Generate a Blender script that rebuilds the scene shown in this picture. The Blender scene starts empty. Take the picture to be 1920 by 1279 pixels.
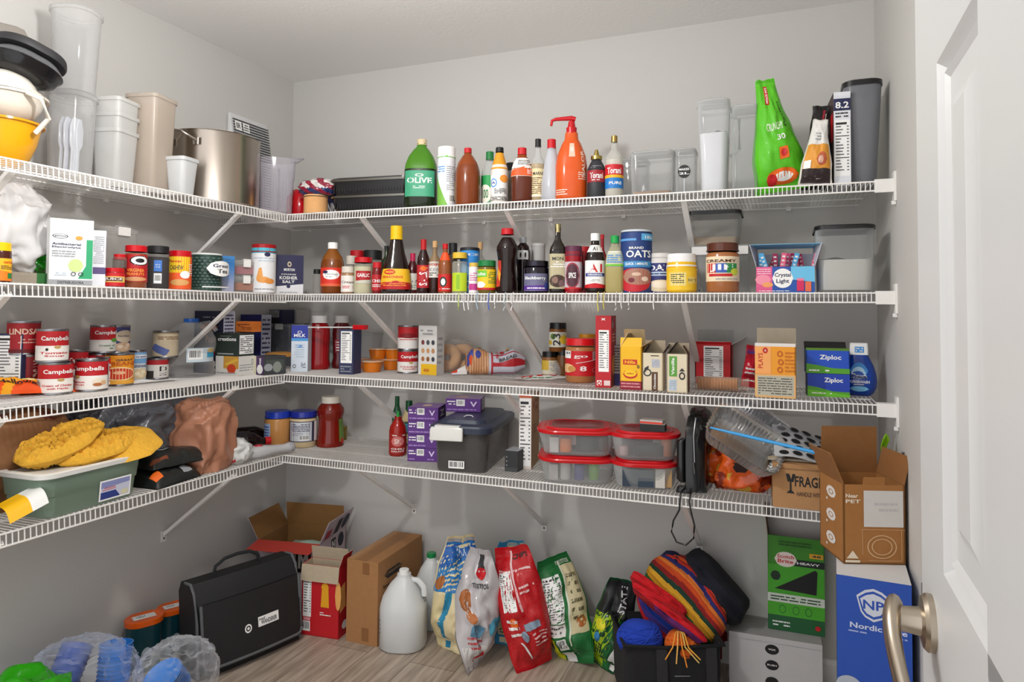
import bpy, math, random
from mathutils import Vector, Matrix, noise
rnd = random.Random(7)
S = bpy.context.scene
COL = S.collection
PI = math.pi
# ---------------- room numbers (metres) ----------------
F, YAW, PIT, ROL, CY = 1275.67, .3784, .0346, .008, 540.75
D, XL, XR, H, CEIL = 2.64, -2.197, .303, 1.27, 2.374
SB, SL = .4425, .349
ZS = {0: 0.0, 1: 1.657, 2: 1.336, 3: 1.0165, 4: .698}

# ---------------- camera, world, lamps, exposure ----------------
cam = bpy.data.objects.new('camera', bpy.data.cameras.new('camera')); COL.objects.link(cam)
cam.data.sensor_width = 36; cam.data.lens = F / 1920 * 36
cam.data.shift_y = -(639.5 - CY) / 1920
cam.data.clip_start = .02
cam.location = (0, 0, H)
cam.rotation_euler = (Matrix.Rotation(YAW, 3, 'Z') @ Matrix.Rotation(PI / 2 + PIT, 3, 'X') @ Matrix.Rotation(ROL, 3, 'Z')).to_euler()
S.camera = cam
S.view_settings.view_transform = 'Standard'; S.view_settings.look = 'None'
S.view_settings.exposure = .22; S.view_settings.gamma = 1; S.view_settings.use_curve_mapping = False
w = bpy.data.worlds.new('world'); S.world = w; w.use_nodes = True
w.node_tree.nodes['Background'].inputs[0].default_value = (.985, .985, 1, 1)
w.node_tree.nodes['Background'].inputs[1].default_value = 1.24
def lamp(name, kind, loc, power, size, col=(1, .985, .965), rot=(0, 0, 0)):
    l = bpy.data.lights.new(name, kind); l.energy = power; l.color = col
    if kind == 'AREA': l.shape = 'DISK'; l.size = size
    else: l.shadow_soft_size = size
    o = bpy.data.objects.new(name, l); COL.objects.link(o); o.location = loc; o.rotation_euler = rot
    return o
lamp('ceiling_lamp_light', 'POINT', (-1.0, 1.02, 2.02), 31, .05)

# ---------------- photo ray -> point on a plane of the room ----------------
def ray(px, py):
    u, v = px - 960, py - CY
    c, s = math.cos(ROL), math.sin(ROL); u, v = c * u + s * v, -s * u + c * v
    a, z = u / F, -v / F
    c, s = math.cos(PIT), math.sin(PIT); y, z = c - s * z, s + c * z
    c, s = math.cos(YAW), math.sin(YAW)
    return Vector((c * a - s * y, s * a + c * y, z))
def hit(px, py, P, n):
    r = ray(px, py); o = Vector((0, 0, H)); n = Vector(n)
    return o + r * ((Vector(P) - o).dot(n) / r.dot(n))
def onY(px, py, y): return hit(px, py, (0, y, 0), (0, 1, 0))
def onX(px, py, x): return hit(px, py, (x, 0, 0), (1, 0, 0))
def onZ(px, py, z): return hit(px, py, (0, 0, z), (0, 0, 1))
def depth(p): return -p[0] * math.sin(YAW) + p[1] * math.cos(YAW)

# ---------------- materials ----------------
PAL = dict(W='#e9e8e4', w='#f4f4f2', K='#121214', k='#2a2a2c', R='#c4101c', r='#8f1018', G='#1d7a3a', g='#6cc02c', B='#1c3f9e', b='#3c8fd8',
           N='#23264f', n='#141628', Y='#f2c414', y='#f5dc6a', O='#ee6a14', o='#f09a3c', P='#5a2a86', p='#c84a8c', S='#9a9ca0', s='#c8cacc',
           T='#cbb08a', t='#e6d6b8', C='#a9743f', c='#8a5c32', M='#3a7a86', D='#0e4a3a', E='#5a3018', e='#7a4a28', L='#b8c8d8')
def lin(h):
    h = h.lstrip('#'); v = [int(h[i:i + 2], 16) / 255 for i in (0, 2, 4)]
    return tuple(x / 12.92 if x < .04045 else ((x + .055) / 1.055) ** 2.4 for x in v)
_M = {}
def mat(spec):
    """'colour|kind|roughness': kinds p plain, g glossy, m metal, c clear, k milky, x tinted liquid, f fabric, d cardboard"""
    if spec in _M: return _M[spec]
    a = spec.split('|'); col = lin(PAL.get(a[0], a[0])); kind = a[1] if len(a) > 1 else 'p'
    ro = float(a[2]) if len(a) > 2 else dict(p=.55, g=.18, m=.28, c=.08, k=.3, x=.1, f=.95, d=.85)[kind]
    m = bpy.data.materials.new('mat_' + spec.replace('|', '_').replace('#', '')); m.use_nodes = True
    nt = m.node_tree; b = nt.nodes['Principled BSDF']; L = nt.links.new; N = nt.nodes.new
    tc = N('ShaderNodeTexCoord'); no = N('ShaderNodeTexNoise'); L(tc.outputs['Object'], no.inputs[0])
    no.inputs['Scale'].default_value = {'f': 260, 'd': 45, 'm': 8}.get(kind, 25)
    mr = N('ShaderNodeMapRange'); L(no.outputs[0], mr.inputs[0])
    va = {'f': .25, 'd': .10, 'p': .04}.get(kind, .03)
    mr.inputs[3].default_value = 1 - va; mr.inputs[4].default_value = 1 + va
    hs = N('ShaderNodeHueSaturation'); hs.inputs['Color'].default_value = (*col, 1); L(mr.outputs[0], hs.inputs['Value'])
    L(hs.outputs[0], b.inputs['Base Color'])
    b.inputs['Roughness'].default_value = ro
    if kind == 'm': b.inputs['Metallic'].default_value = 1
    if kind == 'f':
        bu = N('ShaderNodeBump'); bu.inputs['Strength'].default_value = .5; bu.inputs['Distance'].default_value = .002
        L(no.outputs[0], bu.inputs['Height']); L(bu.outputs[0], b.inputs['Normal'])
    if kind in 'ckx':
        fac = dict(c=.94, k=.46, x=.22)[kind]
        if len(a) > 3: fac = float(a[3])
        if kind == 'c': fac = fac + (1 - fac) * .55
        out = nt.nodes['Material Output']
        tr = N('ShaderNodeBsdfTransparent'); mx = N('ShaderNodeMixShader'); lw = N('ShaderNodeLayerWeight')
        lw.inputs[0].default_value = .25
        t = .55 if kind == 'x' else .15
        tr.inputs[0].default_value = (*(1 - t + t * c for c in col), 1)
        ma = N('ShaderNodeMath'); ma.operation = 'MULTIPLY_ADD'
        L(lw.outputs['Facing'], ma.inputs[0]); ma.inputs[1].default_value = -fac * .75; ma.inputs[2].default_value = fac
        L(ma.outputs[0], mx.inputs[0]); L(b.outputs[0], mx.inputs[1]); L(tr.outputs[0], mx.inputs[2]); L(mx.outputs[0], out.inputs[0])
    _M[spec] = m; return m

# ---------------- mesh collector ----------------
class MB:
    def __init__(s): s.v = []; s.f = []; s.m = []; s.names = []
    def mi(s, c):
        if c not in s.names: s.names.append(c)
        return s.names.index(c)
    def add(s, vs, fs, c):
        n = len(s.v); k = s.mi(c); s.v.extend(tuple(v) for v in vs)
        s.f.extend(tuple(i + n for i in f) for f in fs); s.m.extend([k] * len(fs))
    def box(s, x0, y0, z0, x1, y1, z1, c):
        s.add([(x, y, z) for z in (z0, z1) for y in (y0, y1) for x in (x0, x1)],
              [(0, 2, 3, 1), (4, 5, 7, 6), (0, 1, 5, 4), (2, 6, 7, 3), (0, 4, 6, 2), (1, 3, 7, 5)], c)
    def quad(s, a, b, c_, d, c, th=.0012):
        a, b, c_, d = map(Vector, (a, b, c_, d)); n = (b - a).cross(d - a).normalized() * th
        s.add([a, b, c_, d, a - n, b - n, c_ - n, d - n], [(0, 1, 2, 3), (7, 6, 5, 4), (0, 4, 5, 1), (1, 5, 6, 2), (2, 6, 7, 3), (3, 7, 4, 0)], c)
    def loft(s, secs, c, n=24, cap0=True, cap1=True, cols=None, even=False):
        """secs: (z, width, depth, corner radius[, ox, oy]); corner radius >= half = round"""
        rings = []
        for q in secs:
            z, W, Dp, r = q[:4]; ox, oy = (q[4], q[5]) if len(q) > 5 else (0, 0)
            r = min(r, W / 2, Dp / 2); ring = []
            if even:
                for k in range(n):
                    a = k / n * 2 * PI; q_ = (math.cos(a), math.sin(a)); m_ = max(abs(q_[0]), abs(q_[1])); x, y = q_[0] / m_ * W / 2, q_[1] / m_ * Dp / 2
                    ix, iy = max(-(W / 2 - r), min(W / 2 - r, x)), max(-(Dp / 2 - r), min(Dp / 2 - r, y)); l_ = math.hypot(x - ix, y - iy)
                    ring.append((ox + ix + (x - ix) / l_ * r, oy + iy + (y - iy) / l_ * r, z) if l_ > r else (ox + x, oy + y, z))
                rings.append(ring); continue
            for k in range(n):
                a = (k + .5) / n * 2 * PI; qd = int(a // (PI / 2))
                sx, sy = ((1, 1), (-1, 1), (-1, -1), (1, -1))[qd]
                ring.append((ox + sx * (W / 2 - r) + r * math.cos(a), oy + sy * (Dp / 2 - r) + r * math.sin(a), z))
            rings.append(ring)
        base = len(s.v); s.v.extend(p for r in rings for p in r)
        for i in range(len(rings) - 1):
            k = s.mi(cols[i] if cols else c)
            for j in range(n):
                a, b = base + i * n + j, base + i * n + (j + 1) % n
                s.f.append((a, b, b + n, a + n)); s.m.append(k)
        if cap0: s.f.append(tuple(base + j for j in reversed(range(n)))); s.m.append(s.mi(cols[0] if cols else c))
        if cap1: s.f.append(tuple(base + (len(rings) - 1) * n + j for j in range(n))); s.m.append(s.mi(cols[-1] if cols else c))
    def lathe(s, prof, R, Hh, c, n=24, cols=None, z0=0, **k):
        s.loft([(z0 + z * Hh, 2 * r * R, 2 * r * R, 9) for r, z in prof], c, n, cols=cols, **k)
    def tube(s, pts, r, c, n=6, close=False):
        pts = [Vector(p) for p in pts]; up = Vector((0, 0, 1)); rings = []
        for i, p in enumerate(pts):
            t = (pts[(i + 1) % len(pts)] - pts[i - 1]) if close else (pts[min(i + 1, len(pts) - 1)] - pts[max(i - 1, 0)])
            t.normalize(); a = t.cross(up)
            if a.length < .05: a = t.cross(Vector((1, 0, 0)))
            a.normalize(); b = t.cross(a); rr = r[i] if isinstance(r, (list, tuple)) else r
            rings.append([p + (a * math.cos(2 * PI * k / n) + b * math.sin(2 * PI * k / n)) * rr for k in range(n)])
        base = len(s.v); s.v.extend(tuple(q) for g in rings for q in g); k = s.mi(c); m = len(rings)
        for i in range(m if close else m - 1):
            for j in range(n):
                a, b = base + i * n + j, base + i * n + (j + 1) % n; e = base + (i + 1) % m * n
                s.f.append((a, b, e + (j + 1) % n, e + j)); s.m.append(k)
        if not close:
            s.f.append(tuple(base + j for j in reversed(range(n)))); s.f.append(tuple(base + (m - 1) * n + j for j in range(n))); s.m += [k, k]
    def grid(s, fn, nu, nv, c):
        cf = c if callable(c) else (lambda u, v: c)
        base = len(s.v)
        for j in range(nv + 1):
            for i in range(nu + 1): s.v.append(tuple(fn(i / nu, j / nv)))
        for j in range(nv):
            for i in range(nu):
                a = base + j * (nu + 1) + i; s.f.append((a, a + 1, a + nu + 2, a + nu + 1)); s.m.append(s.mi(cf((i + .5) / nu, (j + .5) / nv)))
    def map(s, fn, start=0):
        s.v = s.v[:start] + [tuple(fn(Vector(p))) for p in s.v[start:]]; return s
    def obj(s, name, parent=None, smooth=35, loc=None, rot=None):
        me = bpy.data.meshes.new(name); me.from_pydata(s.v, [], s.f)
        for c in s.names: me.materials.append(mat(c))
        me.polygons.foreach_set('material_index', s.m)
        if smooth:
            me.polygons.foreach_set('use_smooth', [True] * len(s.f)); me.set_sharp_from_angle(angle=math.radians(smooth))
        me.update()
        o = bpy.data.objects.new(name, me); COL.objects.link(o)
        if parent: o.parent = parent
        if loc is not None: o.location = loc
        if rot is not None: o.rotation_euler = rot if hasattr(rot, '__len__') else (0, 0, rot)
        return o
def tag(o, cat, label, group=None):
    o['label'] = label; o['category'] = cat
    if group: o['group'] = group
    return o
def root(name, cat, label, loc, rz=0, group=None, rot=None):
    o = bpy.data.objects.new(name, None); COL.objects.link(o); o.empty_display_size = .05
    o.location = loc; o.rotation_euler = rot if rot else (0, 0, rz); return tag(o, cat, label, group)
def struct(o): o['kind'] = 'structure'; return o

# ---------------- printed artwork ----------------
_T = {}
def text_geo(t):
    if t not in _T:
        cu = bpy.data.curves.new('t', 'FONT'); cu.body = t; cu.resolution_u = 2; cu.offset = .022
        ob = bpy.data.objects.new('t', cu); me = ob.to_mesh()
        vs = [v.co.copy() for v in me.vertices]; fs = [tuple(p.vertices) for p in me.polygons]
        x0 = min(v.x for v in vs); x1 = max(v.x for v in vs); y0 = min(v.y for v in vs); y1 = max(v.y for v in vs)
        _T[t] = ([((v.x - x0) / (x1 - x0), (v.y - y0) / (y1 - y0)) for v in vs], fs)
        ob.to_mesh_clear(); bpy.data.objects.remove(ob); bpy.data.curves.remove(cu)
    return _T[t]
def art(M, Fn, spec, seg=1, segv=1, step=.00018):
    """Fn(u, v, off) -> point. Commands separated by ';' """
    off = [.0002]
    def rect(x0, y0, x1, y1, c):
        nu = max(1, math.ceil(abs(x1 - x0) * seg)); nv = max(1, math.ceil(abs(y1 - y0) * segv)); o = off[0]
        M.grid(lambda u, v: Fn(x0 + (x1 - x0) * u, y0 + (y1 - y0) * v, o), nu, nv, c)
    def poly(outline, c):
        xs = [p[0] for p in outline]; a, b = min(xs), max(xs); n = max(8, math.ceil((b - a) * seg)) if (seg > 1 or len(outline) > 6) else 0
        if not n: M.add([Fn(x, y, off[0]) for x, y in outline], [tuple(range(len(outline)))], c); return
        def span(x):
            ys = []
            for i in range(len(outline)):
                (xa, ya), (xb, yb) = outline[i - 1], outline[i]
                if xa != xb and min(xa, xb) <= x <= max(xa, xb): ys.append(ya + (yb - ya) * (x - xa) / (xb - xa))
            return (min(ys), max(ys)) if ys else (outline[0][1],) * 2
        o = off[0]; e = (b - a) * 1e-4
        def g(u, v):
            x = a + e + (b - a - 2 * e) * u; lo, hi = span(x); return Fn(x, lo + (hi - lo) * v, o)
        M.grid(g, n, max(1, math.ceil(segv * .3)) if segv > 1 else 1, c)
    for cmd in spec.split(';'):
        q = cmd.split()
        if not q: continue
        k = q[0]; off[0] += step
        if k == 'r': rect(*map(float, q[1:5]), q[5])
        elif k == 'e':
            cx, cy, rx, ry = map(float, q[1:5]); poly([(cx + rx * math.cos(2 * PI * i / 20), cy + ry * math.sin(2 * PI * i / 20)) for i in range(20)], q[5])
        elif k == 'p': f = list(map(float, q[2:])); poly(list(zip(f[::2], f[1::2])), q[1])
        elif k == 't':
            cx, cy, w_, h_ = map(float, q[1:5]); vs, fs = text_geo(' '.join(q[6:]).replace('_', ' '))
            M.add([Fn(cx + (x - .5) * w_, cy + (y - .5) * h_, off[0]) for x, y in vs], fs, q[5])
        elif k == 'T':  # rotated 90 degrees, reading upward
            cx, cy, w_, h_ = map(float, q[1:5]); vs, fs = text_geo(' '.join(q[6:]).replace('_', ' '))
            M.add([Fn(cx - (y - .5) * w_, cy + (x - .5) * h_, off[0]) for x, y in vs], fs, q[5])
        elif k == 'o':
            cx, cy, rx, ry, th = map(float, q[1:6]); n = 20
            for i in range(n):
                a0, a1 = 2 * PI * i / n, 2 * PI * (i + 1) / n
                M.add([Fn(cx + rx * s_ * math.cos(a), cy + ry * s_ * math.sin(a), off[0]) for a, s_ in ((a0, 1), (a1, 1), (a1, 1 - th), (a0, 1 - th))], [(0, 1, 2, 3)], q[6])
        elif k == 'l':
            x0, y0, x1, y1 = map(float, q[1:5]); n = int(q[5]); h_ = (y1 - y0) / n
            for i in range(n):
                a = x0
                while a < x1 - .02 * (x1 - x0):
                    b = min(x1, a + (x1 - x0) * rnd.uniform(.08, .3))
                    if rnd.random() < .86: rect(a, y0 + h_ * (i + .25), b - (x1 - x0) * .025, y0 + h_ * (i + .68), q[6])
                    a = b
        elif k == 'n':
            x0, y0, x1, y1 = map(float, q[1:5]); rect(x0, y0, x1, y1, 'w'); off[0] += step
            W_, H_ = x1 - x0, y1 - y0; ink = 'k'
            rect(x0 + W_ * .07, y1 - H_ * .085, x0 + W_ * .8, y1 - H_ * .045, ink)
            n = 15
            for i in range(n):
                y = y1 - H_ * (.13 + .83 * i / n); 
                if i in (3, 10): rect(x0 + W_ * .05, y, x1 - W_ * .05, y + H_ * .016, ink)
                else: 
                    rect(x0 + W_ * .07, y, x0 + W_ * rnd.uniform(.35, .62), y + H_ * .022, '#6a6a6c'); rect(x1 - W_ * .2, y, x1 - W_ * .07, y + H_ * .022, '#6a6a6c')
        elif k == 'b':
            x0, y0, x1, y1 = map(float, q[1:5]); rect(x0, y0, x1, y1, 'w'); off[0] += step; a = x0 + (x1 - x0) * .08
            while a < x1 - (x1 - x0) * .1:
                b = a + (x1 - x0) * rnd.choice((.02, .04, .06)); rect(a, y0 + (y1 - y0) * .2, b, y1 - (y1 - y0) * .1, 'K'); a = b + (x1 - x0) * rnd.choice((.03, .05))

# ---------------- placing ----------------
def base_rot(side): return PI / 2 if side == 'L' else 0
def centre(px, t, side, zb=0):
    """world x,y under pixel column px; B: t metres behind the back shelf's front edge; L: same on the left shelf; Y/X: on that plane; G: pixel row on height zb"""
    if side == 'B': p = onY(px, 560, D - SB + t)
    elif side == 'L': p = onX(px, 560, XL + SL - t)
    elif side == 'Y': p = onY(px, 560, t)
    elif side == 'X': p = onX(px, 560, t)
    elif side == 'G':
        zb = max(q for q in ZS.values() if q <= zb + .001); p = onZ(px, t, zb)
        if zb > .3:   # keep it on the shelf: slide along the sight line
            if p.y > D - .09: p = onY(px, 560, D - .09)
            if p.x < XL + .08: p = onX(px, 560, XL + .08)
    return Vector((p.x, p.y, 0))
def ztop(px, py, P):
    r = ray(px, py); h = math.hypot(r.x, r.y); return H + r.z * math.hypot(P.x, P.y) / h
def face_cam(P): return math.atan2(-P.x, P.y)
def round_at(px0, px1, ptop, t, side, z):
    pc = (px0 + px1) / 2; P = centre(pc, t, side, z); d = depth(P)
    ca = math.cos(math.atan((pc - 960) / F)); r = (px1 - px0) / 2 * d * ca / F
    return P, r, ztop(pc, ptop, P) - z
def box_at(px0, px1, ptop, t, side, z, rot):
    if side == 'E': return t
    pc = (px0 + px1) / 2; P = centre(pc, t, side, z); a = base_rot(side) + math.radians(rot)
    n = (math.sin(a), -math.cos(a), 0); A = hit(px0, 560, P, n); B = hit(px1, 560, P, n); A.z = B.z = 0
    return (A + B) / 2, (B - A).length, ztop(pc, ptop, P) - z, a
def faceF(w, d, h, face):
    return {'F': lambda u, v, o: (-w / 2 + u * w, -o, v * h), 'R': lambda u, v, o: (w / 2 + o, u * d, v * h),
            'L': lambda u, v, o: (-w / 2 - o, d - u * d, v * h), 'T': lambda u, v, o: (-w / 2 + u * w, v * d, h + o),
            'K': lambda u, v, o: (w / 2 - u * w, d + o, v * h)}[face]
def carton(name, cat, label, x0, x1, top, t, side, dep, col='W', A='', AR='', AL='', AT='', rot=0, z=None, sh=None, h=None, group=None, flaps=None, tilt=0, lid=True):
    z = ZS[sh] if z is None else z
    P, w_, hh, a = box_at(x0, x1, top, t, side, z, rot); hh = h or hh
    M = MB()
    if flaps is None and lid: M.box(-w_ / 2, 0, 0, w_ / 2, dep, hh, col)
    else:
        th = .003; M.box(-w_ / 2, 0, 0, w_ / 2, dep, th, col)
        M.box(-w_ / 2, 0, 0, w_ / 2, th, hh, col); M.box(-w_ / 2, dep - th, 0, w_ / 2, dep, hh, col)
        M.box(-w_ / 2, 0, 0, -w_ / 2 + th, dep, hh, col); M.box(w_ / 2 - th, 0, 0, w_ / 2, dep, hh, col)
        ic = flaps[0][3] if flaps else 'T|d'
        M.box(-w_ / 2 + th, th, th, w_ / 2 - th, dep - th, th + .001, ic)
        for q in ((-w_ / 2 + th, th, th, w_ / 2 - th, th + .0006, hh - .001), (-w_ / 2 + th, dep - th - .0006, th, w_ / 2 - th, dep - th, hh - .001), (-w_ / 2 + th, th, th, -w_ / 2 + th + .0006, dep - th, hh - .001), (w_ / 2 - th - .0006, th, th, w_ / 2 - th, dep - th, hh - .001)): M.box(*q, ic)
    for f, s_ in (('F', A), ('R', AR), ('L', AL), ('T', AT)):
        if s_: art(M, faceF(w_, dep, hh, f), s_)
    if flaps:
        o = root(name, cat, label, (P.x, P.y, z), 0, group); o.rotation_euler = (math.radians(tilt), 0, a)
        M.obj('carton', o, 0)
        for fc, ln, ang, ic, *rest in flaps:   # face, length, angle from vertical outward (deg), inside colour, [outside colour, art]
            oc = rest[0] if rest else col; m = MB(); an = math.radians(ang); s_, c_ = math.sin(an), math.cos(an)
            W_ = w_ if fc in 'FK' else dep
            def G(u, v, o_=0):
                x = (u - .5) * W_; q = v * ln; return (x, -q * s_ - o_ * c_, q * c_ - o_ * s_)
            m.add([G(0, 0), G(1, 0), G(1, 1), G(0, 1)], [(0, 1, 2, 3)], oc)
            m.add([G(0, 0, -.002), G(1, 0, -.002), G(1, 1, -.002), G(0, 1, -.002)], [(3, 2, 1, 0)], ic)
            m.add([G(0, 0), G(1, 0), G(1, 1), G(0, 1), G(0, 0, -.002), G(1, 0, -.002), G(1, 1, -.002), G(0, 1, -.002)], [(0, 4, 5, 1), (1, 5, 6, 2), (2, 6, 7, 3), (3, 7, 4, 0)], ic)
            if len(rest) > 1: art(m, lambda u, v, o_: G(u, v, o_), rest[1])
            r_, L_ = {'F': (0, (0, 0)), 'R': (PI / 2, (w_ / 2, dep / 2)), 'K': (PI, (0, dep)), 'L': (-PI / 2, (-w_ / 2, dep / 2))}[fc]
            m.obj('flap', o, 0, loc=(*L_, hh), rot=r_)
        return o
    o = M.obj(name, None, 0, loc=(P.x, P.y, z), rot=(math.radians(tilt), 0, a)); return tag(o, cat, label, group)
# ---------------- kinds of things ----------------
SH = {  # radius fraction, height fraction ... ; cap radius, cap start
 'jar': ('.9 0,1 .03,1 .7,.96 .77,.84 .81,.82 .84', .88, .83), 'wide': ('.92 0,1 .03,1 .76,.95 .8,.9 .81', .97, .8),
 'cyl': ('.96 0,1 .02,1 .88', 1.0, .88), 'spice': ('.94 0,1 .02,1 .74,.92 .77,.88 .78', .95, .78),
 'sauce': ('.88 0,1 .03,1 .56,.9 .66,.6 .76,.42 .82,.4 .88', .46, .88), 'long': ('.9 0,1 .02,1 .58,.85 .65,.42 .74,.36 .8,.34 .94', .4, .93),
 'jug': ('.9 0,1 .03,1 .55,.94 .64,.78 .74,.5 .84,.3 .89,.26 .95', .3, .92), 'soda': ('.8 0,.92 .02,.95 .1,.8 .3,.85 .45,1 .62,.98 .72,.8 .84,.45 .89,.42 .9', .46, .9),
 'squeeze': ('.85 0,1 .03,1 .5,.92 .66,.7 .8,.5 .86', .5, .86), 'wine': ('.93 0,1 .02,1 .6,.9 .66,.5 .74,.34 .79,.32 .94', .36, .93),
 'canister': ('.97 0,1 .01,1 .96', 1.02, .95), 'bell': ('.7 0,.98 .03,1 .12,.9 .3,.72 .48,.56 .6,.42 .76,.36 .84', .4, .83),
 'hour': ('.9 0,1 .03,1 .16,.9 .26,.82 .4,.86 .52,1 .66,.98 .72,.6 .84,.5 .86', .56, .86), 'cone': ('.9 0,1 .02,.98 .3,.7 .62,.4 .86', .42, .86),
 'cider': ('.88 0,1 .03,1 .5,.97 .6,.8 .72,.45 .84,.36 .88', .42, .88), 'bigcap': ('.9 0,1 .03,1 .12,.9 .2,.95 .5,1 .66,.9 .8,.66 .88', .74, .87), 'ragu': ('.98 0,1 .04,.98 .1,.9 .3,.86 .5,.88 .58,1 .68,.96 .76,.68 .86', .68, .875),
 'dropper': ('.9 0,1 .03,1 .6,.7 .72,.5 .78', .62, .76)}
def outline_r(W_, Dp, r, a):
    s_, c_ = math.sin(a), -math.cos(a); r = min(r, W_ / 2, Dp / 2); lo, hi = 0, W_ + Dp
    for _ in range(18):
        m = (lo + hi) / 2; x, y = abs(s_ * m) - (W_ / 2 - r), abs(c_ * m) - (Dp / 2 - r)
        sd = math.hypot(max(x, 0), max(y, 0)) + min(max(x, y), 0) - r
        if sd > 0: hi = m
        else: lo = m
    return lo
def prof_r(pr, z):
    if z <= pr[0][1]: return pr[0][0]
    for (r0, z0), (r1, z1) in zip(pr, pr[1:]):
        if z0 <= z <= z1 and z1 > z0: return r0 + (r1 - r0) * (z - z0) / (z1 - z0)
    return pr[-1][0]
def wrapF(pr, R, Hh, z0, z1, span, dr, cr, turn):
    def Fn(u, v, o):
        a = (u - .5) * math.radians(span) + math.radians(turn); z = z0 + (z1 - z0) * v; r = prof_r(pr, z) * R
        q = (r if dr == 1 and cr >= 1 else outline_r(2 * r, 2 * r * dr, r * cr, a)) + o + .0005
        return (q * math.sin(a), -q * math.cos(a), z * Hh)
    return Fn
def bottle(name, cat, label, x0, x1, top, t, side, shape, col, cap, labs=(), sh=None, z=None, dr=1, cr=1, liq=None, n=24, turn=0, group=None, rz=None, tip=None, capn=None, lay=None, neck=None):
    z = ZS[sh] if z is None else z
    P, R, Hh = round_at(x0, x1, top, t, side, z)
    ps, rc, zc = SH[shape]; pr = [tuple(map(float, q.split())) for q in ps.split(',')]
    a = face_cam(P) if rz is None else math.radians(rz)
    o = root(name, cat, label, (P.x, P.y, z), a + math.radians(turn), group)
    if lay: o.rotation_euler = lay
    if neck: zc = neck
    M = MB(); p2 = list(pr)
    if liq: p2 = sorted(set(p2 + [(prof_r(pr, liq[0]), liq[0])]), key=lambda q: q[1])
    secs = [(q[1] * Hh, 2 * q[0] * R, 2 * q[0] * R * dr, q[0] * R * cr) for q in p2]
    cols = [liq[1] if liq and p2[i + 1][1] <= liq[0] + 1e-6 else col for i in range(len(p2) - 1)]
    M.loft(secs, col, n, cols=cols); M.obj('body', o, 50)
    if cap:
        C_ = MB(); r = rc * R; h0, h1 = zc * Hh - .001, Hh
        if tip: C_.loft([(h0, 2 * r, 2 * r, 9), (h0 + (h1 - h0) * .35, 2 * r, 2 * r, 9), (h0 + (h1 - h0) * .45, r, r, 9), (h1, r * .5, r * .5, 9)], cap, 20)
        else:
            e = min(r * .15, .0015); rr = r * (1 if cr >= 1 else .9)
            C_.loft([(h0, 2 * r, 2 * r, rr), (h1 - e, 2 * r, 2 * r, rr), (h1, 2 * (r - e), 2 * (r - e), rr)], cap, 20)
            C_.loft([(h0, 2.08 * r, 2.08 * r, rr), (h0 + (h1 - h0) * .12, 2.08 * r, 2.08 * r, rr)], cap, 20)
        C_.obj(capn or 'cap', o, 40)
    for z0, z1, bg, span, sp in labs:
        L_ = MB(); art(L_, wrapF(pr, R, Hh, z0, z1, span, dr, cr, 0), f'r 0 0 1 1 {bg};' + sp, seg=max(2, span / 14), segv=4 if shape in ('cider', 'jug', 'squeeze', 'soda', 'hour', 'bell', 'cone') else 1)
        L_.obj('label', o, 40)
    return o
def can(name, label, x0, x1, top, t, side, bg, sp, sh=None, z=None, group=None, turn=0, cat='can', zh=None):
    z = ZS[sh] if z is None else z
    P, R, Hh = round_at(x0, x1, top, t, side, z); Hh = zh or Hh
    o = root(name, cat, label, (P.x, P.y, z), face_cam(P) + math.radians(turn), group)
    M = MB(); M.loft([(0, 1.94 * R, 1.94 * R, 9), (.001, 2 * R, 2 * R, 9), (.004, 2 * R, 2 * R, 9), (.006, 1.95 * R, 1.95 * R, 9), (Hh - .006, 1.95 * R, 1.95 * R, 9), (Hh - .004, 2 * R, 2 * R, 9), (Hh, 2 * R, 2 * R, 9), (Hh, 1.9 * R, 1.9 * R, 9), (Hh - .004, 1.86 * R, 1.86 * R, 9)], 'S|m', 28)
    M.obj('tin_body', o, 40)
    L_ = MB(); pr = [(.985, 0), (.985, 1)]
    L_.loft([(.0062, 1.965 * R, 1.965 * R, 9), (Hh - .0062, 1.965 * R, 1.965 * R, 9)], bg, 28, cap0=False, cap1=False)
    art(L_, wrapF(pr, R, Hh, .0065 / Hh, 1 - .0065 / Hh, 180, 1, 1, 0), sp, seg=14, segv=1); L_.obj('label', o, 40)
    return o, z + Hh
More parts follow.
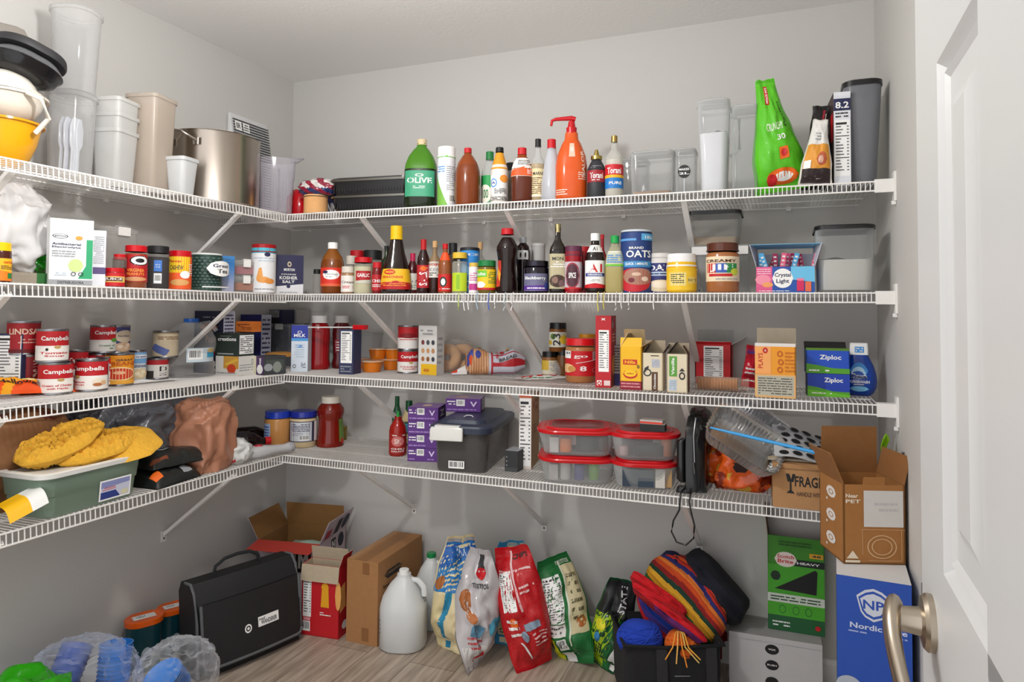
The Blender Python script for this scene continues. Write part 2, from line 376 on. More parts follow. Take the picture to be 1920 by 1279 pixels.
def tub(name, cat, label, x0, x1, top, t, side, dep, col='W|c', lid='K', lidh=.016, taper=.9, cr=.02, cont=None, sh=None, z=None, rot=0, art_=None, group=None, lidw=1.04, h=None, lidtop=None, rim=True, tiltx=0, latch=None, knob=None):
    z = ZS[sh] if z is None else z
    P, w_, hh, a = box_at(x0, x1, top, t, side, z, rot); hh = h or hh
    o = root(name, cat, label, (P.x, P.y, z), a, group, rot=(math.radians(tiltx), 0, a)); cy = dep / 2; hb = hh - (lidh * .6 if lid else 0)
    def sc(zz, k, i=0): return (zz, w_ * k - 2 * i, dep * k - 2 * i, max(cr - i, .002), 0, cy)
    M = MB(); q = .0018; b = [sc(0, taper * .96), sc(.004, taper), sc(hb, 1 / lidw)]
    if rim: b += [sc(hb, 1 / lidw, -.002), sc(hb + .002, 1 / lidw, -.002)]
    b += [sc(hb + .002, 1 / lidw, q), sc(hb, 1 / lidw, q), sc(.006, taper, q)]
    M.loft(b, col, 32)
    if art_: art(M, lambda u, v, o_: (-w_ / 2 * taper + u * w_ * taper, -o_ - .001 + (dep - dep * taper) / 2 * (1 - v), v * hb), art_)
    M.obj('container', o, 40)
    if cont:
        lv, cc = cont[:2]; k1 = taper + (1 / lidw - taper) * lv; M = MB(); top_z = hb * lv
        ring = [sc(.008, taper, .004), sc(top_z * .97, k1, .004)]; M.loft(ring, cc, 32, cap1=False)
        M.grid(lambda u, v: ((u - .5) * (w_ * k1 - .012), cy + (v - .5) * (dep * k1 - .012), top_z * (.99 + .09 * noise.noise(Vector((u * 3, v * 3, w_ * 9))))), 12, 12, cc)
        M.obj('contents', o, 60)
    if lid:
        M = MB(); r = cr + .003
        M.loft([(hb - .006, w_, dep, r, 0, cy), (hh - .003, w_, dep, r, 0, cy), (hh, w_ - .008, dep - .008, r, 0, cy), (hh, w_ * .86, dep * .86, r, 0, cy), (hh - .004, w_ * .84, dep * .84, r, 0, cy)], lid, 32, cap0=False)
        if lidtop: M.loft([(hh - .0035, w_ * .8, dep * .8, r, 0, cy), (hh - .002, w_ * .78, dep * .78, r, 0, cy)], lidtop, 32)
        M.obj('lid', o, 40)
        if latch:
            for sx in (-1, 1) if latch == 2 else (0,):
                m = MB(); lw = w_ * .16; m.box(-lw, -.006, -.022, lw, -.001, .008, 'W|g'); m.box(-lw, -.006, .006, lw, .012, .009, 'W|g'); m.obj('latch', o, 40, loc=(sx * w_ * .3, 0, hh - .004))
    return o
def sack(name, cat, label, P, z, w_, h_, th, rz, lean=0, roll=0, A='', AB='', col='W|g', seam=.035, wr=.012, seed=0, group=None, squash=0, bot=True, nu=22, nv=30, parts=(), pinch=0, fill=.5, twist=0, belly=0):
    """pillow bag standing on its bottom seam; front faces local -y; lean back in degrees, roll sideways"""
    o_ = root(name, cat, label, (P[0], P[1], z), 0, group, rot=(Matrix.Rotation(math.radians(rz), 3, 'Z') @ Matrix.Rotation(math.radians(-lean), 3, 'X') @ Matrix.Rotation(math.radians(roll), 3, 'Y')).to_euler())
    sm = seam / h_
    def surf(sg):
        def Fn(u, v, o=0):
            e = min(1, max(0, (v - sm) / (1 - 2 * sm)))
            g = (math.sin(PI * e) ** .55) * (1 + fill * (.5 - e)) if 0 < e < 1 else 0
            k = max(0, 1 - abs(2 * u - 1) ** 2.6) ** .6
            x = (u - .5) * w_ * (1 - belly * (1 - math.sin(PI * min(1, max(0, .12 + v * .86))) ** .8)) * (1 - .10 * g * (0 if belly else 1) - pinch * max(0, e - .3)); zz = v * h_
            nn = noise.noise(Vector((u * 4.2 + seed, v * 5.5, seed * 1.7 + sg))) + .6 * noise.noise(Vector((u * 11 + v * 4, v * 13 + seed, seed + sg)))
            y = (th / 2) * g * k + wr * nn * min(1, g * 1.4 + .15) * (k + .12) + o + .0006
            by = .05 * th * noise.noise(Vector((u * 3, v * 2, seed + 5))) + squash * math.sin(v * PI)
            x += .35 * wr * noise.noise(Vector((v * 6, seed, u * 2))); zz -= .02 * h_ * noise.noise(Vector((u * 3, seed * 2, v)))
            tw = math.radians(twist) * (v - .5); X_, Y_ = x, -sg * y + by
            return (X_ * math.cos(tw) - Y_ * math.sin(tw), X_ * math.sin(tw) + Y_ * math.cos(tw), max(zz, 0))
        return Fn
    M = MB(); f, b = surf(1), surf(-1)
    M.grid(lambda u, v: f(u, v), nu, nv, col); M.grid(lambda u, v: b(1 - u, v), nu, nv, col)
    if A: art(M, f, A, seg=nu, segv=nv, step=.0004)
    if AB: art(M, lambda u, v, o: b(1 - u, v, o), AB, seg=nu, segv=nv, step=.0004)
    M.obj('pouch', o_, 75)
    for nm, c, v0, v1 in (('bottom_seal', col, 0, sm * .5), ('top_seal', col, 1 - sm * .6, 1)):
        m = MB(); k = nv
        for i in range(6):
            a, b2 = v0 + (v1 - v0) * i / 6, v0 + (v1 - v0) * (i + .5) / 6
            m.grid(lambda u, v: f(.02 + .96 * u, a + (b2 - a) * v, .0012), nu, 1, c)
        m.obj(nm, o_, 40)
    return o_
def blob(name, cat, label, loc, size, rz=0, col='W|f', seed=0, amp=.25, fr=2.2, ridged=False, sub=4, flat=True, group=None, power=1, smooth=70, parent=None, rot=None, cols=None, fine=.25):
    """crumpled soft thing resting on its base"""
    import bmesh
    bm = bmesh.new(); bmesh.ops.create_icosphere(bm, subdivisions=sub, radius=1)
    vs = []
    for v in bm.verts:
        p = v.co.copy(); q = p * fr + Vector((seed, seed * 2.3, -seed))
        d = noise.noise(q)
        if ridged: d = 1 - 2.2 * abs(noise.noise(q)) ; d += fine * (1 - 3 * abs(noise.noise(q * 2.4))); d *= .6
        else: d += fine * noise.noise(q * 3) * 1.4
        r = 1 + amp * d; p = Vector((math.copysign(abs(p.x) ** power, p.x), math.copysign(abs(p.y) ** power, p.y), math.copysign(abs(p.z) ** power, p.z))) * r
        vs.append(p)
    zmin = min(p.z for p in vs); cut = zmin * .75 if flat else zmin
    out = [Vector((p.x * size[0] / 2, p.y * size[1] / 2, (max(p.z, cut) - cut) * size[2] / (1 - cut))) for p in vs]
    M = MB(); M.v = [tuple(p) for p in out]
    for f in bm.faces:
        c = sum((v.co for v in f.verts), Vector()) / 3
        M.f.append(tuple(v.index for v in f.verts)); M.m.append(M.mi(cols(c) if cols else col))
    bm.free()
    o = M.obj(name, parent, smooth, loc=loc, rot=rot if rot else rz)
    if not parent: tag(o, cat, label, group)
    return o
# ---------------- room shell ----------------
def plank_mat():
    m = bpy.data.materials.new('oak_planks'); m.use_nodes = True; nt = m.node_tree; N = nt.nodes.new; L = nt.links.new; b = nt.nodes['Principled BSDF']
    tc = N('ShaderNodeTexCoord'); mp = N('ShaderNodeMapping'); mp.inputs['Rotation'].default_value = (0, 0, PI / 2); L(tc.outputs['Object'], mp.inputs[0])
    br = N('ShaderNodeTexBrick'); L(mp.outputs[0], br.inputs[0]); br.inputs['Scale'].default_value = 1
    br.inputs['Brick Width'].default_value = 1.1; br.inputs['Row Height'].default_value = .18; br.inputs['Mortar Size'].default_value = .0012
    br.inputs['Color1'].default_value = (*lin('#ab9d8f'), 1); br.inputs['Color2'].default_value = (*lin('#bdb0a2'), 1); br.inputs['Mortar'].default_value = (*lin('#5c5148'), 1)
    m2 = N('ShaderNodeMapping'); m2.inputs['Scale'].default_value = (1.2, 14, 1); L(mp.outputs[0], m2.inputs[0])
    no = N('ShaderNodeTexNoise'); no.inputs['Scale'].default_value = 4; no.inputs['Detail'].default_value = 8; no.inputs['Distortion'].default_value = .6; L(m2.outputs[0], no.inputs[0])
    rp = N('ShaderNodeValToRGB'); rp.color_ramp.elements[0].position = .35; rp.color_ramp.elements[1].position = .68
    rp.color_ramp.elements[0].color = (.5, .45, .4, 1); rp.color_ramp.elements[1].color = (1.1, 1.08, 1.05, 1); L(no.outputs[0], rp.inputs[0])
    mx = N('ShaderNodeMix'); mx.data_type = 'RGBA'; mx.blend_type = 'MULTIPLY'; mx.inputs[0].default_value = .75
    L(br.outputs[0], mx.inputs[6]); L(rp.outputs[0], mx.inputs[7]); L(mx.outputs[2], b.inputs['Base Color']); b.inputs['Roughness'].default_value = .42
    return m
def wall_mat(name, col, bump=.12, rough=.75):
    m = bpy.data.materials.new(name); m.use_nodes = True; nt = m.node_tree; N = nt.nodes.new; L = nt.links.new; b = nt.nodes['Principled BSDF']
    b.inputs['Base Color'].default_value = (*lin(col), 1); b.inputs['Roughness'].default_value = rough
    tc = N('ShaderNodeTexCoord'); no = N('ShaderNodeTexNoise'); no.inputs['Scale'].default_value = 70; no.inputs['Detail'].default_value = 3
    bu = N('ShaderNodeBump'); bu.inputs['Strength'].default_value = bump; bu.inputs['Distance'].default_value = .004
    L(tc.outputs['Object'], no.inputs[0]); L(no.outputs[0], bu.inputs['Height']); L(bu.outputs[0], b.inputs['Normal']); return m
def slab(name, x0, y0, z0, x1, y1, z1, m):
    M = MB(); M.box(x0, y0, z0, x1, y1, z1, 'W'); o = M.obj(name, None, 0); o.data.materials.clear(); o.data.materials.append(m); return struct(o)
WM = wall_mat('greige_wall_paint', '#cbc9c5'); Y0 = -.25
slab('wall_back', XL - .1, D, -.05, XR + .1, D + .1, CEIL + .05, WM)
slab('wall_left', XL - .1, Y0, -.05, XL, D, CEIL + .05, WM)
slab('wall_right', XR, Y0, -.05, XR + .1, D, CEIL + .05, WM)
slab('ceiling', XL, Y0, CEIL, XR, D, CEIL + .1, wall_mat('ceiling_paint', '#f2f1ee', .2))
slab('floor', XL, Y0, -.1, XR, D, 0, plank_mat())
TM = wall_mat('white_trim_paint', '#efefec', .02, .4)
def base(name, pts):
    M = MB(); (xa, ya), (xb, yb), (nx, ny) = pts; pr = [(0, 0), (.012, 0), (.012, .062), (.006, .076), (0, .078)]
    M.add([(xa + nx * d, ya + ny * d, z) for d, z in pr] + [(xb + nx * d, yb + ny * d, z) for d, z in pr], [(i, i + 1, i + 6, i + 5) for i in range(4)], 'W')
    o = M.obj(name, None, 0); o.data.materials.clear(); o.data.materials.append(TM); struct(o)
base('baseboard_back', ((XL, D), (XR, D), (0, -1))); base('baseboard_left', ((XL, Y0), (XL, D), (1, 0))); base('baseboard_right', ((XR, D), (XR, Y0), (-1, 0)))

# ---------------- door, standing open against the right wall ----------------
def door():
    o = bpy.data.objects.new('door_1', None); COL.objects.link(o); struct(o); o.location = (.1335, .16, 0); o.rotation_euler = (0, 0, math.radians(-1.16))
    # local: x = away from room (thickness), y from hinge to latch edge
    W_, T_, Hd = .76, .035, 2.03; M = MB()
    cols_ = [(.0, .115), (.3, .46), (W_ - .13, W_)]; rows = [(.01, .25), (.86, 1.015), (1.525, 1.63), (1.9, Hd)]
    # slab core set back, stiles and rails proud
    M.box(.008, 0, .01, T_ - .008, W_, Hd, 'W')
    for a, b in cols_: M.box(0, a, .01, T_, b, Hd, 'W')
    for z0, z1 in rows: M.box(0, .115, z0, T_, W_ - .13, z1, 'W')
    for (ya, yb) in ((.115, .3), (.46, W_ - .13)):
        for (za, zb) in ((.25, .86), (1.015, 1.525), (1.63, 1.9)):
            q = [(0, 0, 0), (.009, .010, 0), (.004, .016, 0), (.009, .024, 0), (.0085, .045, 0), (.002, .062, 0)]
            rings = [[(x, ya + i, za + i), (x, yb - i, za + i), (x, yb - i, zb - i), (x, ya + i, zb - i)] for x, i, _ in q]
            vs = [p for r in rings for p in r]; fs = []
            for k in range(len(rings) - 1):
                for j in range(4): fs.append((k * 4 + j, k * 4 + (j + 1) % 4, k * 4 + 4 + (j + 1) % 4, k * 4 + 4 + j))
            fs.append(tuple(range(len(vs) - 4, len(vs)))); M.add(vs, fs, 'W')
    d = M.obj('door_panel', o, 20); d.data.materials.clear(); d.data.materials.append(wall_mat('door_paint', '#c6c6c5', .04, .38))
    hd = bpy.data.objects.new('door_handle', None); COL.objects.link(hd); hd.parent = o; hd.location = (0, W_ - .066, .941)
    hd['label'] = 'satin nickel lever handle'
    M = MB(); M.loft([(0, .059, .059, 9), (.006, .059, .059, 9), (.010, .052, .052, 9), (.012, .034, .034, 9)], '#b3a797|m|.3', 36)
    M.map(lambda p: Vector((-p.z, p.y, p.x))); M.obj('rose', hd, 30)
    M = MB(); M.loft([(.010, .030, .030, 9), (.028, .026, .026, 9), (.038, .028, .028, 9)], '#b3a797|m|.3', 28); M.map(lambda p: Vector((-p.z, p.y, p.x)))
    M.obj('spindle', hd, 30)
    pts = []; n = 22; M = MB(); ring = []
    for i in range(n + 1):
        u = i / n
        y = .012 - .085 * u ** 1.1; zz = .006 - .074 * (u ** 1.5) + .012 * math.sin(u * PI) ; x = -.034 - .010 * math.sin(u * PI * .9) + .006 * u
        wd = .015 - .004 * math.sin(u * PI) + .004 * u; th = .0095 - .002 * u
        if i in (0, n): wd *= .55; th *= .6
        ring.append((Vector((x, y, zz)), wd, th))
    for i, (p, wd, th) in enumerate(ring):
        tg = (ring[min(i + 1, n)][0] - ring[max(i - 1, 0)][0]).normalized(); nx = Vector((1, 0, 0)); sd = tg.cross(nx).normalized(); nx = sd.cross(tg)
        for k in range(12):
            a = 2 * PI * k / 12; pts.append(p + sd * math.cos(a) * wd + nx * math.sin(a) * th)
    fs = [(i * 12 + j, i * 12 + (j + 1) % 12, i * 12 + 12 + (j + 1) % 12, i * 12 + 12 + j) for i in range(n) for j in range(12)]
    M.add(pts, fs + [tuple(reversed(range(12))), tuple(n * 12 + j for j in range(12))], '#b3a797|m|.3'); M.obj('lever', hd, 60)
    M = MB(); M.box(-.001, W_ - .001, .9, T_ + .001, W_ + .001, .96, 'S|m'); M.obj('latch_plate', o, 0)
door()

# ---------------- wire shelves ----------------
def wire_shelf(side, i, label):
    z = ZS[i]; o = root('wire_shelf', 'shelf', label, (0, 0, z), 0, None)
    wl = '#eceae6|g|.4'; dp = SB if side == 'B' else SL
    # local: a along the shelf, b from the wall outward; map to the room
    if side == 'B': MP = lambda a, b, c: (XL + a, D - b, c); Ln = XR - XL; a1 = Ln - .055
    else: MP = lambda a, b, c: (XL + b, .35 + a, c); Ln = D - SB - .35 - .004; a1 = Ln
    pt, lp = (.0124, .030) if side == 'B' else (.0152, .035); M = MB(); r = .0013; n = int(a1 / pt)
    def prism(p, q, rr, m=M, c=wl):
        p, q = Vector(p), Vector(q); t = (q - p).normalized(); a = t.cross(Vector((0, 0, 1)) if abs(t.z) < .9 else Vector((1, 0, 0))).normalized(); b = t.cross(a)
        vs = [s_ + (a * math.cos(k * PI / 2 + .785) + b * math.sin(k * PI / 2 + .785)) * rr for s_ in (p, q) for k in range(4)]
        m.add(vs, [(0, 1, 5, 4), (1, 2, 6, 5), (2, 3, 7, 6), (3, 0, 4, 7), (0, 3, 2, 1), (4, 5, 6, 7)], c)
    for k in range(n + 1):
        a = .004 + k * pt
        prism(MP(a, .004, -r), MP(a, dp - .002, -r), r * 1.15); prism(MP(a, dp, -r), MP(a, dp + .003, -lp), r * 1.3)
    M.obj('wire_deck', o, 0)
    M = MB(); e0 = .002
    for b, c, rr in ((dp + .001, -.0035, .0029), (dp + .004, -lp - .0005, .0029), (dp * .66, -.0055, .0026), (dp * .33, -.0055, .0026), (.006, -.0055, .0026)):
        if side == 'L' and b < .01: pass
        prism(MP(e0, b, c), MP(a1, b, c), rr, M)
    M.obj('support_rods', o, 0)
    for k in range(int(Ln / .3)):
        a = .12 + k * .3; p, q = MP(a - .008, .0005, -.016), MP(a + .008, .012, -.001)
        clips = MB(); clips.box(min(p[0], q[0]), min(p[1], q[1]), p[2], max(p[0], q[0]), max(p[1], q[1]), q[2], wl); clips.obj('wall_clip', o, 0)
    for a in ([-1.5 - XL, -.9 - XL, -.29 - XL] if side == 'B' else [1.15 - .35, 1.95 - .35]):
        m = MB(); dz = -.285
        A, Bp = Vector(MP(a, dp - .006, -.030)), Vector(MP(a, .010, dz)); ax = Vector(MP(a + 1, 0, 0)) - Vector(MP(a, 0, 0))
        t = (Bp - A).normalized(); nn = t.cross(ax).normalized(); h_ = ax * .009; q = nn * .004
        m.add([A - h_, A + h_, A + h_ + q, A - h_ + q, Bp - h_, Bp + h_, Bp + h_ + q, Bp - h_ + q], [(0, 1, 2, 3), (7, 6, 5, 4), (0, 4, 5, 1), (1, 5, 6, 2), (2, 6, 7, 3), (3, 7, 4, 0)], wl)
        for sg in (-1, 1): m.add([A + h_ * sg, A + h_ * sg * .8, A + h_ * sg * .8 - nn * .008, A + h_ * sg - nn * .008, Bp + h_ * sg, Bp + h_ * sg * .8, Bp + h_ * sg * .8 - nn * .008, Bp + h_ * sg - nn * .008], [(0, 1, 2, 3), (7, 6, 5, 4), (0, 4, 5, 1), (1, 5, 6, 2), (2, 6, 7, 3), (3, 7, 4, 0)], wl)
        p, q = MP(a - .011, .0005, dz - .028), MP(a + .011, .004, dz + .014)
        m.box(min(p[0], q[0]), min(p[1], q[1]), p[2], max(p[0], q[0]), max(p[1], q[1]), q[2], wl)
        p, q = MP(a - .003, .004, dz - .018), MP(a + .003, .0055, dz - .012)
        br_ = m.obj('support_bracket', o, 0); m = MB(); m.box(min(p[0], q[0]), min(p[1], q[1]), p[2], max(p[0], q[0]), max(p[1], q[1]), q[2], 'k'); m.obj('screw', br_, 0)
    if side == 'B':
        m = MB(); x0 = XR - .055
        m.box(x0, D - dp - .008, -.036, XR, D - dp + .004, .002, wl); m.box(x0 + .001, D - dp + .0045, -.004, XR - .001, D - dp + .03, .0015, wl)
        m.box(XR - .007, D - dp - .014, -.062, XR - .0005, D - dp + .022, .022, wl); m.box(XR - .012, D - dp - .006, -.072, XR - .001, D - dp + .006, -.062, wl)
        m.obj('end_bracket', o, 0, )
    return o
for i, nm in ((1, 'topmost'), (2, 'second from the top'), (3, 'third from the top'), (4, 'lowest')):
    wire_shelf('B', i, f'white wire shelf along the back wall, {nm}')
    wire_shelf('L', i, f'white wire shelf along the left wall, {nm}')

def ceiling_light():
    o = root('ceiling_light', 'lamp', 'small white ceiling light fixture hanging over the middle of the pantry', (-1.0, 1.02, CEIL))
    M = MB(); M.loft([(-.001, .13, .13, 9), (-.02, .12, .12, 9), (-.028, .06, .06, 9)], 'W|g', 28); M.obj('canopy', o, 40)
    M = MB(); M.tube([(0, 0, -.025), (0, 0, -.235)], .008, 'W|g', 10); M.obj('stem', o, 40)
    M = MB(); M.loft([(-.262, .05, .05, 9), (-.225, .05, .05, 9), (-.222, .03, .03, 9)], 'W|g', 20); M.obj('bulb_holder', o, 40)
ceiling_light()
# ================= top shelf, left wall =================
def bowl(name, label, x0, x1, top, t, side, z, hh, col, rimc, inv=False, cat='bowl', handle=None, hollow=True):
    P, R, _ = round_at(x0, x1, top, t, side, z); o = root(name, cat, label, (P.x, P.y, z), face_cam(P))
    M = MB(); pr = [(.42, 0), (.45, .02), (.72, .25), (.88, .55), (.96, .85), (1, .97), (1.0, 1), (.97, 1), (.93, .85), (.84, .55), (.66, .25), (.3, .06)]
    if inv: pr = [(r, 1 - q) for r, q in pr]
    M.lathe(pr, R, hh, col, 40, cap0=not inv, cap1=False); M.obj('bowl_body', o, 50)
    M = MB(); zr = 0 if inv else hh; M.loft([(zr - .006 if not inv else 0, 2 * R * 1.0, 2 * R, 9), (zr - .006 if not inv else 0, 2 * R * 1.08, 2 * R * 1.08, 9), (zr if not inv else .007, 2 * R * 1.08, 2 * R * 1.08, 9), (zr if not inv else .007, 1.98 * R, 1.98 * R, 9)], rimc, 40, cap0=False, cap1=False)
    M.obj('rim', o, 40)
    if handle:
        M = MB(); M.tube([(R * .5, -R * .95, zr - .004), (R * .85, -R * 1.12, zr - .02), (R * 1.02, -R * 1.02, zr - .07), (R * .72, -R * .82, zr - .11)], .007, handle, 8); M.obj('handle', o, 60)
    return P, R
PB, RB = bowl('mixing_bowl', 'yellow plastic mixing bowl with orange rim, under the cream bowls', -90, 72, 215, .17, 'L', ZS[1], .128, '#e8a50c|g', '#e39a10|g')
bowl('colander_bowl', 'cream plastic bowl resting rim up on the yellow mixing bowl', -85, 78, 170, .17, 'L', ZS[1] + .131, .075, '#e4ddcf|g', '#e9e2d5|g', handle='#e4ddcf|g')
bowl('lid_bowl', 'cream bowl turned upside down on the other cream bowl', -80, 66, 130, .17, 'L', ZS[1] + .21, .06, '#e9e3d8|g', '#ddd6c8|g', inv=True)
def stacked_pan():
    o = root('grill_pan', 'pan', 'black pan with a clear lid lying tilted on the upturned cream bowl', (PB.x + .03, PB.y + .03, ZS[1] + .258), 0, rot=(math.radians(-3), math.radians(16), math.radians(80)))
    M = MB(); R = RB * .95
    M.loft([(0, 1.3 * R, 1.1 * R, .05), (.012, 1.8 * R, 1.5 * R, .07), (.03, 1.95 * R, 1.65 * R, .08), (.036, 2.1 * R, 1.8 * R, .09), (.036, 1.9 * R, 1.6 * R, .08), (.012, 1.7 * R, 1.4 * R, .07)], 'K|g', 32); M.obj('pan_body', o, 50)
    M = MB(); M.loft([(.038, 2.02 * R, 1.7 * R, .09), (.044, 2.0 * R, 1.7 * R, .09), (.060, 1.7 * R, 1.4 * R, .09), (.066, 1.2 * R, 1.0 * R, .09)], 'S|c|.05|.5', 32); M.obj('glass_lid', o, 50)
    M = MB(); M.loft([(.067, 2.06 * R, 1.7 * R, .09), (.074, 2.1 * R, 1.75 * R, .09), (.090, 2.0 * R, 1.65 * R, .09), (.094, 1.7 * R, 1.4 * R, .08)], 'k|p', 32); M.obj('upper_pan', o, 50)
stacked_pan()
M = MB(); M.loft([(0, .30, .016, .008), (.11, .30, .016, .008), (.17, .24, .016, .008), (.175, .2, .014, .006)], '#9a938b|g', 20)
tag(M.obj('cutting_board', None, 50, loc=(XL + .06, PB.y + .02, ZS[1] + .27), rot=(0, math.radians(-6), math.radians(84))), 'lid', 'grey plastic lid leaning on the wall behind the bowl stack')

MK = '#dcdcda|k|.35|.52'
def square_tub(name, label, x0, x1, top, t, z, ratio=1.0, col=MK, rim=.006, taper=.82, h=None, group=None, rz=20, cont=None, parts=True, cr=.018):
    P, R, hh = round_at(x0, x1, top, t, 'L', z); hh = h or hh; R *= .86
    o = root(name, 'food container', label, (P.x, P.y, z), math.radians(rz) + PI / 2, group); W_ = 2 * R
    M = MB(); q = .002
    M.loft([(0, W_ * taper * .97, W_ * taper * .97 * ratio, cr), (.004, W_ * taper, W_ * taper * ratio, cr), (hh - .012, W_, W_ * ratio, cr), (hh - .012, W_ + .008, W_ * ratio + .008, cr), (hh, W_ + .008, W_ * ratio + .008, cr), (hh, W_ - q, W_ * ratio - q, cr), (.008, W_ * taper - q, (W_ * taper - q) * ratio, cr)], col, 32)
    M.obj('container', o, 40)
    return o, P, hh, R
o, P, h1, R1 = square_tub('tall_canister', 'lower of two tall clear canisters in the tower, holding white plastic utensils', 72, 176, 140, .19, ZS[1], col='#dcdcdc|c|.1|.72', taper=.9, h=.27, cr=.05)
M = MB()
for i in range(9):
    a = rnd.uniform(-.03, .05); b = rnd.uniform(-.02, .02); M.loft([(.02, .012, .005, .003, a, b), (.10, .011, .005, .003, a + .004, b), (.12, .03, .008, .004, a + .006, b), (.18 + rnd.uniform(-.02, .02), .034, .006, .004, a + .008, b), (.20, .012, .003, .002, a + .01, b)], '#e6ebf5|g', 8)
M.obj('utensils', o, 40)
square_tub('tall_canister', 'upper tall clear canister at the top of the tower above the utensils', 75, 181, 20, .19, ZS[1] + .272, col='#dcdcdc|c|.1|.66', taper=.86, cr=.05)
z = ZS[1]
for i, (tp, nm) in enumerate(((246, 'bottom milky tub of the nested stack of three'), (211, 'middle milky tub of the nested stack of three'), (173, 'top milky tub of the nested stack of three'))):
    zz = z + .0 + i * .0; P0, R0, hb = round_at(168, 247, 246, .15, 'L', z)
    square_tub('milky_tub', f'{nm} beside the tall canisters', 168, 247, tp, .15, z + (.05 * i + (.07 if i else 0)), h=hb if i == 0 else hb * .62, group='nested milky tubs', rz=14, taper=.84 if i == 0 else .9)
square_tub('square_canister', 'beige see-through tall square canister beside the stockpot', 233, 317, 183, .13, z, col='#cdbfb0|k|.3|.5', taper=.86, rz=12)
square_tub('small_tub', 'small frosted square tub in front of the stockpot', 306, 363, 297, .06, z, col='#dcdedf|k|.3|.3', taper=.8, rz=8)
def stockpot():
    P, R, hh = round_at(306, 484, 262, .165, 'L', z); R = min(R, .168); o = root('stockpot', 'pot', 'large stainless steel stockpot with wire handles on the top shelf', (P.x, P.y, z), face_cam(P) + .9)
    M = MB(); M.loft([(0, 1.92 * R, 1.92 * R, 9), (.006, 2 * R, 2 * R, 9), (hh - .004, 2 * R, 2 * R, 9), (hh, 2.03 * R, 2.03 * R, 9), (hh + .002, 2.0 * R, 2.0 * R, 9), (hh - .003, 1.97 * R, 1.97 * R, 9), (.01, 1.96 * R, 1.96 * R, 9)], '#b9aea2|m|.26', 64); M.obj('pot_body', o, 40)
    for sg in (-1, 1):
        m = MB(); m.tube([(sg * R * 1.0, -.055, hh - .045), (sg * (R + .03), -.05, hh - .035), (sg * (R + .045), -.03, hh - .02), (sg * (R + .05), 0, hh - .015), (sg * (R + .045), .03, hh - .02), (sg * (R + .03), .05, hh - .035), (sg * R * 1.0, .055, hh - .045)], .0045, '#c9c2ba|m|.2', 8)
        for yy in (-.055, .055): m.loft([(hh - .06, .006, .026, .003, sg * (R + .002), yy), (hh - .035, .006, .026, .003, sg * (R + .002), yy)], '#c9c2ba|m|.2', 8)
        m.obj('handle', o, 60)
stockpot()
P = centre(466, .315, 'L'); 
def striped():
    o = root('striped_bag', 'bag', 'white paper bag with thin black stripes behind the stockpot', (XL + .035, P.y, z), PI / 2, rot=(math.radians(-3), 0, PI / 2))
    M = MB(); W_, hh = .23, .455
    M.loft([(0, W_, .035, .01), (hh * .6, W_, .05, .01), (hh * .97, W_, .012, .004), (hh, W_ - .004, .004, .002)], '#d9dadb|g', 28)
    sp = ''.join(f'r .03 {.05 + i * .026:.3f} .97 {.062 + i * .026:.3f} k;' for i in range(35))
    art(M, lambda u, v, o_: ((u - .5) * W_, -(.0175 + .0075 * v / .6 if v < .6 else .025 - .019 * (v - .6) / .37) - o_ - .0006 if v < .97 else -.006, v * hh), sp + 'r .08 .84 .24 .93 w;r .28 .84 .44 .93 w;t .16 .885 .1 .05 K ER;l .3 .85 .42 .92 3 K', segv=1)
    M.obj('paper_bag', o, 30); return o
striped()
def pitcher():
    P, R, hh = round_at(480, 548, 301, .08, 'L', z); o = root('pitcher', 'pitcher', 'clear ribbed plastic pitcher at the corner of the top shelf', (P.x, P.y, z), face_cam(P))
    M = MB(); c = '#d8d4de|c|.06|.6'; n = 48
    M.loft([(0, 1.7 * R, 1.7 * R, .02), (.004, 1.76 * R, 1.76 * R, .03), (hh * .62, 1.86 * R, 1.86 * R, .035), (hh * .66, 2 * R, 2 * R, .04), (hh - .01, 2.1 * R, 2.1 * R, .045), (hh, 2.18 * R, 2.14 * R, .05), (hh, 2.12 * R, 2.08 * R, .05), (hh * .66, 1.94 * R, 1.94 * R, .038), (.008, 1.7 * R, 1.7 * R, .028)], c, n)
    for i in range(-4, 5): M.tube([(i * R * .17, -.885 * R, hh * .1), (i * R * .18, -.935 * R, hh * .6)], .0016, c, 5)
    M.obj('pitcher_body', o, 40)
    M = MB(); M.loft([(hh - .012, .03, .03, .01, R * .95, -R * .6), (hh + .004, .05, .04, .012, R * 1.15, -R * .7)], c, 12); M.obj('spout', o, 40)
    M = MB(); M.tube([(R * .1, R * .9, hh * .92), (R * .15, R * 1.35, hh * .85), (R * .15, R * 1.45, hh * .5), (R * .15, R * 1.2, hh * .2), (R * .1, R * .85, hh * .15)], .005, c, 8); M.obj('handle', o, 60)
pitcher()
